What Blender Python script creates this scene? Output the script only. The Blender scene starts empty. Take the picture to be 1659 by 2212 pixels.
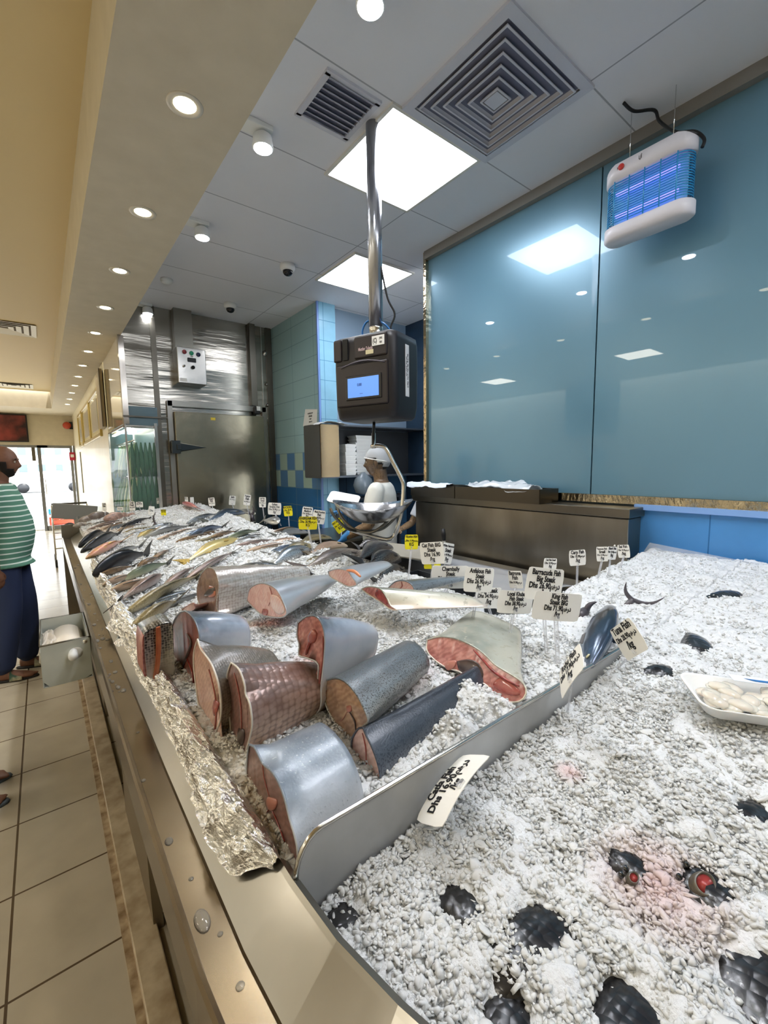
import bpy, bmesh, math, random
import numpy as np
from mathutils import Vector, Matrix

scene = bpy.context.scene
COL = scene.collection

# ------------------------------------------------------------------ camera
CAMPOS = Vector((0.0, 0.0, 1.53))
YAW, PITCH, ROLL, FPX = 0.661946026, -0.107368809, -0.0127441167, 941.35
_f = Vector((math.sin(YAW)*math.cos(PITCH), math.cos(YAW)*math.cos(PITCH), math.sin(PITCH)))
_r = Vector((math.cos(YAW), -math.sin(YAW), 0)); _u = _r.cross(_f)
CR = _r*math.cos(ROLL) + _u*math.sin(ROLL)
CU = -_r*math.sin(ROLL) + _u*math.cos(ROLL)
CF = _f
cam_data = bpy.data.cameras.new('camera')
cam = bpy.data.objects.new('camera', cam_data); COL.objects.link(cam)
cam_data.sensor_fit = 'VERTICAL'; cam_data.sensor_height = 36.0
cam_data.lens = 36.0*FPX/2212.0
cam_data.clip_start = 0.02; cam_data.clip_end = 300
mw = Matrix((CR, CU, -CF)).transposed().to_4x4(); mw.translation = CAMPOS
cam.matrix_world = mw
scene.camera = cam

# ------------------------------------------------------------------ world, exposure
world = bpy.data.worlds.new('world'); scene.world = world; world.use_nodes = True
bg = world.node_tree.nodes['Background']
bg.inputs[0].default_value = (0.86, 0.93, 1.0, 1); bg.inputs[1].default_value = 8.0
scene.view_settings.view_transform = 'Standard'
scene.view_settings.look = 'None'
scene.view_settings.gamma = 1.0
scene.view_settings.use_curve_mapping = False
scene.view_settings.exposure = 0.25
try:
    scene.cycles.use_denoising = True
    scene.cycles.max_bounces = 8; scene.cycles.diffuse_bounces = 4; scene.cycles.glossy_bounces = 4
    scene.cycles.transmission_bounces = 6; scene.cycles.transparent_max_bounces = 12
    scene.cycles.sample_clamp_indirect = 6.0
    scene.cycles.caustics_reflective = False; scene.cycles.caustics_refractive = False
except Exception: pass

def light(name, kind, loc, energy, color=(1, 1, 1), size=0.3, target=None, spot=None, blend=0.5, sy=None):
    d = bpy.data.lights.new(name, kind); d.energy = energy; d.color = color
    if kind == 'AREA':
        d.size = size
        if sy: d.shape = 'RECTANGLE'; d.size_y = sy
    elif kind == 'SUN': d.angle = size
    else: d.shadow_soft_size = size
    if spot: d.spot_size = spot; d.spot_blend = blend
    o = bpy.data.objects.new(name, d); COL.objects.link(o); o.location = loc
    if target is not None:
        o.rotation_euler = (Vector(target)-Vector(loc)).to_track_quat('-Z', 'Y').to_euler()
    return o
# sun on the street beyond the far doors
light('sun', 'SUN', (0, 20, 20), 6.0, (1, .96, .9), 0.01, target=(-4, 24, 0))
PANEL_E = 16.0     # LED ceiling panels (emission)
DOWN_E = 3.6       # soffit downlights, watts per spot
SPOT_E = 34.0      # cool adjustable spots over the counter

# ------------------------------------------------------------------ helpers
rnd = random.Random(7)
def ray(px, py):
    return CR*((px-829.5)/FPX) - CU*((py-1106)/FPX) + CF
def pl(px, py, ax, v):
    d = ray(px, py); t = (v-CAMPOS[ax])/d[ax]
    return CAMPOS + d*t
def depth(p): return (Vector(p)-CAMPOS).dot(CF)
def at_depth(px, py, dep): return CAMPOS + ray(px, py)*dep
def srgb(c):
    if isinstance(c, str):
        c = tuple(int(c[i:i+2], 16) for i in (0, 2, 4))
    o = []
    for v in c[:3]:
        v = v/255.0
        o.append(v/12.92 if v <= .04045 else ((v+.055)/1.055)**2.4)
    return (*o, 1)

MATS = {}
def mat(name, col, rough=.5, metal=0.0, spec=.5, noise=None, bump=None, emit=None, trans=0, sss=0, coat=0, alpha=1, coat_rough=.03, ior=1.45, coords='Object', aniso=0):
    """noise=(scale, colour2, sharpness, (sx,sy,sz)); bump=(scale, strength, distance, (sx,sy,sz))"""
    if name in MATS: return MATS[name]
    m = bpy.data.materials.new(name); m.use_nodes = True; nt = m.node_tree
    b = nt.nodes['Principled BSDF']; I = b.inputs
    c = srgb(col); I['Base Color'].default_value = c
    I['Roughness'].default_value = rough; I['Metallic'].default_value = metal
    I['Specular IOR Level'].default_value = spec; I['IOR'].default_value = ior
    I['Transmission Weight'].default_value = trans
    I['Coat Weight'].default_value = coat; I['Coat Roughness'].default_value = coat_rough
    I['Alpha'].default_value = alpha
    if aniso: I['Anisotropic'].default_value = aniso
    if sss:
        I['Subsurface Weight'].default_value = sss; I['Subsurface Scale'].default_value = .01
        I['Subsurface Radius'].default_value = (1, .8, .7)
    if emit: I['Emission Color'].default_value = srgb(emit[0]); I['Emission Strength'].default_value = emit[1]
    tc = nt.nodes.new('ShaderNodeTexCoord')
    def mapped(s):
        mp = nt.nodes.new('ShaderNodeMapping'); mp.inputs['Scale'].default_value = s
        nt.links.new(tc.outputs[coords], mp.inputs[0]); return mp.outputs[0]
    if noise:
        n = nt.nodes.new('ShaderNodeTexNoise'); n.inputs['Scale'].default_value = noise[0]; n.inputs['Detail'].default_value = 6
        nt.links.new(mapped(noise[3] if len(noise) > 3 else (1, 1, 1)), n.inputs['Vector'])
        r = nt.nodes.new('ShaderNodeValToRGB'); w = noise[2]
        r.color_ramp.elements[0].position = .5-w; r.color_ramp.elements[1].position = .5+w
        r.color_ramp.elements[0].color = c; r.color_ramp.elements[1].color = srgb(noise[1])
        nt.links.new(n.outputs[0], r.inputs[0]); nt.links.new(r.outputs[0], I['Base Color'])
    if bump:
        n = nt.nodes.new('ShaderNodeTexNoise'); n.inputs['Scale'].default_value = bump[0]; n.inputs['Detail'].default_value = 5
        nt.links.new(mapped(bump[3] if len(bump) > 3 else (1, 1, 1)), n.inputs['Vector'])
        bp = nt.nodes.new('ShaderNodeBump'); bp.inputs['Strength'].default_value = bump[1]; bp.inputs['Distance'].default_value = bump[2]
        nt.links.new(n.outputs[0], bp.inputs['Height']); nt.links.new(bp.outputs[0], I['Normal'])
    MATS[name] = m
    return m

def link(name, me, m=None, parent=None, smooth=False, loc=None):
    o = bpy.data.objects.new(name, me); COL.objects.link(o)
    if m is not None:
        for mm in (m if isinstance(m, (list, tuple)) else [m]): me.materials.append(mm)
    if smooth:
        me.polygons.foreach_set('use_smooth', [True]*len(me.polygons))
    if loc is not None: o.location = loc
    if parent is not None:
        o.parent = parent
        o.matrix_parent_inverse = parent_inv(parent)
    return o
def parent_inv(p):
    # nested parents are meshes whose points are already in world space
    if p.parent is not None: return Matrix.Identity(4)
    return Matrix.LocRotScale(p.location, p.rotation_euler, p.scale).inverted()
def mesh(name, verts, faces, m=None, parent=None, smooth=False):
    me = bpy.data.meshes.new(name); me.from_pydata([tuple(v) for v in verts], [], faces); me.update()
    return link(name, me, m, parent, smooth)
def from_bm(name, bm, m=None, parent=None, smooth=False):
    bmesh.ops.recalc_face_normals(bm, faces=bm.faces)
    me = bpy.data.meshes.new(name); bm.to_mesh(me); bm.free()
    return link(name, me, m, parent, smooth)
def tag(o, label, cat=None, group=None, kind=None):
    if label: o['label'] = label
    if cat: o['category'] = cat
    if group: o['group'] = group
    if kind: o['kind'] = kind
    return o
def thing(name, label, cat, loc=(0, 0, 0), group=None):
    o = bpy.data.objects.new(name, None); COL.objects.link(o); o.location = loc
    o.empty_display_size = .05
    return tag(o, label, cat, group)
def struct(o): o['kind'] = 'structure'; return o

def box_bm(bm, c, s, rot=None, bevel=0.0, seg=2):
    """box centred at c with size s, optional 3x3/4x4 rot, bevelled"""
    r = bmesh.ops.create_cube(bm, size=1.0)
    vs = r['verts']
    for v in vs: v.co = Vector((v.co.x*s[0], v.co.y*s[1], v.co.z*s[2]))
    if bevel > 0:
        es = list({e for v in vs for e in v.link_edges})
        rr = bmesh.ops.bevel(bm, geom=es, offset=bevel, segments=seg, affect='EDGES', profile=.5)
        vs = list({v for f in rr['faces'] for v in f.verts} | {v for v in vs if v.is_valid})
        # include all connected
        seen = set(vs); st = list(vs)
        while st:
            v = st.pop()
            for e in v.link_edges:
                w = e.other_vert(v)
                if w not in seen: seen.add(w); st.append(w)
        vs = list(seen)
    M3 = rot if rot is not None else Matrix.Identity(3)
    for v in vs: v.co = M3 @ v.co + Vector(c)
    return vs
def box(name, c, s, m, parent=None, rot=None, bevel=0.0, smooth=False):
    bm = bmesh.new(); box_bm(bm, c, s, rot, bevel)
    return from_bm(name, bm, m, parent, smooth)
def boxes(name, lst, m, parent=None, bevel=0.0):
    bm = bmesh.new()
    for it in lst: box_bm(bm, it[0], it[1], it[2] if len(it) > 2 else None, bevel)
    return from_bm(name, bm, m, parent)
def quad(name, pts, m, parent=None, thick=0.0):
    if thick:
        p = [Vector(q) for q in pts]; n = (p[1]-p[0]).cross(p[2]-p[1]).normalized()*thick
        k = len(p); v = p+[q-n for q in p]
        f = [tuple(range(k)), tuple(range(2*k-1, k-1, -1))]+[(i, i+k, (i+1) % k+k, (i+1) % k) for i in range(k)]
        bm = bmesh.new(); bv = [bm.verts.new(q) for q in v]
        for ff in f: bm.faces.new([bv[i] for i in ff])
        return from_bm(name, bm, m, parent)
    return mesh(name, pts, [tuple(range(len(pts)))], m, parent)
def tube_data(pts, r, n=10, cap=True, closed=False):
    P = [Vector(p) for p in pts]; k = len(P); V = []; F = []
    rs = r if isinstance(r, (list, tuple)) else [r]*k
    prev = None
    for i, p in enumerate(P):
        if closed: t = (P[(i+1) % k]-P[i-1])
        else: t = P[min(i+1, k-1)]-P[max(i-1, 0)]
        t.normalize()
        if prev is None:
            a = Vector((0, 0, 1)) if abs(t.z) < .9 else Vector((1, 0, 0))
            x = t.cross(a).normalized()
        else:
            x = (prev-t*prev.dot(t)).normalized()
        prev = x; y = t.cross(x)
        for j in range(n):
            an = 2*math.pi*j/n
            V.append(p+(x*math.cos(an)+y*math.sin(an))*rs[i])
    for i in range(k if closed else k-1):
        for j in range(n):
            a = i*n+j; b = i*n+(j+1) % n; i2 = (i+1) % k
            F.append((a, b, i2*n+(j+1) % n, i2*n+j))
    if cap and not closed:
        F.append(tuple(range(n-1, -1, -1))); F.append(tuple((k-1)*n+j for j in range(n)))
    return V, F
def tube(name, pts, r, m, parent=None, n=10, closed=False, smooth=True):
    V, F = tube_data(pts, r, n, True, closed)
    return mesh(name, V, F, m, parent, smooth)
def multi(name, parts, m, parent=None, smooth=True):
    V = []; F = []
    for v, f in parts:
        o = len(V); V += list(v); F += [tuple(i+o for i in g) for g in f]
    return mesh(name, V, F, m, parent, smooth)
def smooth_path(pts, sub=6):
    P = [Vector(p) for p in pts]; out = []
    for i in range(len(P)-1):
        p0 = P[max(i-1, 0)]; p1 = P[i]; p2 = P[i+1]; p3 = P[min(i+2, len(P)-1)]
        for k in range(sub):
            t = k/sub
            out.append(.5*((2*p1)+(-p0+p2)*t+(2*p0-5*p1+4*p2-p3)*t*t+(-p0+3*p1-3*p2+p3)*t**3))
    out.append(P[-1]); return out
def lathe_data(prof, c, n=32, axis=(0, 0, 1), sx=1.0, sy=1.0):
    ax = Vector(axis).normalized(); a = Vector((1, 0, 0)) if abs(ax.x) < .9 else Vector((0, 1, 0))
    x = (a-ax*a.dot(ax)).normalized(); y = ax.cross(x); V = []; F = []
    for r, h in prof:
        for j in range(n):
            t = 2*math.pi*j/n
            V.append(Vector(c)+x*(r*math.cos(t)*sx)+y*(r*math.sin(t)*sy)+ax*h)
    k = len(prof)
    for i in range(k-1):
        for j in range(n): F.append((i*n+j, i*n+(j+1) % n, (i+1)*n+(j+1) % n, (i+1)*n+j))
    if prof[0][0] > 1e-6: F.append(tuple(range(n-1, -1, -1)))
    if prof[-1][0] > 1e-6: F.append(tuple((k-1)*n+j for j in range(n)))
    return V, F
def lathe(name, prof, c, m, parent=None, n=32, axis=(0, 0, 1), smooth=True, sx=1.0, sy=1.0):
    V, F = lathe_data(prof, c, n, axis, sx, sy)
    return mesh(name, V, F, m, parent, smooth)
_fcount = [0]
def text_mesh(s, size, xs=.62, bold=.02, extrude=.0003):
    cu = bpy.data.curves.new('lettering', 'FONT'); cu.body = s; cu.size = size; cu.align_x = 'CENTER'; cu.align_y = 'CENTER'
    cu.offset = bold*size; cu.extrude = extrude; cu.resolution_u = 3
    o = bpy.data.objects.new('lettering', cu); COL.objects.link(o)
    bpy.context.view_layer.update()
    me = bpy.data.meshes.new_from_object(o.evaluated_get(bpy.context.evaluated_depsgraph_get()))
    V = [(v.co.x*xs, v.co.y, v.co.z) for v in me.vertices]; F = [tuple(p.vertices) for p in me.polygons]
    bpy.data.objects.remove(o); bpy.data.curves.remove(cu); bpy.data.meshes.remove(me)
    return V, F
def text_on(name, lines, origin, X, Y, m, parent, xs=.62, bold=.02, off=.001, bend=None):
    """lines=[(text, cx, cy, size)] laid out in the plane origin+X*x+Y*y"""
    X = Vector(X).normalized(); Y = Vector(Y).normalized(); N = X.cross(Y); V = []; F = []
    for (s, cx, cy, sz) in lines:
        v, f = text_mesh(s, sz, xs, bold); o = len(V)
        for (a, b, c) in v:
            px, py = a+cx, b+cy; nz = off+c
            if bend: nz += bend(px)
            V.append(Vector(origin)+X*px+Y*py+N*nz)
        F += [tuple(i+o for i in g) for g in f]
    return mesh(name, V, F, m, parent)
# value noise (vectorised)
def vnoise(x, y, seed=0):
    xi = np.floor(x).astype(np.int64); yi = np.floor(y).astype(np.int64); xf = x-xi; yf = y-yi
    def h(a, b):
        n = (a*374761393+b*668265263+seed*974634777) & 0x7fffffff
        n = ((n ^ (n >> 13))*1274126177) & 0x7fffffff
        return ((n ^ (n >> 16)) & 0xffff)/65535.0
    u = xf*xf*(3-2*xf); v = yf*yf*(3-2*yf)
    return (h(xi, yi)*(1-u)+h(xi+1, yi)*u)*(1-v)+(h(xi, yi+1)*(1-u)+h(xi+1, yi+1)*u)*v
def fbm(x, y, oct=4, seed=0):
    s = 0; a = .5; x = np.asarray(x, float); y = np.asarray(y, float)
    for k in range(oct): s = s+a*vnoise(x*2**k, y*2**k, seed+k*17); a *= .5
    return s
# ------------------------------------------------------------------ shared materials
STEEL = mat('brushed_steel', 'a9a59c', .28, 1.0, noise=(3, '8f8b83', .25, (1, 1, 1)), bump=(2.2, .25, .02), coords='Object')
STEEL_D = mat('dark_steel', '6f6b62', .32, 1.0, noise=(4, '5a564e', .3))
STEEL_L = mat('bright_steel', 'cfccc5', .18, 1.0)
CHROME = mat('chrome', 'd8d8d8', .08, 1.0)
WHITE = mat('white_plastic', 'e9e9e6', .4)
BLACK = mat('black_plastic', '141416', .45)
# ================================================================== STRUCTURE
H_CEIL, H_SOF = 3.2, 2.86
def tile_mat(name, c1, grout, sx, sy, off=(0, 0), axes='XY', gw=.006, rough=.25, offset=0.0, var=None, coat=0, mul=.35):
    m = bpy.data.materials.new(name); m.use_nodes = True; nt = m.node_tree; b = nt.nodes['Principled BSDF']
    tc = nt.nodes.new('ShaderNodeTexCoord'); sp = nt.nodes.new('ShaderNodeSeparateXYZ'); nt.links.new(tc.outputs['Object'], sp.inputs[0])
    cb = nt.nodes.new('ShaderNodeCombineXYZ')
    nt.links.new(sp.outputs['XYZ'.index(axes[0])], cb.inputs[0]); nt.links.new(sp.outputs['XYZ'.index(axes[1])], cb.inputs[1])
    mp = nt.nodes.new('ShaderNodeMapping'); mp.inputs['Location'].default_value = (-off[0], -off[1], 0)
    nt.links.new(cb.outputs[0], mp.inputs[0])
    br = nt.nodes.new('ShaderNodeTexBrick'); br.offset = offset; br.squash = 1; br.inputs['Scale'].default_value = 1
    br.inputs['Brick Width'].default_value = sx; br.inputs['Row Height'].default_value = sy; br.inputs['Mortar Size'].default_value = gw
    br.inputs['Mortar Smooth'].default_value = .1
    br.inputs['Color1'].default_value = srgb(c1); br.inputs['Color2'].default_value = srgb(var or c1); br.inputs['Mortar'].default_value = srgb(grout)
    nt.links.new(mp.outputs[0], br.inputs['Vector'])
    nz = nt.nodes.new('ShaderNodeTexNoise'); nz.inputs['Scale'].default_value = 5; nz.inputs['Detail'].default_value = 8
    nt.links.new(tc.outputs['Object'], nz.inputs[0])
    mx = nt.nodes.new('ShaderNodeMixRGB'); mx.blend_type = 'MULTIPLY'; mx.inputs[0].default_value = mul
    nt.links.new(br.outputs[0], mx.inputs[1]); nt.links.new(nz.outputs[0], mx.inputs[2]); nt.links.new(mx.outputs[0], b.inputs['Base Color'])
    b.inputs['Roughness'].default_value = rough; b.inputs['Coat Weight'].default_value = coat
    bp = nt.nodes.new('ShaderNodeBump'); bp.inputs['Strength'].default_value = .4; bp.inputs['Distance'].default_value = .002; bp.invert = True
    nt.links.new(br.outputs['Fac'], bp.inputs['Height']); nt.links.new(bp.outputs[0], b.inputs['Normal'])
    return m
FLOOR_M = tile_mat('floor_tile', 'c6bba6', '5e4d3a', .8, .405, (-.198, .735), gw=.004, rough=.22)
struct(mesh('floor', [(-5, -4, 0), (3.6, -4, 0), (3.6, 14, 0), (-5, 14, 0)], [(0, 1, 2, 3)], FLOOR_M))
CEIL_M = tile_mat('ceiling_panels', 'e6e6ea', 'a3a4aa', 1.2, .6, (.835, .5), gw=.004, rough=.6, mul=.05)
PLAST = mat('plaster_cream', 'c6bca6', .6, noise=(9, 'd2c8b2', .3))
PLASTY = mat('plaster_recess', 'd9c596', .6)
SOFX0, SOFX1 = .27, .725
# upper ceiling over the counter, with openings left for nothing: lamps are flush boxes below it
struct(box('ceiling', (2.35, 1.0, H_CEIL+.05), (3.3, 10.0, .1), CEIL_M))
struct(box('trim_1', ((SOFX0+SOFX1)/2, 4.85, H_SOF+.25), (SOFX1-SOFX0, 17.8, .5), PLAST))       # long soffit
struct(box('trim_2', (-2.1, 4.0, 3.2+.05), (4.8, 16.2, .1), PLASTY))                              # raised cream ceiling above the aisle
struct(box('trim_3', (-2.1, 12.95, H_SOF+.25), (4.74, 1.5, .5), PLAST))                           # dropped band at the far wall
# far wall with glazed doors
FY = 13.7
W = PLAST
def wall_box(name, x0, x1, y0, y1, z0, z1, m): return struct(box(name, ((x0+x1)/2, (y0+y1)/2, (z0+z1)/2), (x1-x0, y1-y0, z1-z0), m))
wall_box('wall_far', -5, .75, FY, FY+.15, 2.12, 3.4, W)
wall_box('wall_far', -5, -3.4, FY, FY+.15, 0, 2.12, W)
wall_box('wall_left', -5.1, -5, -4, 13.7, 0, 3.4, W)
wall_box('wall_near', -5, 3.6, -4.1, -4, 0, 3.4, W)
# white laminate wall running away from the cold room
LAM = mat('white_laminate', 'd9cfb0', .4, noise=(2.0, 'e6dcc0', .3, (1, 8, .3)), coat=.1)
wall_box('wall_aisle', .70, .80, 6.62, FY+.15, 0, H_SOF, LAM)
# glass double doors
FR = mat('door_frame_metal', '8d8f92', .35, .8)
GL = mat('clear_glass', 'ffffff', .02, trans=1.0, ior=1.05, alpha=.25)
d = struct(boxes('door_1', [((-.02, FY+.05, 1.06), (.07, .06, 2.12)), ((.62, FY+.05, 1.06), (.06, .06, 2.12)), ((.3, FY+.05, 2.09), (.6, .06, .07)), ((.3, FY+.05, .06), (.6, .06, .12))], FR))
quad('pane', [(.02, FY+.05, .12), (.59, FY+.05, .12), (.59, FY+.05, 2.06), (.02, FY+.05, 2.06)], GL, d, thick=.008)
tube('handle', [(.05, FY-.02, .9), (.05, FY-.06, .92), (.05, FY-.06, 1.28), (.05, FY-.02, 1.3)], .012, CHROME, d)
d = struct(boxes('door_2', [((-3.37, FY+.05, 1.06), (.06, .06, 2.12)), ((-1.6, FY+.05, 2.09), (3.5, .06, .06)), ((-1.7, FY+.05, 1.06), (.07, .06, 2.12))], FR))
quad('pane', [(-3.33, FY+.05, .05), (-1.74, FY+.05, .05), (-1.74, FY+.05, 2.06), (-3.33, FY+.05, 2.06)], GL, d, thick=.008)
box('closer', (-.13, FY-.0, 1.9), (.07, .06, .32), mat('closer_bronze', '6b6558', .4, .6), d)
wall_box('trim_4', .66, .70, FY-.0, FY+.12, 0, 2.12, FR)

# ---- outside: street
ASPH = mat('asphalt', '8a8a88', .9)
PAVE = mat('pavement', 'c9c4ba', .9)
struct(mesh('ground', [(-60, 13.86, -.02), (60, 13.86, -.02), (60, 150, -.02), (-60, 150, -.02)], [(0, 1, 2, 3)], ASPH))
struct(box('pavement', (0, 15.6, -.005), (60, 3.4, .05), PAVE))
def building(x, y, w, dd, h, col, lab, nx, nz, rng):
    b = thing('building', lab, 'building', (x, y, 0))
    m = mat('render_'+col, col, .8); gm = mat('window_dark', '5f6a70', .2)
    box('wall', (x, y, h/2), (w, dd, h), m, b)
    bm = bmesh.new()
    for i in range(nx):
        for j in range(nz):
            box_bm(bm, (x-w/2+w*(i+.5)/nx, y-dd/2-.03, h*(j+.6)/nz), (w/nx*.45, .1, h/nz*.45))
    from_bm('window', bm, gm, b)['kind'] = 'stuff'
    box('parapet', (x, y-dd/2-.05, h+.2), (w+.3, .4, .5), m, b)
building(-22, 95, 20, 12, 18, 'd9cfbe', 'pale beige block of flats across the street, left of the glass door', 8, 6, rnd)
building(0, 100, 17, 12, 20, 'cfc8bd', 'pale block of flats seen straight through the glass door', 7, 7, rnd)
building(20, 98, 18, 12, 15, 'e0d8ca', 'low cream building across the street at the right of the doorway', 7, 5, rnd)
def car(x, y, col, lab, rz=0):
    c = thing('car', lab, 'car', (x, y, 0), 'cars parked across the street')
    pm = mat('car_'+col, col, .3, .3, coat=.5); gm = mat('car_glass', '33393d', .1)
    prof = [(-2.2, .35), (-2.2, .8), (-1.5, .92), (-.9, 1.38), (.7, 1.42), (1.3, .98), (2.15, .85), (2.2, .35)]
    V = []; F = []
    for s in (-.85, .85): V += [(x+px_, y+s*(1 if pz < 1.0 else .82), pz) for px_, pz in prof]
    k = len(prof); F = [tuple(range(k)), tuple(range(2*k-1, k-1, -1))]+[(i, i+k, (i+1) % k+k, (i+1) % k) for i in range(k)]
    bm = bmesh.new(); bv = [bm.verts.new(q) for q in V]
    for f in F: bm.faces.new([bv[i] for i in f])
    from_bm('body', bm, pm, c)
    quad('window', [(x-1.3, y-.80, .95), (x+1.1, y-.80, .95), (x+.62, y-.72, 1.34), (x-.85, y-.72, 1.32)], gm, c, thick=.02)
    for wx in (-1.35, 1.35): lathe('wheel', [(0, -.1), (.32, -.1), (.32, .1), (0, .1)], (x+wx, y-.8, .32), BLACK, c, 20, (0, 1, 0))
for i, (x, y, cc, lb) in enumerate([(-9, 40, 'e6e6e6', 'white saloon car parked at the far left of the street'), (-4.2, 42, 'b9bcc0', 'silver car parked behind the customer\'s chin'), (.3, 38, 'dcdcdc', 'pale car parked in view through the glass door'), (5.2, 42, 'b5332c', 'red car at the right of the doorway'), (2.6, 52, 'a8adb3', 'grey car in the second parked row'), (-7.5, 54, 'd0cfcb', 'cream car in the second parked row at the left')]):
    car(x, y, cc, lb)
# painted delivery crate stack behind the door glass
cr = thing('crate', 'blue and red plastic crate standing outside behind the glass door', 'crate', (.3, 14.5, 0))
box('body', (.35, 14.6, .18), (.6, .4, .30), mat('crate_red', 'd9553f', .5), cr, bevel=.01)
box('lid', (.35, 14.6, .42), (.6, .4, .14), mat('crate_blue', '3fa9c9', .5), cr, bevel=.01)
box('label_strip', (.35, 14.395, .3), (.6, .01, .06), WHITE, cr)

# ---- cold room wall (steel), y = 5.2
CY = 5.2
CRM = mat('cold_room_steel', 'a09c93', .2, 1.0, noise=(2.5, '88847a', .3), bump=(1.0, .5, .05, (.35, 1, 3.5)))
wall_box('wall_back', .985, 2.335, CY, CY+.1, 0, H_CEIL, CRM)
wall_box('wall_back_left', .70, .985, CY, CY+.1, 1.95, H_CEIL, CRM)
def stripv(name, x, z0, z1, w=.045, dpt=.012, m=None, y=None): return struct(box(name, (x, (y or CY)-dpt/2, (z0+z1)/2), (w, dpt, z1-z0), m or STEEL_D))
stripv('trim_5', 1.02, 0, H_CEIL, .05)
stripv('trim_6', .985, 0, 2.0, .03, .02, STEEL_L)
stripv('trim_7', 2.29, 0, H_CEIL, .07)
stripv('trim_8', 2.12+.08, 0, H_CEIL, .012, .006, STEEL_L)
struct(box('trim_9', (1.02, CY-.02, 2.06), (.66, .03, .015), STEEL_D))
d = struct(box('door_3', (1.66, CY-.045, 1.065), (1.0, .09, 2.13), mat('door_steel', 'a39b86', .26, .95, noise=(2.2, '837b68', .28), bump=(1.5, .3, .05)), bevel=.006))
boxes('door_frame', [((1.13, CY-.02, 1.12), (.05, .04, 2.25)), ((2.19, CY-.02, 1.12), (.05, .04, 2.25)), ((1.66, CY-.02, 2.22), (1.1, .04, .06))], STEEL, d)
hm = mat('hinge_metal', '4b4f50', .25, .9)
hx, hz = 1.15, 1.75
boxes('hinge', [((hx-.0, CY-.1, hz), (.09, .05, .14)), ((hx+.03, CY-.125, hz), (.05, .03, .06))], hm, d, bevel=.006)
mesh('hinge_strap', [(hx+.04, CY-.1, hz+.05), (hx+.04, CY-.1, hz-.05), (hx+.32, CY-.1, hz), (hx+.04, CY-.125, hz+.04), (hx+.04, CY-.125, hz-.04), (hx+.31, CY-.115, hz)], [(0, 1, 2), (3, 5, 4), (0, 3, 4, 1), (1, 4, 5, 2), (2, 5, 3, 0)], hm, d)
box('label_sticker', (1.56, CY-.092, 2.07), (.05, .002, .03), mat('yellow_sticker', 'd9c23c', .5), d)

# control box with cable duct
cb = thing('control_box', 'steel control box with three round lamps mounted beside the cold room door', 'control box', (1.345, CY, 2.42))
box('housing', (1.345, CY-.09, 2.605), (.29, .18, .37), mat('control_steel', 'b0aea8', .25, 1.0, bump=(2, .3, .03)), cb, bevel=.006)
for i, (nm, cc) in enumerate([('indicator_lamp', '8c2f3a'), ('indicator_lamp', '2f9c78'), ('indicator_lamp', '2a2f55')]):
    lathe(nm, [(.022, 0), (.022, .008), (.016, .012), (.012, .02), (0, .022)], (1.275+.07*i, CY-.18, 2.74-.004*i), mat('lamp_'+cc, cc, .25, coat=.5), cb, 20, (0, -1, 0))
box('display', (1.345, CY-.183, 2.665), (.085, .006, .045), BLACK, cb, bevel=.002)
lathe('selector_knob', [(.018, 0), (.018, .02), (0, .022)], (1.352, CY-.18, 2.59), BLACK, cb, 18, (0, -1, 0))
lathe('key_switch', [(.013, 0), (.013, .012), (0, .014)], (1.262, CY-.18, 2.595), CHROME, cb, 18, (0, -1, 0))
box('sticker', (1.25, CY-.181, 2.452), (.07, .002, .035), WHITE, cb)
text_on('lettering', [('TEMP', 0, 0, .018)], (1.345, CY-.18, 2.702), (1, 0, 0), (0, 0, 1), BLACK, cb)
box('cable_duct', (1.3, CY-.05, 2.995), (.18, .1, .41), mat('duct_steel', '8b887f', .3, 1.0), cb)
cd = thing('conduit', 'vertical steel conduit ending in a small black and white sensor above the cold room door', 'conduit', (2.07, CY, 2.25))
box('channel', (2.07, CY-.03, 2.73), (.07, .06, .94), mat('duct_steel2', '77736a', .3, 1.0), cd)
box('sensor', (2.085, CY-.06, 2.2), (.07, .07, .09), BLACK, cd, bevel=.008)
box('sensor_face', (2.095, CY-.098, 2.22), (.045, .006, .05), WHITE, cd)
for z, r in ((2.9, .035), (2.53, .02), (2.28, .02)):
    tag(lathe('pipe_flange', [(r, 0), (r, .008), (r*.4, .012), (r*.35, .03), (0, .03)], (2.245, CY-.002, z), CHROME, None, 20, (0, -1, 0)),
        'small round chrome flange on the steel wall, %s of the three by the tiled corner' % {2.9: 'topmost', 2.53: 'middle', 2.28: 'lowest'}[z], 'flange', 'chrome flanges on the steel wall')

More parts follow.
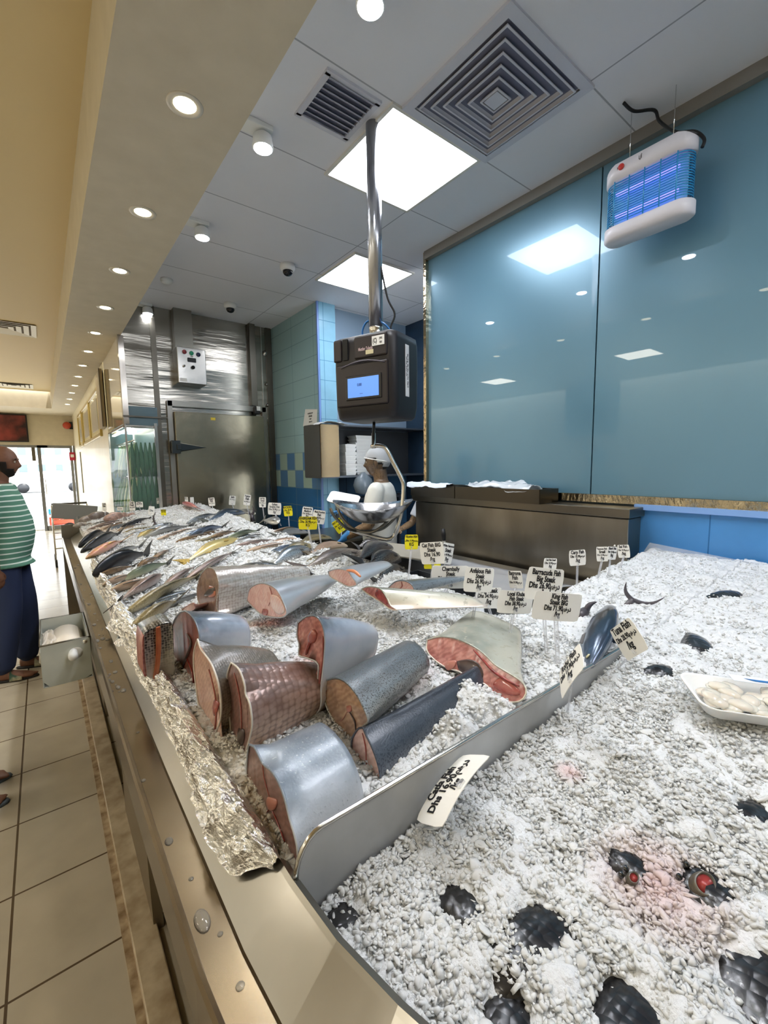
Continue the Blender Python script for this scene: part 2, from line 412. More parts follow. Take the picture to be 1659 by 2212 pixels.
# ---- tiled return wall, x = 2.335
TW = mat('tile_wall_green', '9fb8b2', .25)
def tiles_checker():
    m = bpy.data.materials.new('wall_tiles'); m.use_nodes = True; nt = m.node_tree; b = nt.nodes['Principled BSDF']
    tc = nt.nodes.new('ShaderNodeTexCoord'); sp = nt.nodes.new('ShaderNodeSeparateXYZ'); nt.links.new(tc.outputs['Object'], sp.inputs[0])
    def mth(op, a, bb):
        n = nt.nodes.new('ShaderNodeMath'); n.operation = op
        for i, v in enumerate((a, bb)):
            if isinstance(v, (int, float)): n.inputs[i].default_value = v
            elif v is not None: nt.links.new(v, n.inputs[i])
        return n.outputs[0]
    cb = nt.nodes.new('ShaderNodeCombineXYZ'); nt.links.new(mth('ADD', sp.outputs[1], sp.outputs[0]), cb.inputs[0]); nt.links.new(sp.outputs[2], cb.inputs[1])
    br = nt.nodes.new('ShaderNodeTexBrick'); br.offset = 0; br.inputs['Scale'].default_value = 1
    br.inputs['Brick Width'].default_value = .5; br.inputs['Row Height'].default_value = .2; br.inputs['Mortar Size'].default_value = .0025
    mp = nt.nodes.new('ShaderNodeMapping'); mp.inputs['Location'].default_value = (0, -.08, 0)
    nt.links.new(cb.outputs[0], mp.inputs[0]); nt.links.new(mp.outputs[0], br.inputs[0])
    # checker band z 1.29..1.69 in .19 m tiles; solid blue below 1.29
    ck = nt.nodes.new('ShaderNodeTexChecker'); ck.inputs['Scale'].default_value = 1.0
    v2 = nt.nodes.new('ShaderNodeCombineXYZ')
    nt.links.new(mth('MULTIPLY', mth('SUBTRACT', sp.outputs[1], 4.08), 1/.2), v2.inputs[0]); nt.links.new(mth('MULTIPLY', mth('SUBTRACT', sp.outputs[2], 1.285), 1/.2), v2.inputs[1]); v2.inputs[2].default_value = .5
    nt.links.new(v2.outputs[0], ck.inputs[0]); ck.inputs[1].default_value = srgb('9fb9ae'); ck.inputs[2].default_value = srgb('5580aa')
    g1 = mth('GREATER_THAN', sp.outputs[2], 1.685); g2 = mth('GREATER_THAN', sp.outputs[2], 1.285)
    def mix(f, a, bb):
        n = nt.nodes.new('ShaderNodeMixRGB'); nt.links.new(f, n.inputs[0])
        for i, v in ((1, a), (2, bb)):
            if isinstance(v, str): n.inputs[i].default_value = srgb(v)
            else: nt.links.new(v, n.inputs[i])
        return n.outputs[0]
    c = mix(g2, '2f6aa0', ck.outputs[0]); c = mix(g1, c, '93b4b8'); c = mix(br.outputs['Fac'], c, '6f8b90')
    nt.links.new(c, b.inputs['Base Color']); b.inputs['Roughness'].default_value = .18
    return m
TM = tiles_checker()
wall_box('wall_pillar', 2.335, 2.545, 4.075, CY, 0, H_CEIL, TM)
LB = tile_mat('pale_blue_tile', '8fc3dd', '5c93b5', .4, .2, (0, .02), axes='XZ', gw=.003)
wall_box('wall_pillar_end', 2.35, 2.545, 4.06, 4.075, 0, H_CEIL, LB)
struct(box('trim_10', (2.338, 4.07, H_CEIL/2), (.02, .02, H_CEIL), mat('blue_edge', '6f8fc8', .3)))
# alcove beyond the blue glass
ALC = mat('alcove_grey', '7f93a6', .4)
ALD = tile_mat('alcove_dark_tile', '3b5c78', '2b4157', .3, .2, axes='XZ')
wall_box('wall_alcove', 2.54, 3.6, 4.15, 4.25, 1.9, H_CEIL, ALC)
wall_box('wall_alcove_low', 2.54, 3.6, 4.15, 4.25, 0, 1.9, ALD)
wall_box('wall_alcove_side', 3.6, 3.7, 1.0, 4.25, 0, H_CEIL, ALD)
struct(box('trim_11', (3.07, 4.14, 2.75), (1.0, .01, .01), BLACK))
# ---- blue glass wall, x = 2.545
GX = 2.545
def glass_mat():
    m = mat('blue_glass', '5b8297', .30, .25, spec=.7, coat=.5, coat_rough=.012, noise=(1.2, '648da0', .3))
    return m
BG = glass_mat()
for i, (y0, y1) in enumerate(((-4, -1.16), (-1.155, .055), (.06, 1.275), (1.28, 2.655))):
    struct(box('wall_right', (GX+.02, (y0+y1)/2, (1.345+H_CEIL-.05)/2), (.04, y1-y0-.003, H_CEIL-.05-1.345), BG))
wall_box('wall_right_core', GX+.04, GX+.2, -4, 2.655, 0, H_CEIL, ALC)
struct(box('trim_12', (GX-.01, -.67, H_CEIL-.03), (.06, 6.66, .06), mat('trim_bronze', '8e8a84', .35, .5)))
struct(box('trim_13', (GX-.004, 2.665, (1.3+H_CEIL)/2), (.05, .03, H_CEIL-1.3), mat('trim_polished', 'b5a58a', .12, 1.0, bump=(14, .6, .02))))
struct(box('trim_14', (GX-.004, -.67, 1.322), (.03, 6.66, .045), mat('sill_polished', 'b9b09c', .1, 1.0, bump=(18, .8, .02, (1, 1, .4)))))
BT = tile_mat('sky_blue_tile', '4f95d6', '2a6da6', .335, .6, (.68, .1), axes='YZ', gw=.003)
wall_box('wall_right_tile', GX-.012, GX+.04, -4, 2.655, 0, 1.275, BT)
struct(box('trim_15', (GX-.012, -1.48, 1.288), (.04, 5.0, .03), mat('blue_bullnose', '7fa6dc', .25)))
# ================================================================== CEILING FIXTURES
LED = mat('led_panel', 'ffffff', .5, emit=('f2f6ff', PANEL_E))
def led_panel(x0, x1, y0, y1, lab):
    t = thing('ceiling_light', lab, 'ceiling light', ((x0+x1)/2, (y0+y1)/2, H_CEIL), 'square LED ceiling panels')
    z = H_CEIL; w = .018; cx, cy = (x0+x1)/2, (y0+y1)/2
    boxes('frame', [((cx, y0-w/2, z-.006), (x1-x0+2*w, w, .012)), ((cx, y1+w/2, z-.006), (x1-x0+2*w, w, .012)), ((x0-w/2, cy, z-.006), (w, y1-y0, .012)), ((x1+w/2, cy, z-.006), (w, y1-y0, .012))], mat('panel_frame', 'd9d6cc', .4), t)
    box('diffuser', (cx, cy, z-.004), (x1-x0, y1-y0, .006), LED, t)
led_panel(1.422, 2.017, 1.715, 2.305, 'large glowing square ceiling panel beside the air diffuser, behind the steel pole')
led_panel(2.085, 2.68, 3.0, 3.6, 'smaller-looking glowing square ceiling panel further back, near the blue glass corner')
led_panel(1.422, 2.017, -.60, -.01, 'glowing square ceiling panel nearest the camera')
led_panel(1.422, 2.017, -2.4, -1.81, 'glowing square ceiling panel behind the camera')

# four-way square diffuser
df = thing('air_diffuser', 'large white square louvred air diffuser in the ceiling', 'air vent', (1.77, 1.40, H_CEIL))
DW = mat('diffuser_white', 'c9cad2', .45)
cx, cy, z = 1.765, 1.395, H_CEIL
def ring_bm(bm, cx, cy, ho, hi, z0, z1):
    P = []
    for h, z in ((ho, z0), (hi, z1)):
        P.append([bm.verts.new((cx+sx*h, cy+sy*h, z)) for sx, sy in ((-1, -1), (1, -1), (1, 1), (-1, 1))])
    for i in range(4): bm.faces.new((P[0][i], P[0][(i+1) % 4], P[1][(i+1) % 4], P[1][i]))
bm = bmesh.new(); ring_bm(bm, cx, cy, .305, .262, z-.012, z-.014); ring_bm(bm, cx, cy, .305, .305, z, z-.012)
from_bm('frame', bm, DW, df)
for k in range(6):
    h = .25-.04*k
    bm = bmesh.new(); ring_bm(bm, cx, cy, h, h-.034, z-.016, z+.028); ring_bm(bm, cx, cy, h-.002, h, z-.02, z-.016); ring_bm(bm, cx, cy, h, h-.008, z-.02, z-.02)
    from_bm('louvre', bm, DW, df)
box('centre_plate', (cx, cy, z-.017), (.075, .075, .006), DW, df)
box('throat', (cx, cy, z-.001), (.52, .52, .002), mat('vent_dark', '6d7082', .8), df)
# small return grille
gr = thing('return_grille', 'small rectangular slatted grille in the ceiling beside the spotlight', 'air vent', (1.26, 2.1, H_CEIL))
gp = [pl(620, 190, 2, H_CEIL), pl(704, 240, 2, H_CEIL), pl(664, 293, 2, H_CEIL), pl(590, 225, 2, H_CEIL)]
gx0, gx1 = min(p.x for p in gp)+.01, max(p.x for p in gp)-.01; gy0, gy1 = min(p.y for p in gp)+.01, max(p.y for p in gp)-.01
gx0, gx1, gy0, gy1 = 1.10, 1.34, 1.74, 2.02
boxes('frame', [(((gx0+gx1)/2, gy0, z-.006), (gx1-gx0+.05, .025, .012)), (((gx0+gx1)/2, gy1, z-.006), (gx1-gx0+.05, .025, .012)), ((gx0-.012, (gy0+gy1)/2, z-.006), (.025, gy1-gy0, .012)), ((gx1+.012, (gy0+gy1)/2, z-.006), (.025, gy1-gy0, .012))], DW, gr)
R = Matrix.Rotation(.6, 3, 'X')
for k in range(9): box('slat', ((gx0+gx1)/2, gy0+.018+(gy1-gy0-.03)*k/8, z-.012), (gx1-gx0, .026, .003), mat('slat_grey', 'a9acb8', .4), gr, R)
box('backing', ((gx0+gx1)/2, (gy0+gy1)/2, z-.0015), (gx1-gx0, gy1-gy0, .002), mat('vent_dark', '6d7082', .8), gr)

# dome cameras
for (px_, py_, lab) in ((621, 572, 'white dome security camera on the ceiling nearer the pole'), (497, 656, 'white dome security camera on the ceiling nearer the cold room wall')):
    p = pl(px_, py_, 2, H_CEIL)
    t = thing('dome_camera', lab, 'security camera', p, 'dome cameras on the ceiling')
    lathe('housing', [(.062, 0), (.062, -.03), (.055, -.045), (.042, -.05)], p, WHITE, t)
    lathe('dome', [(.042, -.048), (.04, -.065), (.03, -.08), (.015, -.088), (0, -.09)], p, mat('smoked_dome', '17181c', .08), t)

# recessed downlights along the soffit
WARM = mat('warm_lens', 'ffffff', .4, emit=('fff0c8', 14.0)); COOL = mat('cool_lens', 'ffffff', .4, emit=('f4f7ff', 90.0))
ys = [1.83+.857*k for k in range(12)]
for k, y in enumerate([.97, .11]+ys):
    nm = ['second recessed downlight behind the frame edge', 'recessed downlight right above the camera'][1-k] if k < 2 else \
        ['nearest and largest', 'second', 'third', 'fourth', 'fifth', 'sixth', 'seventh', 'eighth', 'ninth', 'tenth', 'eleventh', 'farthest'][k-2]+' round recessed downlight in the cream soffit row'
    x = .518; t = thing('downlight', nm, 'downlight', (x, y, H_SOF), 'round downlights along the soffit')
    lathe('bezel', [(.038, .002), (.05, -.004), (.062, -.003), (.064, 0)], (x, y, H_SOF), mat('bezel_cream', 'd9d2c2', .35), t, 28)
    lathe('lens', [(0, -.0015), (.038, -.0015), (.04, .0)], (x, y, H_SOF), WARM, t, 24)
    if k % 2 == 0 or y < 6: light('downlight_beam', 'SPOT', (x, y, H_SOF-.02), DOWN_E, (1, .92, .78), .04, (x, y, 0), 2.0, .8)
# warm area lights below the raised aisle ceiling, no fixtures modelled
for k, y in enumerate((0.4, 3.0, 5.6, 8.2, 10.6)):
    light('aisle_beam', 'AREA', (-2.2, y, 3.15), 18, (1, .93, .8), .5, (-2.2, y, 0))
# spotlights on brackets
for k, (px_, py_, lab) in enumerate(((800, 12, 'dazzling spotlight at the top edge of the picture'), (568, 319, 'bright round spotlight below the small grille'), (437, 512, 'bright round spotlight with a white bracket, middle of the row'), (319, 677, 'small bright spotlight at the cold room end'))):
    p = pl(px_, py_, 2, H_CEIL-.09)
    t = thing('spotlight', lab, 'spotlight', (p.x, p.y, H_CEIL), 'cool spotlights under the ceiling')
    box('bracket', (p.x-.03, p.y-.0, H_CEIL-.012), (.14, .09, .024), WHITE, t, bevel=.004)
    lathe('lamp_head', [(.02, .07), (.045, .05), (.052, .0), (.05, -.005)], p, WHITE, t, 24)
    lathe('lens', [(0, -.009), (.043, -.009), (.045, -.006)], p, COOL, t, 24)
    light('spotlight_beam', 'SPOT', p-Vector((0, 0, .02)), SPOT_E, (.93, .96, 1), .045, p-Vector((0, 0, 1)), 2.3, .7)
for py_ in (2.5,):
    q = pl(360, 603, 2, H_CEIL)
    t = thing('smoke_detector', 'small white smoke detector half hidden behind the soffit edge', 'smoke detector', q)
    lathe('base', [(.05, 0), (.05, -.02), (.035, -.035), (0, -.04)], q, WHITE, t)
for y in (.45, -.6):
    p = Vector((1.06, y, H_CEIL-.09))
    t = thing('spotlight', 'spotlight above the near tank, %s' % ('just out of view over the camera' if y > 0 else 'behind the camera'), 'spotlight', (p.x, p.y, H_CEIL), 'cool spotlights under the ceiling')
    box('bracket', (p.x-.03, p.y, H_CEIL-.012), (.14, .09, .024), WHITE, t, bevel=.004)
    lathe('lamp_head', [(.02, .07), (.045, .05), (.052, .0), (.05, -.005)], p, WHITE, t, 24)
    lathe('lens', [(0, -.009), (.043, -.009), (.045, -.006)], p, COOL, t, 24)
    light('spotlight_beam', 'SPOT', p-Vector((0, 0, .02)), SPOT_E*.6, (.96, .97, 1), .045, p-Vector((0, 0, 1)), 2.3, .7)
# aisle ceiling air vents
for (px_, py_, lab) in ((8, 706, 'square white air vent in the cream ceiling at the left edge'), (30, 832, 'flat slatted air vent further along the cream ceiling')):
    q = pl(px_, py_, 2, 3.2); s = .3
    t = thing('air_vent', lab, 'air vent', q, 'air vents in the cream ceiling')
    for k in range(4):
        h = s-.07*k; bm = bmesh.new(); ring_bm(bm, q.x, q.y, h, h-.05, q.z-.012, q.z-.004)
        from_bm('louvre', bm, mat('vent_light', 'e9e6dc', .5), t)
    box('throat', (q.x, q.y, q.z-.002), (2*s-.04, 2*s-.04, .002), mat('vent_brown', '6f6658', .8), t)

# ================================================================== ZAPPER
zz = thing('insect_killer', 'white and blue electric insect killer glowing violet, hanging before the blue glass', 'insect killer', (2.3, .95, 2.4))
zx = 2.36
zTL, zTR = pl(1318, 385, 0, zx), pl(1508, 300, 0, zx); zBL, zBR = pl(1310, 530, 0, zx), pl(1494, 460, 0, zx)
zy0, zy1 = (zTR.y+zBR.y)/2, (zTL.y+zBL.y)/2; ztop = (zTL.z+zTR.z)/2; zbot = (zBL.z+zBR.z)/2
cyz = (zy0+zy1)/2; hl = (zy1-zy0)/2; wz = .055
def stadium(hl, w, z, arch=0.0, n=12, x0=0):
    P = []
    for k in range(n+1):
        a = -math.pi/2+math.pi*k/n
        P.append((math.cos(a)*w, hl-w+math.sin(a)*0, 0))
    out = []
    for s in (1, -1):
        for k in range(n+1):
            a = (-math.pi/2+math.pi*k/n) if s == 1 else (math.pi/2+math.pi*k/n)
            out.append(Vector((zx+x0+w*-math.sin(a)*(1), cyz+(hl-w)*s+w*math.cos(a), z)))
    return out
def loft(rings, cap=True):
    V = []; F = []; n = len(rings[0])
    for r in rings: V += list(r)
    for i in range(len(rings)-1):
        for j in range(n): F.append((i*n+j, i*n+(j+1) % n, (i+1)*n+(j+1) % n, (i+1)*n+j))
    if cap: F.append(tuple(range(n-1, -1, -1))); F.append(tuple((len(rings)-1)*n+j for j in range(n)))
    return V, F
def top_ring(hl, w, zf, s=1):
    r = stadium(hl, w, 0)
    for v in r: v.z = zf(v.y)
    return r
arch = lambda y: .05*(1-((y-cyz)/hl)**2)
V, F = loft([top_ring(hl+.006, wz+.006, lambda y: ztop-.05), top_ring(hl+.006, wz+.006, lambda y: ztop+.0+arch(y)), top_ring(hl-.015, wz-.02, lambda y: ztop+.012+arch(y))])
mesh('top_cap', V, F, mat('zapper_white', 'dcdae0', .35), zz, True)
V, F = loft([stadium(hl-.004, wz-.01, zbot-.012), stadium(hl+.008, wz+.008, zbot), stadium(hl+.008, wz+.008, zbot+.05), stadium(hl, wz, zbot+.055)])
mesh('base_tray', V, F, mat('zapper_white', 'dcdae0', .35), zz, True)
BLU = mat('zapper_blue', '2f9fd6', .2, trans=.3, alpha=.55)
ns = 17
for k in range(ns):
    z = zbot+.07+(ztop-.05-zbot-.07-.01)*k/(ns-1)
    tube('grille_bar', stadium(hl-.004, wz-.003, z), .0028, mat('zapper_bar', '3aa6dc', .25, trans=.2), zz, 5, True)
for yy in np.linspace(-hl*.72, hl*.72, 5):
    tube('grille_upright', [(zx-wz+.001, cyz+yy, zbot+.05), (zx-wz+.001, cyz+yy, ztop-.04)], .003, mat('zapper_bar', '3aa6dc', .25), zz, 6)
box('reflector', (zx, cyz, (ztop+zbot)/2), (.012, 2*hl-.05, ztop-zbot-.08), mat('zapper_reflector', '8fd0ec', .3), zz)
for zt in (.35, .68):
    zt = zbot+(ztop-zbot)*zt
    tube('uv_tube', [(zx-.028, cyz-hl*.72, zt), (zx-.028, cyz+hl*.72, zt)], .009, mat('uv_glow', '8fb0ff', .3, emit=('8a7cff', 1.6)), zz, 12)
lathe('badge', [(0, .0), (.014, .0), (.014, .003), (0, .003)], (zx-wz-.008, cyz+hl*.55, ztop+.0), mat('badge_red', 'c2342e', .4), zz, 20, (-1, 0, 0))
text_on('lettering', [('\u0627\u0644\u0623', 0, 0, .02), ('H C E', -.09, -.0, .018)], (zx-wz-.007, cyz+hl*.1, ztop+.0), (0, -1, 0), (0, 0, 1), BLACK, zz)
cb_pts = [pl(1347, 222, 2, 3.19), pl(1370, 240, 2, 3.17), Vector((2.36, 1.09, 3.18)), pl(1425, 262, 0, 2.45), pl(1460, 285, 0, 2.40), pl(1500, 284, 0, 2.38), pl(1521, 300, 0, 2.37), pl(1517, 318, 0, 2.36)]
cb_pts[2] = pl(1413, 238, 2, 3.18)
tag(tube('power_cable', smooth_path(cb_pts), .007, BLACK), 'black cable looping from the ceiling to the insect killer', 'cable')
for a in (cyz-hl*.5, cyz+hl*.5): tube('chain', [(zx, a, ztop+.04), (zx, a, H_CEIL)], .0018, CHROME, zz, 6)

# ================================================================== HANGING SCALE
sd = 2.18
def S(px_, py_, dd=sd): return at_depth(px_, py_, dd)
pc = S(812, 700, 2.25); sx, sy = pc.x, pc.y
sc = thing('hanging_scale', 'black electronic hanging scale with blue display and steel pan on a ceiling pole', 'scale', (sx, sy, 1.9))
ptop = (sx, sy, H_CEIL)
prz = lambda py_: pl(812, py_, 1, sy).z
zb_top = pl(820, 735, 1, sy).z; zb_bot = pl(820, 905, 1, sy).z
tube('pole', [(sx, sy, zb_top+.06), (sx, sy, H_CEIL)], .037, mat('pole_steel', 'b4b6bc', .22, .9), sc, 24)
lathe('pole_collar', [(.045, 0), (.045, .012), (.036, .02), (.036, .05), (.038, .055), (.036, .06), (.034, .07)], (sx, sy, zb_top-.002), STEEL_L, sc)
# body: front normal direction chosen from the perspective of its front face
ang = math.radians(200)    # facing -x, turned a little to -y
fn = Vector((math.cos(ang), math.sin(ang), 0)); fr_ = Vector((0, 0, 1)).cross(fn)   # fr_: screen-right when looking at the face
fr_.normalize()
RB = Matrix((fn, fr_, Vector((0, 0, 1)))).transposed()
Wd, Dp, Ht = .37, .27, zb_top-zb_bot
bc = Vector((sx, sy, (zb_top+zb_bot)/2))
BODY = mat('scale_black', '1b181b', .42, spec=.5)
def loc(a, b, c): return bc+fn*a+fr_*b+Vector((0, 0, c))
# rounded housing: loft of rounded rectangles
def rrect(w, d, r, z, xo=0, n=6):
    P = []
    for (sx_, sy_, a0) in ((1, 1, 0), (-1, 1, 90), (-1, -1, 180), (1, -1, 270)):
        for k in range(n+1):
            a = math.radians(a0+90*k/n)
            P.append(loc(sx_*(d/2-r)+r*math.cos(a)+xo, sy_*(w/2-r)+r*math.sin(a), z))
    return P
V, F = loft([rrect(Wd-.05, Dp-.05, .03, -Ht/2-.012), rrect(Wd-.02, Dp-.015, .045, -Ht/2), rrect(Wd, Dp, .05, -Ht/2+.05), rrect(Wd+.005, Dp+.005, .05, Ht*.1), rrect(Wd, Dp, .045, Ht/2-.04), rrect(Wd-.01, Dp-.015, .04, Ht/2-.008), rrect(Wd-.05, Dp-.05, .03, Ht/2)])
mesh('housing', V, F, BODY, sc, True)
boxes('front_panel', [(loc(Dp/2+.003, .0, -.045), (.012, Wd*.84, Ht*.52), RB), (loc(Dp/2+.002, .055, Ht*.33), (.014, Wd*.52, Ht*.27), RB), (loc(Dp/2+.002, -.145, Ht*.33), (.012, .05, Ht*.27), RB)], mat('scale_panel', '231d20', .38), sc, bevel=.008)
box('paper_slot', loc(Dp/2+.004, -.095, Ht*.33), (.01, .03, Ht*.25), mat('slot_black', '060607', .6), sc, RB)
box('bezel', loc(Dp/2+.010, .015, -.06), (.008, .215, .12), mat('bezel_black', '100f12', .3), sc, RB, bevel=.004)
box('display', loc(Dp/2+.014, .015, -.06), (.004, .185, .095), mat('lcd_blue', '5f8fd8', .3, emit=('5f93e6', .55)), sc, RB)
tube('trim_line', [loc(Dp/2+.012, -.13+.26*k/8+.01, .045+.022*math.sin(math.pi*k/8)) for k in range(9)], .0035, mat('grey_line', '55505a', .4), sc, 6)
box('sticker', loc(Dp/2+.011, .105, Ht*.37), (.002, .07, .045), WHITE, sc, RB, bevel=.0)
box('value_label', loc(Dp/2+.011, .055, Ht*.255), (.002, .045, .02), mat('cream_label', 'cfc6a0', .5), sc, RB)
box('approval_label', loc(.01, Wd/2+.003, .02), (.035, .002, Ht*.62), mat('sticker_white', 'dedee0', .5), sc, RB)
text_on('lettering', [('0.000', -.02, .012, .02), ('------', -.01, -.03, .016)], loc(Dp/2+.0165, .015, -.06), fr_, (0, 0, 1), mat('lcd_dark', '3d5fa6', .5), [q for q in sc.children if q.name.startswith('display')][0] if sc.children else sc, off=0)
text_on('printed_lettering', [('Mettler Toledo', .0, 0, .022)], loc(Dp/2+.0105, .03, Ht*.30), fr_, (0, 0, 1), mat('logo_red_white', 'c9b0b0', .5), sc, off=0)
text_on('sticker_lettering', [('(C)', -.018, .0, .03), ('JWK', .016, .008, .014), ('2021', .016, -.01, .012)], loc(Dp/2+.0125, .105, Ht*.37), fr_, (0, 0, 1), BLACK, sc, off=0)
text_on('approval_lettering', [('Max 15 kg   Min 100 g   e = 5 g   Class III', 0, .004, .014), ('230V 50Hz  CE M 21  0122', -.02, -.009, .012)], loc(.01, Wd/2+.0045, .02), (0, 0, -1), tuple(-fn), BLACK, sc, xs=.7, off=0)
tube('data_cable', smooth_path([loc(-.02, -.03, Ht/2-.01), loc(-.0, -.085, Ht/2+.04), loc(-.0, -.05, Ht/2+.10), loc(0, .05, Ht/2+.07), loc(-.04, .09, Ht/2+.0)]), .005, mat('cable_blue', '2d6fb0', .4), sc, 8)
tube('power_lead', smooth_path([loc(-.0, .035, Ht/2+.35), loc(-.02, .06, Ht/2+.2), loc(-.04, .09, Ht/2+.12), loc(-.03, .07, Ht/2+.05), loc(-.04, .1, Ht/2-.01)]), .005, BLACK, sc, 8)
# hanger rod, bail and pan
HD = depth((sx, sy, 1.4))
def H(px_, py_, dd=0): return at_depth(px_, py_, HD+dd)
tube('hook_rod', [H(808, 912), H(807, 935), H(807, 936), H(807, 960), H(806, 962), H(806, 968)], [.008, .008, .011, .011, .014, .014], STEEL_L, sc, 14)
bail = smooth_path([H(806, 964), H(820, 963), H(834, 970), H(850, 1000), H(868, 1035), H(872, 1055), H(868, 1100), H(860, 1135), H(853, 1155, .02), H(838, 1165, .02), H(810, 1160, .03), H(775, 1150, .03), H(757, 1144, .02)])
tube('bail', bail, .0115, STEEL_L, sc, 12)
tube('pan_rest', smooth_path([H(714, 1098, -.12), H(722, 1115, -.12), H(745, 1138, -.08), H(765, 1146, -.02), H(800, 1147, .04), H(830, 1140, .1), H(860, 1112, .15)]), .008, STEEL_D, sc, 10)
tube('pan_rest', smooth_path([H(726, 1090, .1), H(740, 1120, .05), H(765, 1143, .0), H(800, 1150, -.05), H(828, 1135, -.05), H(842, 1118, -.02)]), .008, STEEL_D, sc, 10)
pcn = H(806, 1108); rr = .205
V = []; F = []; nr, ns = 14, 48
e1 = CR.copy(); e1.z = 0; e1.normalize(); e2 = Vector((-e1.y, e1.x, 0))
RX, RY = .215, .215
for layer in (0, 1):
    for i in range(nr+1):
        s_ = i/nr
        for j in range(ns):
            a = 2*math.pi*j/ns
            h = .105*(s_**2.4)+.018*math.cos(2*a)*s_**3
            q = pcn+e1*(math.cos(a)*RX*s_*(1.0+.0*math.cos(2*a)))+e2*(math.sin(a)*RY*s_)+Vector((0, 0, h-.052-(.003 if layer else 0)))
            V.append(q)
o2 = (nr+1)*ns
for i in range(nr):
    for j in range(ns):
        a, b = i*ns+j, i*ns+(j+1) % ns
        F.append((a, b, b+ns, a+ns)); F.append((o2+a, o2+a+ns, o2+b+ns, o2+b))
for j in range(ns): F.append((nr*ns+j, nr*ns+(j+1) % ns, o2+nr*ns+(j+1) % ns, o2+nr*ns+j))
mesh('pan', V, F, mat('pan_steel', 'b9b9bb', .22, 1.0, bump=(30, .35, .004)), sc, True)
# ================================================================== COUNTER
# front edge of the tank seen from above, from the near end going away from the camera
EDGE = [(2.5, -.10), (1.6, -.10), (.8, -.09), (.6, -.05), (.46, .02), (.36, .11), (.30, .21), (.268, .33), (.25, .43), (.243, .54), (.24, 1.0), (.24, 5.1)]
def xfront(y):
    ys_ = np.array([p[1] for p in EDGE[2:]]); xs_ = np.array([p[0] for p in EDGE[2:]])
    return np.interp(y, ys_, xs_)
AY = 5.12                    # far end of the counter
PARTY = .54                  # the steel divider
BACKX = 1.47
PATCH = []                   # (x, y, radius, depth): places where the ice is thin
MOUND = []                   # (x, y, radius, height): ice heaped up against the fish pieces
def xback(y):
    return np.interp(y, [0, .9, .975, 1.0, 1.35, 1.7, 5.2], [2.50, 2.50, 2.4, 1.30, 1.32, BACKX, BACKX])
def sstep(a, b, x):
    t = np.clip((x-a)/(b-a), 0, 1); return t*t*(3-2*t)
def zice(x, y):
    x = np.asarray(x, float); y = np.asarray(y, float)
    u = np.clip((x-.24)/(BACKX-.24), 0, 1)
    zb = np.interp(y, [.5, 1, 2, 3, 4, 5.1], [1.0, 1.01, 1.02, 1.05, 1.09, 1.13])
    zf = np.interp(y, [.5, .62, .8, 1.0, 1.4, 2, 4.2, 5.1], [.915, .94, .955, .95, .938, .937, .95, 1.02])
    A = zf+(zb-zf)*(1-(1-u)**2.1)-.07*sstep(.9, 1.0, u)
    B = np.interp(x, [.24, .5, 1.0, 1.4, 2.0, 2.46], [.865, .895, .935, .985, 1.045, 1.075])+.01*np.clip(y, 0, 1)
    B = B-.06*sstep(.9, .975, y)
    w = sstep(1.15, 1.45, x)
    far = y > PARTY
    Z = np.where(far, np.where(y < 1.05, A*(1-w)+B*w, A), B)
    for (a, b, r, dd) in PATCH:
        q = ((x-a)**2+(y-b)**2)/(r*r); Z = Z-dd*np.exp(-q*q)
    for (a, b, r, h) in MOUND:
        q = ((x-a)**2+(y-b)**2)/(r*r); Z = Z+h*np.exp(-q)
    return Z
def onice(px, py, lift=0.0):
    d = ray(px, py); t = .3; last = t
    while t < 9:
        p = CAMPOS+d*t
        if float(zice(p.x, p.y))+lift >= p.z: break
        last = t; t += .01
    a, b = last, t
    for _ in range(18):
        m = (a+b)/2; p = CAMPOS+d*m
        if float(zice(p.x, p.y))+lift >= p.z: b = m
        else: a = m
    return CAMPOS+d*b
# dark fish showing through in the near tank: (px, py, radius, depth)
for (px_, py_, r, dd) in ((745, 1955, .034, .012), (985, 1930, .032, .012), (1165, 1975, .034, .012), (1350, 1850, .030, .011), (1520, 1900, .034, .012),
                      (1090, 2170, .038, .012), (1350, 2160, .044, .013), (1640, 2120, .06, .015), (1635, 1735, .030, .011),
                      (1500, 1376, .045, .010), (1437, 1442, .03, .010), (1262, 1395, .06, .012), (1340, 1380, .045, .012), (1580, 1275, .035, .008)):
    q = onice(px_, py_); PATCH.append((q.x, q.y, r, dd))

for (px_, py_, r, h) in ((770, 1395, .07, .05), (860, 1440, .07, .05), (940, 1375, .09, .045), (700, 1310, .07, .03), (620, 1385, .08, .045), (570, 1420, .06, .04), (800, 1290, .08, .035), (830, 1345, .07, .04), (760, 1340, .05, .03), (905, 1470, .05, .05), (500, 1490, .04, .04), (600, 1440, .045, .05), (640, 1500, .03, .04), (700, 1250, .06, .02),
                         (625, 1480, .045, .05), (1000, 1500, .05, .04), (985, 1570, .035, .035), (1060, 1520, .045, .02), (1080, 1370, .1, .02), (860, 1320, .08, .02), (550, 1370, .06, .03)):
    q = onice(px_, py_); MOUND.append((q.x, q.y, r, h))
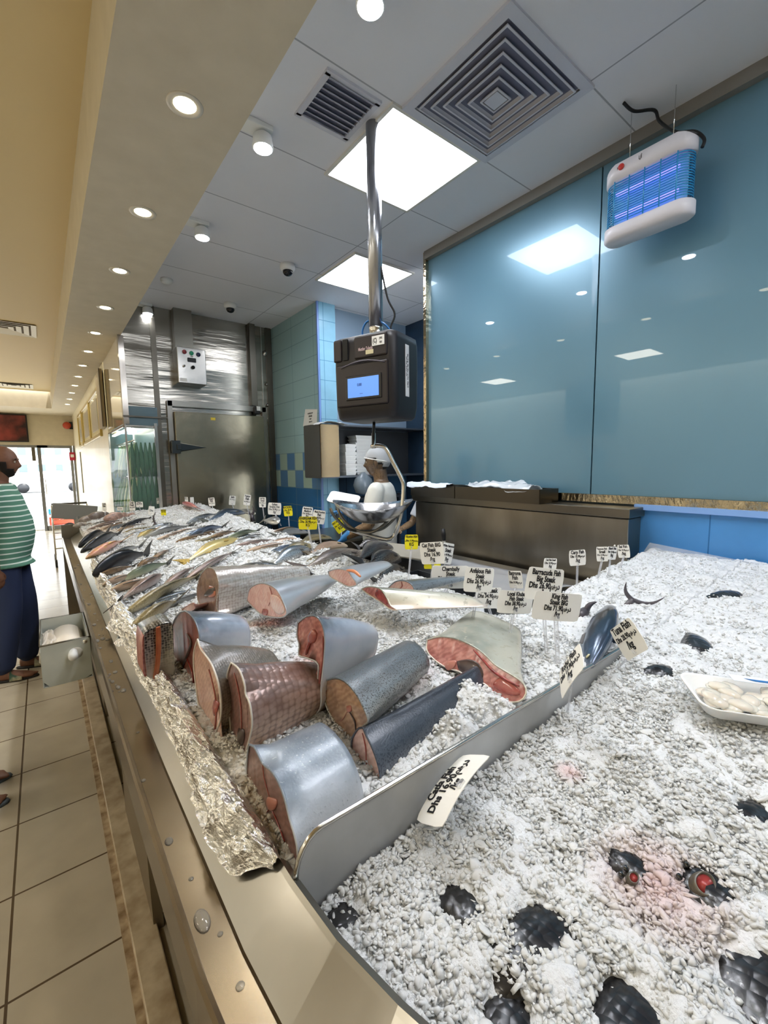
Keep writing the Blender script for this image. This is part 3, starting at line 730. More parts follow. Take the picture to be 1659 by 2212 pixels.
# body, gutter and rails -------------------------------------------------------
ct = thing('display_counter', 'long stainless steel fish display counter heaped with ice', 'counter', (.8, 2.5, 0))
def strip_along(prof, m, name, parent, off_n=None, pts=None, smooth=False):
    """sweep a cross-section prof=[(outward offset, z)] along EDGE (outward = to the customer side)"""
    E = [Vector((a, b)) for a, b in (pts or EDGE)]; V = []; F = []; n = len(prof)
    for i, p in enumerate(E):
        t = (E[min(i+1, len(E)-1)]-E[max(i-1, 0)]).normalized(); nrm = Vector((-t.y, t.x))
        for (o, z) in prof: V.append((p.x+nrm.x*o, p.y+nrm.y*o, z))
    for i in range(len(E)-1):
        for j in range(n-1): F.append((i*n+j, (i+1)*n+j, (i+1)*n+j+1, i*n+j+1))
    return mesh(name, V, F, m, parent, smooth)
fine = []
for i in range(len(EDGE)-1):
    a, b = EDGE[i], EDGE[i+1]
    for k in range(4): fine.append((a[0]+(b[0]-a[0])*k/4, a[1]+(b[1]-a[1])*k/4))
fine.append(EDGE[-1])
GUT = mat('gutter_steel', '8e7f68', .26, 1.0, noise=(7, '6f6250', .3), bump=(6, .12, .01))
strip_along([(-.012, .80), (-.010, .925), (0, .930), (.006, .925), (.075, .872)], STEEL, 'tank_wall', ct, pts=fine)
strip_along([(.075, .872), (.078, .868), (.124, .868), (.128, .884), (.134, .887), (.138, .88), (.139, .80), (.13, .79), (.06, .79)], GUT, 'drip_gutter', ct, pts=fine)
strip_along([(-.06, .82), (-.06, .14), (-.08, .10)], mat('counter_front_steel', 'b9ad95', .3, .9, noise=(2, 'a39578', .3)), 'front_panel', ct, pts=[(a, b) for a, b in fine if b > .3])
box('far_end_panel', ((.1+BACKX)/2, AY+.01, .5), (BACKX-.1, .02, 1.0), STEEL, ct)
box('back_panel', (BACKX+.01, (1.0+AY)/2+.3, .49), (.02, AY-1.6, .96), STEEL_D, ct)
boxes('base', [((.90, 2.85, .45), (1.05, 4.4, .68)), ((1.45, .42, .45), (1.8, .75, .68))], STEEL_D, ct)
# low kick rail standing before the counter, and the stone plinth on the floor
for (u, v) in (((283, 1756), (338, 2011)), ((196, 1400), (225, 1550))):
    A = pl(*u, 2, 0); B = pl(*v, 2, 0); xm = max(A.x, B.x)+.01
    quad('leg_plate', [(xm, B.y, .0), (xm, A.y, .0), (xm, A.y, .80), (xm, B.y+.1, .80)], mat('kick_steel', '8f8470', .3, .9), ct, thick=.03)
struct(box('trim_16', (.15, 2.4, .012), (.075, 5.6, .026), mat('stone_kerb', 'c4b498', .35, noise=(12, '8a7455', .2)), bevel=.004))
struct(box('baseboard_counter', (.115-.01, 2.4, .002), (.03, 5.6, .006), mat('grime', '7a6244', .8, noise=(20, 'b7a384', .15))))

# steel divider between the steaks and the near tank
dv = thing('divider', 'upright stainless steel divider plate between the fish steaks and the near ice', 'divider', (.8, PARTY, .9))
x0, x1 = .246, 1.42
prof = [(x0, .86), (x0+.002, .925)]+[(x0+.002+.045*(1-math.cos(math.pi/2*k/6)), .925+.062*math.sin(math.pi/2*k/6)) for k in range(1, 7)]+[(.8, .99), (1.3, .992), (x1-.03, .99), (x1, .96), (x1, .86)]
DVM = mat('divider_steel', 'cdcfcf', .4, .2, noise=(5, '9a9a98', .3), bump=(5, .25, .01))
V = [(a, PARTY-.0015, b) for a, b in prof]+[(a, PARTY+.0015, b) for a, b in prof]; k = len(prof)
mesh('plate', V, [tuple(range(k)), tuple(range(2*k-1, k-1, -1))]+[(i, i+k, (i+1) % k+k, (i+1) % k) for i in range(k)], DVM, dv)
tube('rolled_edge', [(a, PARTY, b) for a, b in prof[1:-1]], .0042, STEEL_L, dv, 8)

# ------------------------------------------------------------------ ICE
def ice_material(name, col, rough=.22, trans=.25, sss=.35, bumps=(90, .5, .004)):
    m = mat(name, col, rough, trans=trans, sss=sss, ior=1.31, bump=bumps, spec=.6)
    I_ = m.node_tree.nodes['Principled BSDF'].inputs; I_['Subsurface Scale'].default_value = .008; I_['Subsurface Radius'].default_value = (1, 1, 1)
    return m
ICE = ice_material('ice_bed', 'dfe1e2', .2, .0, .25, (140, .8, .006))
CHIP = ice_material('ice_chip', 'e6e7e6', .10, .0, .0, (110, .35, .003)); CHIP.node_tree.nodes['Principled BSDF'].inputs['Alpha'].default_value = .85
# pinkish melt-water staining where fish have bled
def stain(m, spots):
    nt = m.node_tree; b = nt.nodes['Principled BSDF']; tc = nt.nodes.new('ShaderNodeTexCoord')
    base = tuple(b.inputs['Base Color'].default_value); prev = None
    for (c, r, col) in spots:
        mp = nt.nodes.new('ShaderNodeMapping'); mp.inputs['Location'].default_value = tuple(-v/r for v in c); mp.inputs['Scale'].default_value = (1/r, 1/r, 1/r)
        nt.links.new(tc.outputs['Object'], mp.inputs[0]); g = nt.nodes.new('ShaderNodeTexGradient'); g.gradient_type = 'SPHERICAL'
        nt.links.new(mp.outputs[0], g.inputs[0]); mx = nt.nodes.new('ShaderNodeMixRGB'); nt.links.new(g.outputs['Fac'], mx.inputs[0])
        if prev is None: mx.inputs[1].default_value = base
        else: nt.links.new(prev, mx.inputs[1])
        mx.inputs[2].default_value = srgb(col); prev = mx.outputs[0]
    nt.links.new(prev, b.inputs['Base Color'])
spots = []
for (px_, py_, r, col) in ((580, 1345, .10, 'f2b9b0'), (690, 1430, .09, 'eec0b8'), (860, 1440, .10, 'e9c4bc'), (1420, 1900, .11, 'e0c6c4'), (450, 1650, .14, 'efe6d2'), (500, 1760, .12, 'eee2cc'), (1230, 1660, .035, 'dec0be'), (230, 1140, .35, 'd8c8b4')):
    q = onice(px_, py_); spots.append(((q.x, q.y, q.z), r, col))
stain(ICE, spots); stain(CHIP, spots)

def ice_bed(name, xa, xb, ya, yb, step, cond, amp, label):
    nx = int((xb-xa)/step)+1; ny = int((yb-ya)/step)+1
    gx = np.linspace(xa, xb, nx); gy = np.linspace(ya, yb, ny); X, Y = np.meshgrid(gx, gy)
    Z = zice(X, Y)
    n1 = fbm(X*28, Y*28, 4, 3)-.5; n2 = fbm(X*9, Y*9, 2, 9)-.5
    rid = np.abs(vnoise(X*70, Y*70, 5)-.5)
    Z = Z+n2*amp*1.6+n1*amp*1.2-rid*amp*.9+(fbm(X*140, Y*140, 2, 21)-.4)*amp*.35
    ok = cond(X, Y)
    f = ok[:-1, :-1] & ok[1:, :-1] & ok[:-1, 1:] & ok[1:, 1:]
    idx = np.arange(nx*ny).reshape(ny, nx)
    a = idx[:-1, :-1][f]; b = idx[:-1, 1:][f]; c = idx[1:, 1:][f]; d = idx[1:, :-1][f]
    F = np.stack([a, b, c, d], 1)
    # solid: drop a skirt round the border
    used, inv = np.unique(F, return_inverse=True); P = np.stack([X.ravel(), Y.ravel(), Z.ravel()], 1)[used]; F = inv.reshape(F.shape)
    E = {}
    for q in F:
        for i in range(4):
            e = (int(q[i]), int(q[(i+1) % 4])); r = (e[1], e[0])
            if r in E: del E[r]
            else: E[e] = 1
    nb = len(P); low = {}; V = [tuple(p) for p in P]; FF = [tuple(int(i) for i in q) for q in F]
    for (s, t) in E:
        for v in (s, t):
            if v not in low: low[v] = len(V); V.append((V[v][0], V[v][1], .815))
        FF.append((t, s, low[s], low[t]))
    o = mesh(name, V, FF, ICE, None, True)
    return tag(o, label, 'ice', kind='stuff')
inA = lambda X, Y: (X > xfront(Y)-.004) & ((Y > PARTY+.004) | ((X > 1.425) & (Y > PARTY-.012))) & (Y < AY) & (X < xback(Y))
inB = lambda X, Y: (X > xfront(Y)-.004) & (X < xback(Y)) & (((Y > -.10) & (Y < PARTY-.004)))
ice_bed('crushed_ice', .22, 2.5, PARTY-.012, 1.9, .0065, inA, .020, 'crushed ice heaped under the fish steaks behind the divider')
ice_bed('crushed_ice', .22, 1.5, 1.88, AY, .011, inA, .022, 'crushed ice bed under the rows of whole fish')
ice_bed('crushed_ice', .22, 2.5, -.10, PARTY-.004, .006, inB, .018, 'crushed ice filling the near tank in the foreground')

# loose lumps of ice lying on the bed
_ico = bmesh.new(); bmesh.ops.create_icosphere(_ico, subdivisions=2, radius=1.0)
ICV = np.array([v.co[:] for v in _ico.verts]); ICF = np.array([[v.index for v in f.verts] for f in _ico.faces]); _ico.free()
_ico = bmesh.new(); bmesh.ops.create_icosphere(_ico, subdivisions=1, radius=1.0)
IC1V = np.array([v.co[:] for v in _ico.verts]); IC1F = np.array([[v.index for v in f.verts] for f in _ico.faces]); _ico.free()
def chips(name, n, xa, xb, ya, yb, cond, smin, smax, seed, label, lod=2, zoff=0.0, keep=None, flat=(.28, .6), pts=None, m=None, tilt=.8, smooth=True):
    rs = np.random.RandomState(seed)
    if pts is None:
        X = rs.uniform(xa, xb, n*2); Y = rs.uniform(ya, yb, n*2); k = cond(X, Y)
        for (a, b, r, dd) in PATCH: k &= ~(((X-a)**2+(Y-b)**2 < (r*.78)**2) & (rs.uniform(0, 1, n*2) < .9))
        if keep is not None: k &= keep(X, Y, rs)
        X = X[k][:n]; Y = Y[k][:n]; Z = zice(X, Y)+zoff+(fbm(X*9, Y*9, 2, 9)-.5)*.03+rs.uniform(-.0045, .003, len(X))
    else: X, Y, Z = pts
    n = len(X); base, BF = (ICV, ICF) if lod == 2 else (IC1V, IC1F); nv = len(base)
    S_ = smin+(smax-smin)*rs.uniform(0, 1, n)**2.2
    # random lumpy distortion per chip
    dirs = rs.normal(size=(n, 3, 3)); dirs /= np.linalg.norm(dirs, axis=2, keepdims=True)
    B = np.repeat(base[None], n, 0)
    for q in range(3):
        dt = np.einsum('nvk,nk->nv', B, dirs[:, q])
        B = B*(1+.28*np.sin(dt*3+q)[:, :, None]*.6)
    B = B+rs.normal(size=B.shape)*.13
    asp = np.stack([rs.uniform(.75, 1.25, n), rs.uniform(.55, 1, n), rs.uniform(flat[0], flat[1], n)], 1)
    B = B*asp[:, None, :]*S_[:, None, None]
    a = rs.uniform(0, 2*math.pi, n); t = rs.normal(size=n)*tilt*.5; t2 = rs.normal(size=n)*tilt*.5
    ca, sa = np.cos(a), np.sin(a); cb_, sb = np.cos(t), np.sin(t); cc, ss = np.cos(t2), np.sin(t2)
    Rz = np.zeros((n, 3, 3)); Rz[:, 0, 0] = ca; Rz[:, 0, 1] = -sa; Rz[:, 1, 0] = sa; Rz[:, 1, 1] = ca; Rz[:, 2, 2] = 1
    Ry = np.zeros((n, 3, 3)); Ry[:, 0, 0] = cb_; Ry[:, 0, 2] = sb; Ry[:, 2, 0] = -sb; Ry[:, 2, 2] = cb_; Ry[:, 1, 1] = 1
    Rx = np.zeros((n, 3, 3)); Rx[:, 0, 0] = 1; Rx[:, 1, 1] = cc; Rx[:, 1, 2] = -ss; Rx[:, 2, 1] = ss; Rx[:, 2, 2] = cc
    RR = Ry @ Rx @ Rz
    B = np.einsum('nij,nvj->nvi', RR, B)+np.stack([X, Y, Z], 1)[:, None, :]
    V = B.reshape(-1, 3); F = (BF[None]+(np.arange(n)*nv)[:, None, None]).reshape(-1, 3)
    me = bpy.data.meshes.new(name); me.vertices.add(len(V)); me.vertices.foreach_set('co', V.ravel())
    me.loops.add(F.size); me.loops.foreach_set('vertex_index', F.ravel().astype(np.int32))
    me.polygons.add(len(F)); me.polygons.foreach_set('loop_start', np.arange(0, F.size, 3, dtype=np.int32))
    me.polygons.foreach_set('loop_total', np.full(len(F), 3, np.int32)); me.update(calc_edges=True)
    o = link(name, me, m or CHIP, None, smooth)
    return tag(o, label, 'ice', kind='stuff')
chips('ice_chips', 38000, .22, 1.5, -.1, PARTY-.008, inB, .0024, .0075, 1, 'loose flakes of ice covering the near tank in the foreground', zoff=-.0022, lod=1, smooth=False, keep=lambda X, Y, rs: rs.uniform(0, 1, len(X)) < 1.15-.75*X)
chips('ice_chips', 500, .24, 1.1, -.08, PARTY-.012, inB, .007, .015, 11, 'larger clear lumps of ice lying on the near tank', flat=(.16, .34), zoff=-.002, keep=lambda X, Y, rs: rs.uniform(0, 1, len(X)) < 1.2-X)
chips('ice_chips', 7000, 1.2, 2.45, -.1, .96, lambda X, Y: inA(X, Y) | inB(X, Y), .0025, .007, 5, 'fine snowy ice grains over the right-hand part of the display', zoff=-.003, flat=(.4, .8), lod=1, smooth=False)
chips('ice_chips', 24000, .24, 1.3, PARTY+.008, 1.9, inA, .003, .0085, 2, 'loose flakes of ice around the fish steaks', zoff=-.0012, lod=1, smooth=False)
chips('ice_chips', 14000, .24, 1.47, 1.9, AY, inA, .005, .012, 3, 'loose lumps of ice between the rows of whole fish', lod=1)

# ------------------------------------------------------------------ FOIL along the front edge
def foil():
    ys_ = np.arange(.575, 3.35, .006); prof = [(-.014, .918), (-.004, .934), (.006, .942), (.016, .936), (.024, .926), (.034, .912), (.044, .900), (.052, .892)]
    V = []; F = []; n = 0; rs = np.random.RandomState(4)
    sub = []
    for i in range(len(prof)-1):
        for k in range(4): t = k/4; sub.append((prof[i][0]*(1-t)+prof[i+1][0]*t, prof[i][1]*(1-t)+prof[i+1][1]*t))
    sub.append(prof[-1]); n = len(sub)
    for i, y in enumerate(ys_):
        bulge = 1+.55*math.exp(-((y-1.98)/.09)**2)+.25*math.exp(-((y-.75)/.12)**2)+.2*(vnoise(np.array([y*7]), np.array([1.5]), 3)[0]-.5)
        end = float(sstep(3.35, 2.6, y)) if y > 2.6 else 1
        end *= 1 if y > .62 else .6+.4*(y-.56)/.06
        cl = float(sstep(.570, .640, y)); cl = .25+.75*cl
        for j, (o, z) in enumerate(sub):
            u = j/(n-1)
            c = np.array([y*45, u*4.0]); nn = abs(vnoise(np.array([c[0]]), np.array([c[1]]), 11)[0]-.5)*2
            n2 = abs(vnoise(np.array([y*90]), np.array([u*9.0]), 12)[0]-.5)*2
            h = (.024*nn+.012*n2)*(.55+.6*math.sin(math.pi*min(1, u*1.1)))
            wid = (.8+.2*end)
            V.append((.241-o*bulge*wid*cl-h*.6*cl, y+.005*nn, .93+(z-.93)*cl+.006*end+h*.9*cl))
    m = len(ys_)
    for i in range(m-1):
        for j in range(n-1): F.append((i*n+j, (i+1)*n+j, (i+1)*n+j+1, i*n+j+1))
    o = mesh('foil_strip', V, F, mat('aluminium_foil', 'ececea', .14, 1.0, bump=(150, .8, .006)), None, False)
    sol = o.modifiers.new('thick', 'SOLIDIFY'); sol.thickness = .0006
    tag(o, 'crumpled aluminium foil folded over the front rim of the ice tank', 'foil')
foil()
# torn foil corner sticking out by the scaled fish piece
V = []; F = []
q0 = Vector((.232, 1.84, .945))
for i in range(13):
    for j in range(9):
        u, v = i/12-.5, j/8; nn = abs(vnoise(np.array([i*1.3]), np.array([j*1.1]), 5)[0]-.5)
        V.append((q0.x-.075*v*(1-1.0*abs(u))+.02*nn, q0.y+u*.22+.02*v, q0.z-.06*v+.035*nn-.01))
for i in range(12):
    for j in range(8): F.append((i*9+j, (i+1)*9+j, (i+1)*9+j+1, i*9+j+1))
o = mesh('foil_flap', V, F, mat('aluminium_foil', 'd6d2c8', .16, 1.0), None, False); so = o.modifiers.new('thick', 'SOLIDIFY'); so.thickness = .0006
tag(o, 'torn flap of crumpled foil sticking out over the steel gutter', 'foil')

# water drops on the gutter
DROP = mat('water', 'cfc8b8', .03, metal=.0, alpha=.3, coat=1.0, spec=1.0)
dl = [(.135, .62, .011, 1.9), (.150, .505, .006, 1), (.128, .80, .007, 1.4), (.140, .70, .004, 1), (.150, .585, .004, 1), (.12, 1.0, .005, 1), (.14, 1.2, .004, 1)]
for k in range(36):
    y = 1.45+rnd.random()**1.6*2.6; dl.append((.112+rnd.random()*.045, y, .003+rnd.random()*.006, 1+rnd.random()*1.3))
for k, (x, y, r, st) in enumerate(dl):
    o = lathe('water_drop', [(r, 0), (r*.92, r*.25), (r*.6, r*.42), (0, r*.5)], (x, y, .868), DROP, None, 14, (0, 0, 1), True, sx=1, sy=st)
    tag(o, 'clear water drop lying on the steel gutter of the counter', 'water drop', 'water drops on the gutter')
# ================================================================== FISH
def skin(name, stops, cells=None, speck=None, rough=.3, metal=.35, coat=.6, axis=2, cellcol=None, bumpd=.0012, nz=.25, streak=None):
    """stops=[(pos, colour)] along the generated axis from bottom to top; cells=scale size (m); speck=(size m, colour, amount)"""
    if name in MATS: return MATS[name]
    m = bpy.data.materials.new(name); m.use_nodes = True; nt = m.node_tree; b = nt.nodes['Principled BSDF']
    tc = nt.nodes.new('ShaderNodeTexCoord'); sp = nt.nodes.new('ShaderNodeSeparateXYZ'); nt.links.new(tc.outputs['Generated'], sp.inputs[0])
    n = nt.nodes.new('ShaderNodeTexNoise'); n.inputs['Scale'].default_value = 22; n.inputs['Detail'].default_value = 6
    nt.links.new(tc.outputs['Object'], n.inputs['Vector'])
    ma = nt.nodes.new('ShaderNodeMath'); ma.operation = 'MULTIPLY_ADD'; nt.links.new(n.outputs[0], ma.inputs[0]); ma.inputs[1].default_value = nz
    nt.links.new(sp.outputs[axis], ma.inputs[2])
    mb = nt.nodes.new('ShaderNodeMath'); mb.operation = 'SUBTRACT'; nt.links.new(ma.outputs[0], mb.inputs[0]); mb.inputs[1].default_value = nz/2
    r = nt.nodes.new('ShaderNodeValToRGB'); cr = r.color_ramp
    cr.elements[0].position = stops[0][0]; cr.elements[0].color = srgb(stops[0][1])
    cr.elements[1].position = stops[-1][0]; cr.elements[1].color = srgb(stops[-1][1])
    for p, c in stops[1:-1]: e = cr.elements.new(p); e.color = srgb(c)
    nt.links.new(mb.outputs[0], r.inputs[0]); out = r.outputs[0]; height = None
    if cells:
        v = nt.nodes.new('ShaderNodeTexVoronoi'); v.feature = 'F1'; v.inputs['Scale'].default_value = 1/cells; v.inputs['Randomness'].default_value = .35
        nt.links.new(tc.outputs['Object'], v.inputs['Vector'])
        rr = nt.nodes.new('ShaderNodeValToRGB'); rr.color_ramp.elements[0].position = .42; rr.color_ramp.elements[1].position = .72
        rr.color_ramp.elements[0].color = (0, 0, 0, 1); rr.color_ramp.elements[1].color = (1, 1, 1, 1)
        nt.links.new(v.outputs['Distance'], rr.inputs[0])
        mx = nt.nodes.new('ShaderNodeMixRGB'); mx.inputs[2].default_value = srgb(cellcol or '2a2a2c'); nt.links.new(out, mx.inputs[1])
        mu = nt.nodes.new('ShaderNodeMath'); mu.operation = 'MULTIPLY'; mu.inputs[1].default_value = .75; nt.links.new(rr.outputs[0], mu.inputs[0])
        nt.links.new(mu.outputs[0], mx.inputs[0]); out = mx.outputs[0]; height = v.outputs['Distance']
    if speck:
        v = nt.nodes.new('ShaderNodeTexNoise'); v.inputs['Scale'].default_value = 1/speck[0]; v.inputs['Detail'].default_value = 4
        nt.links.new(tc.outputs['Object'], v.inputs['Vector'])
        rr = nt.nodes.new('ShaderNodeValToRGB'); rr.color_ramp.elements[0].position = .6-speck[2]; rr.color_ramp.elements[1].position = .66-speck[2]
        nt.links.new(v.outputs[0], rr.inputs[0])
        mx = nt.nodes.new('ShaderNodeMixRGB'); mx.inputs[2].default_value = srgb(speck[1]); nt.links.new(out, mx.inputs[1]); nt.links.new(rr.outputs[0], mx.inputs[0]); out = mx.outputs[0]
        if height is None: height = v.outputs[0]
    nt.links.new(out, b.inputs['Base Color']); b.inputs['Roughness'].default_value = rough; b.inputs['Metallic'].default_value = metal
    b.inputs['Coat Weight'].default_value = coat*.6; b.inputs['Coat Roughness'].default_value = .18
    if height is None: height = n.outputs[0]
    bp = nt.nodes.new('ShaderNodeBump'); bp.inputs['Strength'].default_value = .55; bp.inputs['Distance'].default_value = bumpd; bp.invert = bool(cells)
    nt.links.new(height, bp.inputs['Height']); nt.links.new(bp.outputs[0], b.inputs['Normal'])
    MATS[name] = m; return m
def flesh(name, c1, c2, c3=None, sc=28):
    if name in MATS: return MATS[name]
    m = bpy.data.materials.new(name); m.use_nodes = True; nt = m.node_tree; b = nt.nodes['Principled BSDF']
    tc = nt.nodes.new('ShaderNodeTexCoord')
    n = nt.nodes.new('ShaderNodeTexNoise'); n.inputs['Scale'].default_value = 26; n.inputs['Detail'].default_value = 5; n.inputs['Distortion'].default_value = .8
    nt.links.new(tc.outputs['Object'], n.inputs['Vector'])
    r = nt.nodes.new('ShaderNodeValToRGB'); r.color_ramp.elements[0].position = .36; r.color_ramp.elements[1].position = .62
    r.color_ramp.elements[0].color = srgb(c1); r.color_ramp.elements[1].color = srgb(c2)
    if c3: e = r.color_ramp.elements.new(.8); e.color = srgb(c3)
    nt.links.new(n.outputs[0], r.inputs[0])
    w = nt.nodes.new('ShaderNodeTexWave'); w.wave_type = 'RINGS'; w.inputs['Scale'].default_value = sc; w.inputs['Distortion'].default_value = 6; w.inputs['Detail Scale'].default_value = 1.5
    nt.links.new(tc.outputs['Object'], w.inputs['Vector'])
    mx = nt.nodes.new('ShaderNodeMixRGB'); mx.blend_type = 'SOFT_LIGHT'; mx.inputs[0].default_value = .22
    nt.links.new(r.outputs[0], mx.inputs[1]); nt.links.new(w.outputs[0], mx.inputs[2]); nt.links.new(mx.outputs[0], b.inputs['Base Color'])
    b.inputs['Roughness'].default_value = .3; b.inputs['Subsurface Weight'].default_value = .2; b.inputs['Subsurface Scale'].default_value = .006; b.inputs['Coat Weight'].default_value = .4; b.inputs['Coat Roughness'].default_value = .15
    bp = nt.nodes.new('ShaderNodeBump'); bp.inputs['Strength'].default_value = .4; bp.inputs['Distance'].default_value = .002
    nt.links.new(n.outputs[0], bp.inputs['Height']); nt.links.new(bp.outputs[0], b.inputs['Normal'])
    MATS[name] = m; return m
BLOOD = mat('blood_line', '6e1c1c', .25, coat=.5, noise=(60, 'a8443c', .2)); DARKG = mat('belly_lining', '2a2526', .3, coat=.5, noise=(40, '55403c', .3))
BONE = mat('bone', 'b37464', .35, coat=.5); VEIN = mat('blood_red', '8f3a36', .25, coat=.6, noise=(50, 'b0655c', .3))

def resample(P, n):
    P = smooth_path(list(P)+[P[0]], 5)[:-1]
    L = [0]; k = len(P)
    for i in range(k): L.append(L[-1]+(P[(i+1) % k]-P[i]).length)
    out = []
    for j in range(n):
        s = L[-1]*j/n; i = 0
        while L[i+1] < s: i += 1
        t = (s-L[i])/max(1e-9, L[i+1]-L[i]); out.append(P[i].lerp(P[(i+1) % k], t))
    return out
def cv(pts, ox, oy, s): return [(ox+a/s, oy+b/s) for a, b in pts]
def c7(*p): return cv(p, 260, 1200, 2.765)     # trace helper, crop 1
def c8(*p): return cv(p, 640, 1200, 2.765)     # trace helper, crop 2
def piece(name, label, face, x0, yaw, L, ez, ey, skinm, fleshm, slope=0.0, drop=0.0, feats=(), group=None, tilt=0.0, n=72, K=16, rim=None, bulge=0.0, top_pull=0.0, dy=0.0):
    """cut fish piece: face outline lies in the plane x=x0 (tilted by `tilt`), skin sweeps back along yaw"""
    F0 = [pl(a, b, 0, x0) for a, b in face]
    pts = resample(F0, n); c = sum(pts, Vector())/n
    zmin = min(p.z for p in pts); zmax = max(p.z for p in pts)
    pts = [p+Vector((tilt*(p.z-zmin), 0, 0)) for p in pts]
    t = thing(name, label, 'fish', (c.x, c.y, zmin), group)
    ax = Vector((math.cos(yaw), math.sin(yaw), slope)); V = []; Fs = []
    c = sum(pts, Vector())/n; rings = []; sm = list(pts)
    for _ in range(40): sm = [(sm[i-1]+sm[i]*2+sm[(i+1) % n])/4 for i in range(n)]
    ctr = sum(sm, Vector())/n; hull = [ctr+(q-ctr)*1.03 for q in sm]
    for k in range(K+1):
        u = k/K; s = 1-(1-1)*u; sz = 1-(1-ez)*u**1.6; syy = 1-(1-ey)*u**1.6
        b = 1+bulge*math.sin(math.pi*min(1, u*1.6))
        cc = c+ax*(L*u)+Vector((0, 0, -drop*u*u))
        f_ = min(1, u*4); rings.append([cc+Vector(((p.x-c.x)*(1-u), (p.y-c.y)*syy*b, (p.z-c.z)*sz*b)) for p in [pts[i].lerp(hull[i], f_) for i in range(n)]])
    for r in rings: V += r
    for k in range(K):
        for j in range(n): Fs.append((k*n+j, k*n+(j+1) % n, (k+1)*n+(j+1) % n, (k+1)*n+j))
    Fs.append(tuple(K*n+j for j in range(n)))
    mesh('body', V, Fs, skinm, t, True)
    # cut face: concave-safe fill, subdivided and roughened, set a touch inside the skin
    bm = bmesh.new(); bv = [bm.verts.new(p+ax*.0015) for p in pts]; bm.faces.new(bv)
    bmesh.ops.triangulate(bm, faces=bm.faces[:])
    bmesh.ops.subdivide_edges(bm, edges=[e for e in bm.edges if e.calc_length() > .012], cuts=2, use_grid_fill=True)
    bmesh.ops.triangulate(bm, faces=bm.faces[:])
    for v in bm.verts:
        if not v.is_boundary:
            q = fbm(np.array([v.co.y*60]), np.array([v.co.z*60]), 3, 4)[0]-.5
            v.co -= ax*(.004*q+.001)
    from_bm('cut_face', bm, fleshm, t, True)
    # skin rim round the cut
    V2, F2 = tube_data(pts, .0022, 6, False, True); mesh('skin_rim', V2, F2, rim or skinm, t, True)
    for ft in feats:
        kind, fp, fm, h = ft
        if kind == 'blob':
            q = resample([pl(a, b, 0, x0)+Vector((tilt*(pl(a, b, 0, x0).z-zmin), 0, 0)) for a, b in fp], 28); qc = sum(q, Vector())/28
            rr_ = [[qc+(p-qc)*s_-ax*hh for p in q] for s_, hh in ((1, -.001), (.97, .3*h), (.8, .75*h), (.45, h), (.05, h*.9))]
            Vv, Ff = loft(rr_); mesh('marking', Vv, Ff, fm, t, True)
        else:
            P = smooth_path([pl(a, b, 0, x0)+Vector((tilt*(pl(a, b, 0, x0).z-zmin), 0, 0))-ax*h*.3 for a, b in fp], 5)
            rs_ = [h*(.5+.5*math.sin(math.pi*(i+.5)/len(P))) for i in range(len(P))]
            mesh('blood_seam', *tube_data(P, rs_, 8), fm, t, True)
    return t
SK_KING = skin('skin_kingfish', [(0, 'eef0f2'), (.5, 'e0e3e7'), (.75, 'b4bbc3'), (.9, '8a949e'), (1, '6b7682')], speck=(.006, 'aab0b6', -.03), rough=.36, metal=.2)
SK_TUNA = skin('skin_tuna', [(0, '868b92'), (.35, '686f79'), (.7, '4c545f'), (1, '262b34')], speck=(.0035, '3a414c', .08), rough=.3, metal=.2)
SK_BARR = skin('skin_barracuda', [(0, 'd8d3c8'), (.5, 'b9b8b0'), (.8, '83898c'), (1, '5d666c')], speck=(.0028, '4b4a48', .06), rough=.3, metal=.25)
SK_BIG = skin('skin_pale_silver', [(0, 'e9e6e2'), (.5, 'd9d9da'), (.82, 'a9b2c0'), (1, '59636e')], rough=.24, metal=.2)
SK_OPEN = skin('skin_pearl', [(0, 'e9d9cf'), (.4, 'ded9c9'), (.8, 'c2c2b4'), (1, '8f9488')], speck=(.02, 'b9b7a6', .0), rough=.25, metal=.3)
SK_SCALE = skin('skin_pale_scales', [(0, 'e9e2dc'), (.6, 'dcd8d2'), (1, '9b958c')], cells=.011, cellcol='a59a92', rough=.25, metal=.4)
SK_RED = skin('skin_red_scales', [(0, 'e3c8b2'), (.5, 'd6b7a2'), (.8, '9a7e74'), (1, '6b5d5a')], cells=.0145, cellcol='7a5d50', rough=.28, metal=.3, bumpd=.003)
SK_GREY = skin('skin_grey_rough', [(0, 'd4c7a8'), (.45, 'c5b9a2'), (.75, '80786c'), (1, '4d4a46')], cells=.006, cellcol='5a5248', rough=.3, metal=.2)
SK_FINE = skin('skin_fine_grey', [(0, 'cfd2d4'), (1, '9aa0a6')], rough=.3, metal=.4)
SK_BLK = skin('skin_black_scales', [(0, 'd9d2c2'), (.35, '8f8a80'), (.6, '3a3b3c'), (1, '1e2022')], cells=.007, cellcol='b9b4a8', rough=.25, metal=.3)
FL_BR = flesh('flesh_brown', '6f4e49', '8f6c64'); FL_PK = flesh('flesh_pink', 'e0aba0', 'efc9bd'); FL_BG = flesh('flesh_beige', '9c7a64', 'b8967a')
FL_DK = flesh('flesh_dark_red', '5f2a22', '8a4a3c'); FL_RD = flesh('flesh_red', 'a05a54', 'c98a80', 'dfb0a4'); FL_LT = flesh('flesh_light', 'bd9080', 'd6b09e')
FL_GY = flesh('flesh_grey', '7d5f56', 'a08272')
GRP = 'cut fish pieces on the ice'
WR = mat('white_rim', 'd9d2c8', .3, coat=.4)
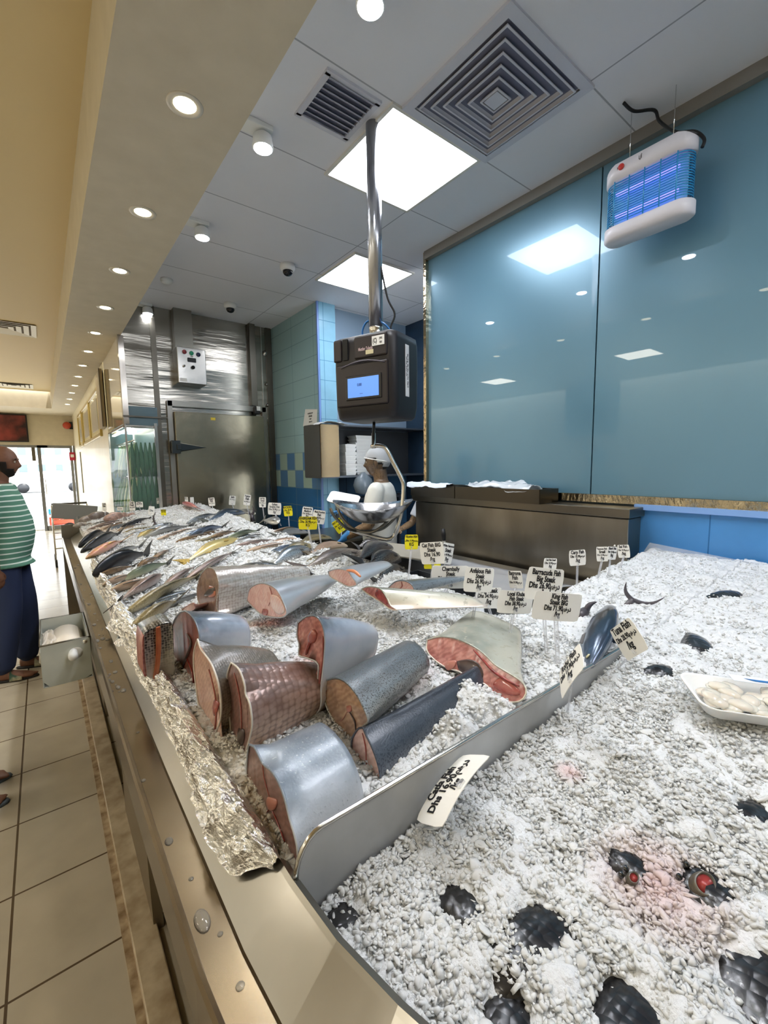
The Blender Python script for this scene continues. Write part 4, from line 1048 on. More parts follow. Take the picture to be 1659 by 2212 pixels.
# P1 large kingfish at the corner
piece('fish_steak', 'largest silver kingfish piece with long pink-brown cut face at the steel divider', c7((770, 1130), (805, 1150), (850, 1240), (905, 1290), (948, 1360), (982, 1450), (1012, 1570), (1045, 1680), (1062, 1790), (1050, 1900), (1030, 2015), (1005, 1960), (960, 1880), (905, 1800), (850, 1710), (810, 1620), (770, 1540), (755, 1420), (755, 1280), (760, 1190)),
      .262, math.radians(4), .140, .95, .95, SK_KING, FL_BR, slope=.02, feats=[
      ('blob', c7((880, 1440), (930, 1455), (935, 1490), (915, 1525), (885, 1515), (872, 1470)), BONE, .003),
      ('seam', c7((885, 1520), (850, 1570), (820, 1610)), BLOOD, .0012), ('seam', c7((905, 1520), (930, 1570), (975, 1690), (990, 1740)), BLOOD, .0012),
      ('seam', c7((850, 1240), (860, 1330), (890, 1440)), VEIN, .001),
      ('blob', c7((990, 1740), (1005, 1760), (1030, 1830), (1025, 1900), (1015, 1960), (1008, 1880), (1012, 1830)), DARKG, .001)], group=GRP)
# P2 dark tuna piece along the divider
piece('fish_steak', 'dark blue-grey fish piece with small pink cut face lying along the divider', c8((400, 1030), (420, 1080), (450, 1140), (480, 1220), (500, 1300), (495, 1345), (440, 1370), (380, 1382), (355, 1340), (340, 1240), (330, 1150), (335, 1090), (370, 1035)),
      .455, math.radians(4), .40, 1.0, .8, SK_TUNA, FL_LT, slope=.03, feats=[('seam', c8((395, 1060), (415, 1150), (420, 1250), (430, 1320)), VEIN, .0014),
      ('blob', c8((425, 1310), (450, 1320), (470, 1345), (430, 1352)), BLOOD, .002)], group=GRP, dy=0)
# P3 spotted barracuda piece
piece('fish_steak', 'speckled grey fish piece with beige oval cut face in the middle of the steaks', c8((175, 745), (240, 733), (300, 760), (360, 830), (400, 905), (430, 985), (405, 1015), (365, 1060), (335, 1110), (300, 1095), (265, 1050), (220, 980), (180, 900), (163, 820)),
      .47, math.radians(12), .25, .85, .8, SK_BARR, FL_BG, slope=.06, feats=[('blob', c8((300, 900), (325, 895), (330, 930), (305, 935)), BONE, .003), ('seam', c8((320, 935), (350, 990), (355, 1040)), DARKG, .002), ('seam', c8((305, 930), (280, 975), (262, 990)), BONE, .001)], group=GRP)
# P4 tall opened piece
piece('fish_steak', 'tall opened silver fish piece with hollow red belly, standing in the ice', c8((10, 400), (60, 365), (110, 360), (150, 400), (172, 490), (168, 600), (158, 700), (148, 790), (150, 870), (135, 925), (92, 958), (50, 930), (62, 880), (105, 845), (122, 780), (132, 690), (126, 640), (62, 612), (15, 595), (20, 540), (5, 480)),
      .455, math.radians(10), .19, .45, .7, SK_BIG, FL_RD, slope=-.02, feats=[('blob', c8((75, 470), (100, 440), (125, 470), (110, 520), (75, 520)), VEIN, .006), ('seam', c8((75, 480), (85, 510), (70, 550), (60, 590)), VEIN, .004), ('seam', c8((160, 480), (160, 600), (145, 720), (130, 800)), VEIN, .002)], group=GRP)
# P5 big open face right
piece('fish_steak', 'big pearly fish piece with open red belly cavity beside the divider tags', c8((735, 520), (790, 508), (870, 522), (960, 560), (1050, 615), (1130, 680), (1220, 732), (1300, 782), (1338, 832), (1330, 872), (1290, 882), (1200, 862), (1170, 830), (1130, 790), (1100, 772), (1020, 740), (960, 702), (880, 672), (800, 622), (750, 572)),
      .80, math.radians(28), .34, .45, .7, SK_OPEN, FL_RD, slope=.0, tilt=.6, feats=[('blob', c8((925, 645), (985, 640), (1040, 665), (1085, 720), (1080, 760), (1020, 735), (950, 690)), DARKG, .003), ('blob', c8((880, 640), (920, 640), (925, 675), (900, 690), (872, 665)), BONE, .006), ('seam', c8((990, 590), (1060, 650), (1130, 710), (1210, 760), (1290, 800)), BLOOD, .0035), ('blob', c8((1180, 740), (1260, 790), (1310, 835), (1290, 850), (1220, 830), (1150, 780)), VEIN, .003)], group=GRP)
# P6 round pink face
piece('fish_steak', 'smooth grey fish piece with round pale pink cut face half buried in ice', c7((755, 270), (768, 205), (800, 178), (845, 165), (895, 178), (940, 212), (975, 280), (995, 345), (960, 370), (890, 365), (840, 350), (795, 312)),
      .56, math.radians(18), .34, .25, .35, SK_FINE, FL_PK, feats=[('seam', c7((890, 185), (905, 240), (885, 300)), VEIN, .0012), ('blob', c7((850, 318), (878, 325), (872, 360), (845, 350)), VEIN, .002), ('blob', c7((900, 230), (950, 250), (985, 330), (940, 350), (895, 290)), flesh('flesh_belly', 'efc4bc', 'f6ddd6'), .004)], group=GRP)
# P7 scaled fish
piece('fish_steak', 'pale scaled fish body with brown cut face at the edge of the whole fish', c7((525, 70), (560, 85), (583, 140), (590, 200), (578, 262), (582, 330), (596, 372), (575, 380), (500, 325), (472, 290), (458, 230), (465, 160), (490, 100)),
      .47, math.radians(3), .42, .35, .5, SK_SCALE, FL_GY, slope=.01, feats=[('blob', c7((530, 180), (560, 190), (565, 240), (530, 250), (525, 210)), flesh('flesh_orange', 'a8563c', 'c98060'), .003), ('blob', c7((530, 195), (562, 190), (560, 230), (510, 245), (500, 232)), DARKG, .004)], group=GRP)
# P8 left slab
q = pl(330, 1466, 2, .945); yq = q.y
t = thing('fish_steak', 'black and white scaled fish slab with an orange strip at the foil edge', 'fish', q, GRP)
def slab(nm, pts, y0, th, m_, bev=.006):
    P = [pl(a, b, 1, y0) for a, b in pts]; P = resample(P, 28); k = len(P); cc = sum(P, Vector())/k; V = []; F = []
    for dy, sc_ in ((.004, .93), (0, .98), (.004, 1.0), (th-.004, 1.0), (th, .94)): V += [cc+(p-cc)*sc_+Vector((0, dy, 0)) for p in P]
    for i in range(4):
        for j in range(k): F.append((i*k+j, i*k+(j+1) % k, (i+1)*k+(j+1) % k, (i+1)*k+j))
    F.append(tuple(range(k-1, -1, -1))); F.append(tuple(4*k+j for j in range(k)))
    return mesh(nm, V, F, m_, t, True)
slab('body', c7((140, 465), (200, 430), (305, 398), (318, 500), (322, 620), (322, 720), (240, 745), (155, 720), (140, 600)), yq, .10, SK_BLK)
slab('orange_strip', c7((215, 430), (240, 425), (245, 520), (238, 640), (222, 745), (198, 745), (212, 640), (215, 520)), yq-.004, .02, mat('orange_flesh', 'c9764a', .35, coat=.4, noise=(40, 'a85a3c', .3)))
slab('cut_face', c7((130, 520), (142, 470), (146, 600), (158, 722), (140, 715), (134, 620)), yq-.003, .10, FL_RD)
# P9 dark brown face
piece('fish_steak', 'fish piece with tall dark brown cut face and silver back behind the foil', c7((388, 330), (430, 365), (462, 430), (474, 500), (452, 560), (447, 690), (470, 790), (482, 900), (475, 985), (440, 965), (400, 930), (350, 870), (320, 790), (312, 650), (300, 520), (308, 420), (345, 350)),
      .285, math.radians(5), .16, .7, .8, SK_BIG, FL_DK, feats=[('seam', c7((400, 470), (425, 520), (400, 600), (370, 680), (360, 760)), DARKG, .004), ('seam', c7((395, 610), (430, 700), (440, 800)), BLOOD, .002)], group=GRP)
# P10
piece('fish_steak', 'grey-backed fish piece with ragged pink cut face between dark and red-scaled pieces', c7((462, 500), (482, 560), (540, 640), (582, 750), (602, 870), (598, 980), (572, 1060), (587, 1120), (620, 1250), (635, 1380), (590, 1330), (545, 1250), (515, 1090), (490, 980), (465, 880), (450, 760), (438, 640), (443, 560)),
      .262, math.radians(5), .17, .62, .7, SK_GREY, FL_LT, feats=[('seam', c7((530, 680), (570, 850), (570, 1000), (550, 1100)), VEIN, .002), ('blob', c7((560, 860), (590, 880), (580, 930), (560, 960), (550, 910)), BLOOD, .003)], rim=WR, group=GRP)
# P11
piece('fish_steak', 'red-scaled fish piece with narrow brown cut face behind the largest piece', c7((662, 640), (710, 682), (742, 770), (748, 830), (772, 880), (787, 1000), (772, 1090), (745, 1190), (735, 1300), (710, 1400), (690, 1330), (685, 1220), (665, 1130), (655, 980), (643, 850), (638, 720)),
      .285, math.radians(3), .20, .6, .8, SK_RED, FL_BR, feats=[('seam', c7((680, 700), (705, 800), (720, 900), (725, 1040)), VEIN, .0016), ('blob', c7((705, 1030), (740, 1045), (735, 1120), (705, 1160), (695, 1090)), DARKG, .003), ('blob', c7((690, 1180), (740, 1185), (745, 1220), (700, 1235)), flesh('flesh_orange', 'a8563c', 'c98060'), .004)], rim=WR, group=GRP)
# P12..P14 small ones at the back
piece('fish_steak', 'pale belly piece with orange rim at the back of the steaks', c8((190, 95), (240, 80), (300, 88), (335, 130), (362, 172), (330, 185), (300, 182), (240, 150), (200, 125)),
      .80, math.radians(15), .26, .3, .5, SK_FINE, FL_PK, feats=[('seam', c8((305, 88), (350, 95), (385, 125)), mat('salmon_rim', 'e08a5a', .3, coat=.4), .006)], group=GRP)
piece('fish_steak', 'long pale fish piece with small dark red cut face in the ice', c8((390, 200), (430, 186), (500, 198), (540, 250), (565, 300), (603, 325), (560, 318), (500, 275), (430, 232)),
      .83, math.radians(-42), .30, .35, .8, SK_OPEN, FL_RD, slope=-.02, feats=[('blob', c8((480, 205), (505, 205), (545, 280), (530, 290), (470, 240)), BLOOD, .003)], group=GRP)
piece('fish_steak', 'grey fish piece with round pink cut face beside the black tray', c8((550, 192), (590, 157), (640, 150), (690, 175), (702, 218), (640, 228), (580, 220)),
      .98, math.radians(-12), .30, .2, .3, skin('skin_grey_blue', [(0, 'c9ccca'), (.5, '8c9398'), (1, '5a6268')], speck=(.01, '5c646a', .03)), FL_PK, feats=[('seam', c8((628, 155), (632, 185), (600, 215)), VEIN, .002)], group=GRP)
# pink fillet end lying low between the whole fish and the steaks
piece('fish_steak', 'thin pink fish slab lying behind the dark brown cut face', c7((240, 420), (330, 350), (400, 300), (440, 285), (440, 320), (380, 345), (310, 400), (250, 440)),
      .40, math.radians(10), .12, .8, .8, skin('skin_pinkish', [(0, 'd9a79c'), (1, 'b98a80')]), FL_LT, group=GRP)

# ------------------------------------------------------------------ whole fish
EYE = mat('fish_eye', 'c9c39a', .1, coat=1.0); PUP = mat('fish_pupil', '0a0a0a', .05, coat=1.0); MOUTH = mat('mouth_red', 'a63a38', .35, coat=.5)
FINM = {}
def _mouth(t, p0, ax, r, C, W_, H_):
    # the head points up out of the ice, so the open mouth faces the ceiling
    mc = C(.10)+Vector((0, 0, .034)); up = (Vector((0, 0, 1))-CF*.35).normalized()
    Vv, Ff = lathe_data([(r*.75, -.02), (r*.62, -.004), (r*.42, .006), (r*.34, .004), (r*.30, -.006)], mc, 24, tuple(up), 1.0, .62); mesh('snout', Vv, Ff, mat('lip_grey', '5c564c', .35, coat=.5), t, True)
    Vv, Ff = lathe_data([(r*.33, .0), (r*.2, -.008), (0, -.010)], mc+up*.0015, 20, tuple(up), 1.0, .62); mesh('mouth', Vv, Ff, MOUTH, t, True)
PROF = {   # half height and half thickness along the body, as fractions
 'slim': ([0, .03, .1, .2, .35, .5, .65, .8, .9, 1], [.08, .38, .68, .88, 1, .97, .82, .52, .3, .2]),
 'deep': ([0, .03, .1, .2, .35, .5, .65, .8, .9, 1], [.08, .36, .68, .92, 1, .98, .82, .48, .27, .22]),
 'tuna': ([0, .03, .1, .2, .35, .5, .65, .8, .92, 1], [.05, .28, .6, .86, 1, .95, .74, .4, .14, .09]),
}
def whole_fish(name, label, p0, p1, hgt, thk, sk, fin='6a6a60', prof='slim', roll=50, bend=.04, group=None, side=1, dorsal=.5, eye=True, tail=1.0, forked=.5, mouth=False, spiny=True, fins=True):
    p0, p1 = Vector(p0), Vector(p1); L = (p1-p0).length; ax = (p1-p0).normalized()
    up = (Vector((0, 0, 1))-ax*ax.z).normalized(); sd_ = ax.cross(up)
    a = math.radians(roll)*side; H_ = (up*math.cos(a)+sd_*math.sin(a)).normalized(); W_ = ax.cross(H_).normalized()
    t = thing(name, label, 'fish', (p0+p1)/2, group)
    n, K = 20, 30; V = []; F = []; sx, sy_ = PROF[prof]
    body_end = .86 if tail else 1.0
    def C(u): return p0+ax*(L*body_end*u)+H_*(bend*L*math.sin(math.pi*u)*.6)+up*(bend*L*math.sin(math.pi*u)*.5)
    for k in range(K+1):
        u = k/K; hh = hgt/2*np.interp(u, sx, sy_); ww = thk/2*np.interp(u, sx, sy_)**1.15
        for j in range(n):
            th = 2*math.pi*j/n; cth, sth = math.cos(th), math.sin(th)
            V.append(C(u)+H_*(hh*sth*(1.0 if sth > 0 else .95))+W_*(ww*cth*(1-.12*abs(sth))))
    for k in range(K):
        for j in range(n): F.append((k*n+j, k*n+(j+1) % n, (k+1)*n+(j+1) % n, (k+1)*n+j))
    F.append(tuple(range(n-1, -1, -1))); F.append(tuple(K*n+j for j in range(n)))
    mesh('body', V, F, sk, t, True)
    fm = mat('fin_'+fin, fin, .45, .0, coat=.4, noise=(160, '3a3a36', .3))
    def fan(nm, pts, th=.0016):
        Pp = [Vector(p) for p in pts]; k = len(Pp); Vv = [p+W_*th for p in Pp]+[p-W_*th for p in Pp]
        bm = bmesh.new(); bv = [bm.verts.new(v) for v in Vv]; bm.faces.new(bv[:k]); bm.faces.new(bv[k:][::-1])
        for i in range(k): bm.faces.new((bv[i], bv[i+k], bv[(i+1) % k+k], bv[(i+1) % k]))
        bmesh.ops.triangulate(bm, faces=[f for f in bm.faces if len(f.verts) > 4])
        return from_bm(nm, bm, fm, t)
    if tail:
        e = C(1.0); th_ = hgt*.16; TL = L*.15*tail; TH = hgt*.62*tail
        fan('tail_fin', [e+H_*th_*.6, e+ax*TL*.5+H_*TH*.62, e+ax*TL*1.05+H_*TH, e+ax*TL*.8+H_*TH*.45, e+ax*TL*(1-forked*.75), e+ax*TL*.8-H_*TH*.45, e+ax*TL*1.05-H_*TH, e+ax*TL*.5-H_*TH*.62, e-H_*th_*.6])
    if dorsal and fins:
        pts = []
        for k in range(13):
            u = .28+.5*k/12; hh = hgt/2*np.interp(u, sx, sy_)
            pts.append(C(u)+H_*(hh*.97+hgt*.16*dorsal*math.sin(math.pi*(k+.6)/13.2)*(1.15 if (k % 2 and spiny) else .85)))
        for k in range(12, -1, -1):
            u = .28+.5*k/12; hh = hgt/2*np.interp(u, sx, sy_); pts.append(C(u)+H_*hh*.9)
        fan('dorsal_fin', pts)
    if not fins:
        if mouth: _mouth(t, p0, ax, hgt*.30, C, W_, H_)
        return t
    e0 = C(.62)-H_*(hgt/2*np.interp(.62, sx, sy_)*.92)
    fan('anal_fin', [e0, e0+ax*L*.03-H_*hgt*.13, e0+ax*L*.10-H_*hgt*.03, e0+ax*L*.11+H_*hgt*.06])
    for s in (1,):
        q = C(.22)+W_*(thk/2*np.interp(.22, sx, sy_)**1.15*.93)*(-side)*-1
        q2 = C(.22)-W_*0
        wv = W_*(thk*.46)
        for sg in (1, -1):
            a0 = C(.21)+wv*sg*np.interp(.21, sx, sy_)-H_*hgt*.05
            Pp = [a0, a0+ax*L*.10+H_*hgt*.06+W_*sg*.006, a0+ax*L*.12-H_*hgt*.06+W_*sg*.007, a0+ax*L*.05-H_*hgt*.12+W_*sg*.004]
            if (W_*sg).z > 0: fan('pectoral_fin', Pp)
        if eye:
            for sg in (1, -1):
                if (W_*sg).z < -.2 and abs((W_*sg).z) > .2: continue
                ce = C(.075)+W_*sg*(thk/2*np.interp(.075, sx, sy_)**1.15*.9)+H_*hgt*.09; re = max(.0028, hgt*.055)
                ey_ = mesh('eye', *lathe_data([(re, 0), (re*.8, re*.35), (re*.4, re*.5), (0, re*.52)], ce, 14, tuple(W_*sg)), EYE, t, True)
                mesh('pupil', *lathe_data([(re*.5, re*.42), (re*.3, re*.56), (0, re*.6)], ce, 12, tuple(W_*sg)), PUP, ey_, True)
    return t
def WF(label, a, b, hgt, sk, lift=.004, thk=None, sink=.35, **kw):
    hgt *= 1.45; lift += .004
    A = onice(*a); B = onice(*b); A = Vector((A.x, A.y, float(zice(A.x, A.y))+lift-hgt*sink*.0)); B = Vector((B.x, B.y, float(zice(B.x, B.y))+lift))
    return whole_fish('whole_fish', label, A, B, hgt, thk or hgt*.5, sk, group=kw.pop('group', 'whole fish lying in rows on the ice'), **kw)
def SKN(name, lo, mid, hi, **k): return skin('skin_'+name, [(0, lo), (.5, mid), (1, hi)], **k)
S_BLK = SKN('black', '3a3c40', '26282c', '141619', rough=.3, metal=.2)
S_PINK = SKN('pink_yellow', 'e6c48a', 'd99f86', 'c98a78', rough=.3, metal=.2, speck=(.02, 'd9c14a', .0))
S_GRN = SKN('green', 'e6dfb8', '8a9378', '3f5248', rough=.3, metal=.3)
S_GREY = SKN('grey_silver', 'd9d6cc', 'a8a8a2', '5f646a', rough=.28, metal=.45)
S_BEI = SKN('beige', 'ddcdb4', 'bfa68c', '8d7360', rough=.35, metal=.15)
S_OLV = SKN('olive_scales', 'd6c9a0', 'a8986c', '6b6244', cells=.0055, cellcol='5f553c', rough=.3, metal=.25)
S_SIL = SKN('silver_scales', 'e6e6e4', 'a9b2b8', '3f4a54', cells=.007, cellcol='39424c', rough=.22, metal=.5)
S_BLU = SKN('blue_silver', 'd9dde2', '6f7f94', '2c3a50', rough=.22, metal=.5)
S_TIL = SKN('tilapia', 'cbbfae', 'a3988a', '5c4f48', cells=.0085, cellcol='40342f', rough=.28, metal=.25)
S_DTI = SKN('dark_tilapia', '6f6a66', '403c3c', '1d1b1d', cells=.008, cellcol='86807c', rough=.25, metal=.3)
S_YEL = SKN('yellow_tail', 'efe6c0', 'd6bf7c', '9a915c', rough=.3, metal=.3)
S_BRN = SKN('brown', 'b59a78', '8c7050', '54402e', rough=.4, metal=.1, speck=(.01, '4b3a2a', .03))
S_MUR = SKN('dusky', 'cdbcae', 'a18c84', '6e5c58', rough=.32, metal=.3, speck=(.012, '85736c', .02))
R2 = math.radians
WF('black fish with its tail at the back, farthest along the front rim', (170, 1181), (236, 1150), .085, S_BLK, fin='2a2c30', roll=30)
WF('black fish nearest the camera of the pair at the far front rim', (175, 1194), (264, 1150), .085, S_BLK, fin='2a2c30', roll=40)
WF('yellow and pink fish beside the pair of black fish', (187, 1208), (272, 1167), .08, S_PINK, fin='d9a24a', roll=55)
WF('long grey fish lying between the yellow-pink fish and the big black fish', (206, 1231), (312, 1177), .06, S_GREY, roll=35)
WF('big black fish standing out of the ice near the front rim', (200, 1248), (326, 1196), .085, S_BLK, lift=.014, fin='2a2c30', roll=15)
WF('slim brown fish beside the big black fish, nearer the rim', (215, 1246), (296, 1223), .045, S_BRN, roll=60)
WF('slim brown fish beside the big black fish, further in', (296, 1226), (350, 1203), .045, S_BRN, roll=60)
WF('small brown fish lying across the others behind the slim brown fish', (330, 1210), (368, 1188), .04, S_BRN, roll=70)
WF('green-backed fish with an orange stripe near the foil', (268, 1255), (372, 1216), .055, S_GRN, roll=40, lift=.006)
WF('beige fish with its head at the rim, above the foil end', (221, 1268), (300, 1241), .05, S_BEI, roll=60)
WF('beige fish second above the foil end', (236, 1281), (350, 1250), .055, S_BEI, roll=60)
WF('dusky fish with a dark tail at the rim', (345, 1250), (246, 1308), .075, S_MUR, roll=50, fin='4a3c30', side=-1)
WF('long olive scaled fish running into the ice towards the pale scaled piece', (268, 1332), (440, 1240), .065, S_OLV, roll=45, fin='8a7a4c')
WF('olive scaled fish with a dark belly line nearest to the steaks', (285, 1362), (392, 1298), .07, S_OLV, roll=45, lift=.008, fin='6a5f40')
WF('yellow-tailed pale fish in the middle of the rows', (515, 1166), (388, 1221), .05, S_YEL, roll=60, fin='d9b23a')
WF('blue-grey fish with a bright belly in the far middle', (405, 1163), (490, 1137), .06, S_BLU, roll=40)
WF('small green-backed fish with a white belly below the white tags', (490, 1167), (563, 1147), .045, S_GRN, roll=45, lift=.006)
WF('brown spotted fish left of the small green-backed fish', (455, 1164), (515, 1148), .045, S_BRN, roll=60)
WF('silver-grey fish half under ice left of the seabream tag', (668, 1187), (578, 1228), .06, S_SIL, roll=50)
WF('large blue-backed silver fish lying behind the pale scaled piece', (516, 1233), (682, 1243), .075, S_SIL, roll=60, lift=.006, fin='2f3338')
WF('brown barred tilapia lying behind the round pink cut face', (792, 1200), (640, 1234), .085, S_TIL, roll=60, lift=.004, fin='5c463e')
WF('dark scaled tilapia at the end of the mound, topmost of the stack', (846, 1190), (766, 1226), .085, S_DTI, roll=60, lift=.028, fin='241f20', thk=.05)
WF('small black tilapia behind the scaled one', (824, 1179), (768, 1188), .07, S_DTI, roll=60, lift=.016, fin='241f20')
WF('dark tilapia lowest in the stack beside the black tray', (864, 1208), (784, 1242), .085, S_DTI, roll=50, lift=.01, fin='241f20')
WF('purplish black tilapia at the tray wall', (876, 1234), (806, 1260), .07, S_DTI, roll=50, lift=.0, fin='241f20')
WF('olive-brown broad fish under the weighing pan', (750, 1180), (658, 1199), .06, S_BEI, roll=62, lift=.002, fin='7a6848')
WF('olive fish left of the seabream tag pole', (673, 1181), (604, 1204), .06, S_OLV, roll=55)
WF('small olive fish at the back edge by the seabream tag', (716, 1164), (634, 1178), .05, S_OLV, roll=60)
WF('grey fish with its head showing at the back edge', (604, 1132), (566, 1126), .07, S_GREY, roll=50, lift=.01)
WF('thin pinkish fish at the back edge beyond the grey head', (592, 1150), (652, 1146), .035, S_BEI, roll=60)
WF('silver fish on the crest of the ice under the white tags', (530, 1109), (436, 1131), .06, S_BLU, roll=40)
WF('long silver ribbon-like fish at the far crest', (402, 1133), (474, 1110), .05, S_SIL, roll=50)
WF('long silver fish running diagonally at the far middle', (308, 1164), (422, 1134), .05, S_GREY, roll=50)
WF('pale orange fish among the silver ones at the far middle', (298, 1162), (338, 1144), .05, S_YEL, roll=60, fin='e0a040')
WF('slim pink-grey fish half buried in the middle rows', (400, 1256), (512, 1190), .05, S_MUR, roll=60)
WF('slim dusky fish left of the pale scaled piece', (352, 1270), (430, 1222), .045, S_MUR, roll=60)
WF('dark fish under the crest near the white tags', (552, 1112), (496, 1104), .05, S_GREY, roll=60)
WF('pink snapper at the far crest', (398, 1093), (436, 1104), .07, SKN('snapper', 'efc9c2', 'd98a86', 'c25f60', rough=.3), roll=60, lift=.015, fin='c25f60')
WF('yellow-eyed grey fish by the seabream tag at the back', (664, 1152), (590, 1160), .06, S_GREY, roll=60)
WF('dark slim fish beyond the pair of black fish', (262, 1140), (330, 1118), .05, S_BLK, roll=60, fin='33353a')
rf = random.Random(12)
for k in range(34):
    y = 2.0+2.9*((k*.618) % 1); x = .36+1.0*((k*.377+.1) % 1); L_ = rf.uniform(.28, .40); a = rf.uniform(-.25, .25)+.18
    A = Vector((x-L_/2*math.cos(a), y-L_/2*math.sin(a), 0)); B = Vector((x+L_/2*math.cos(a), y+L_/2*math.sin(a), 0))
    if A.x < .27: B.x += .27-A.x; A.x = .27
    if B.x > 1.45: A.x -= B.x-1.45; B.x = 1.45
    if rf.random() < .4: A, B = B, A
    A.z = float(zice(A.x, A.y))-.012; B.z = float(zice(B.x, B.y))-.014
    sk = [S_GREY, S_MUR, S_BEI, S_BLU, S_BRN, S_OLV, S_SIL][k % 7]
    whole_fish('whole_fish', 'slim fish half buried in the ice, showing only its flank between the others', A, B, rf.uniform(.06, .085), .036, sk, fin='6a665c', roll=rf.uniform(50, 75), group='half buried fish between the rows', bend=.03, eye=False)
# far corner: squid and lumps
for (a, b, r, lab, m_) in ((210, 1119, .07, 'grey mottled squid at the far end of the counter', '8b8175'), (188, 1125, .055, 'pale brown squid at the very end of the front rim', 'b5a694'), (248, 1122, .075, 'pinkish squid beside the grey mottled squid', 'dcb3a0'), (172, 1137, .04, 'small pale squid nearest the far rim corner', 'c5b8a4')):
    q = onice(a, b); V, F = lathe_data([(0, -r*1.5), (r*.35, -r*1.2), (r*.62, -r*.5), (r*.7, .1*r), (r*.6, r*.7), (r*.42, r*1.05), (r*.5, r*1.3), (r*.3, r*1.6), (0, r*1.7)], q+Vector((0, 0, r*.25)), 20, (1, .5, .05), .75, 1.0)
    t = thing('squid', lab, 'squid', q, 'squid at the far end')
    mesh('mantle', V, F, mat('squid_'+m_, m_, .3, coat=.5, noise=(30, '5c4c44', .25)), t, True)
    tip = q+Vector((1, .5, .05)).normalized()*r*1.6+Vector((0, 0, r*.25))
    for k in range(5):
        an = k*1.25; tube('tentacle', smooth_path([tip, tip+Vector((r*.5, r*.3, r*.2*math.sin(an))), tip+Vector((r*1.0, r*(.3+.4*math.cos(an)), r*.3*math.sin(an)-r*.1))], 4), [r*.13*(1-.7*i/8) for i in range(9)], mat('squid_'+m_, m_), t, 7)
q = onice(338, 1118)
# near tank fish ----------------------------------------------------
G2 = 'dark fish buried in the near tank'
S_CARP = SKN('dark_carp', '8a857a', '4c4a48', '222224', cells=.017, cellcol='121216', rough=.22, metal=.25, bumpd=.004)
def NF(label, c, ang, L, hgt, top=.001, mouth=0, **kw):
    C_ = onice(*c); z = float(zice(C_.x, C_.y)); d_ = Vector((math.cos(ang), math.sin(ang), 0))*L/2; thk = .075
    A = Vector((C_.x, C_.y, z+top-thk/2)); t = whole_fish('whole_fish', label, A-d_, A+d_, hgt, thk, kw.pop('sk', S_CARP), group=G2, fin='2c2b2b', roll=75, fins=False, tail=0, bend=0, eye=False, dorsal=0)
    if mouth:
        r = mouth; up = (Vector((0, 0, 1))-Vector((CF.x, CF.y, 0))*.5).normalized(); mc = onice(*kw.get('mp', c)); mc.z = float(zice(mc.x, mc.y))+.004
        Vv, Ff = lathe_data([(r*1.8, -.03), (r*1.6, -.012), (r*1.35, .002), (r*1.12, .004), (r*.98, -.001)], mc, 26, tuple(up), 1.15, .85)
        lip = mesh('lips', Vv, Ff, mat('lip_grey', '6f6552', .35, coat=.5, noise=(60, '3a362f', .3)), t, True)
        Vv, Ff = lathe_data([(r*1.02, .0), (r*.7, -.007), (r*.35, -.009), (0, -.006)], mc+up*.001, 22, tuple(up), 1.15, .85); mesh('mouth', Vv, Ff, MOUTH, lip, True)
        for sg in (-1, 1):
            e = mc+Vector((sg*r*1.3, r*2.3, .0)); Vv, Ff = lathe_data([(.005, -.004), (.004, .002), (0, .003)], e, 12, tuple(up)); mesh('eye', Vv, Ff, PUP, t, True)
    return t
NF('dark carp showing through the ice at the corner of the near tank', (745, 1955), .3, .24, .13)
NF('dark scaled fish back in an oval gap right of the tank corner', (985, 1930), 1.1, .24, .14)
NF('dark fish with large crisp scales in the middle of the near tank', (1165, 1975), -.2, .26, .15, top=.003)
NF('grey fish head with small red mouth pointing out of the near ice', (1350, 1845), 1.3, .18, .10, mouth=.006, mp=(1368, 1902))
NF('dark fish head with a round red open mouth in the near ice', (1510, 1880), 1.0, .20, .12, mouth=.012, mp=(1522, 1915))
NF('dark fish at the bottom edge of the picture, left of the large gap', (1090, 2170), .5, .22, .13)
NF('dark fish in the large gap at the bottom edge of the picture', (1350, 2160), .2, .26, .16, top=.004)
NF('dark fish in the bottom right corner', (1640, 2120), .9, .32, .20, top=.008)
NF('dark fish back at the right edge above the corner', (1635, 1735), -.4, .18, .10)
NF('black fish tail piece beside the white foam tray', (1437, 1442), -.5, .16, .08, top=.008)
NF('dark scaled fish back in the snowy ice above the foam tray', (1500, 1376), .55, .26, .09, top=.008)
NF('grey fish half hidden behind the two right-hand tags', (1580, 1275), -.4, .28, .08)
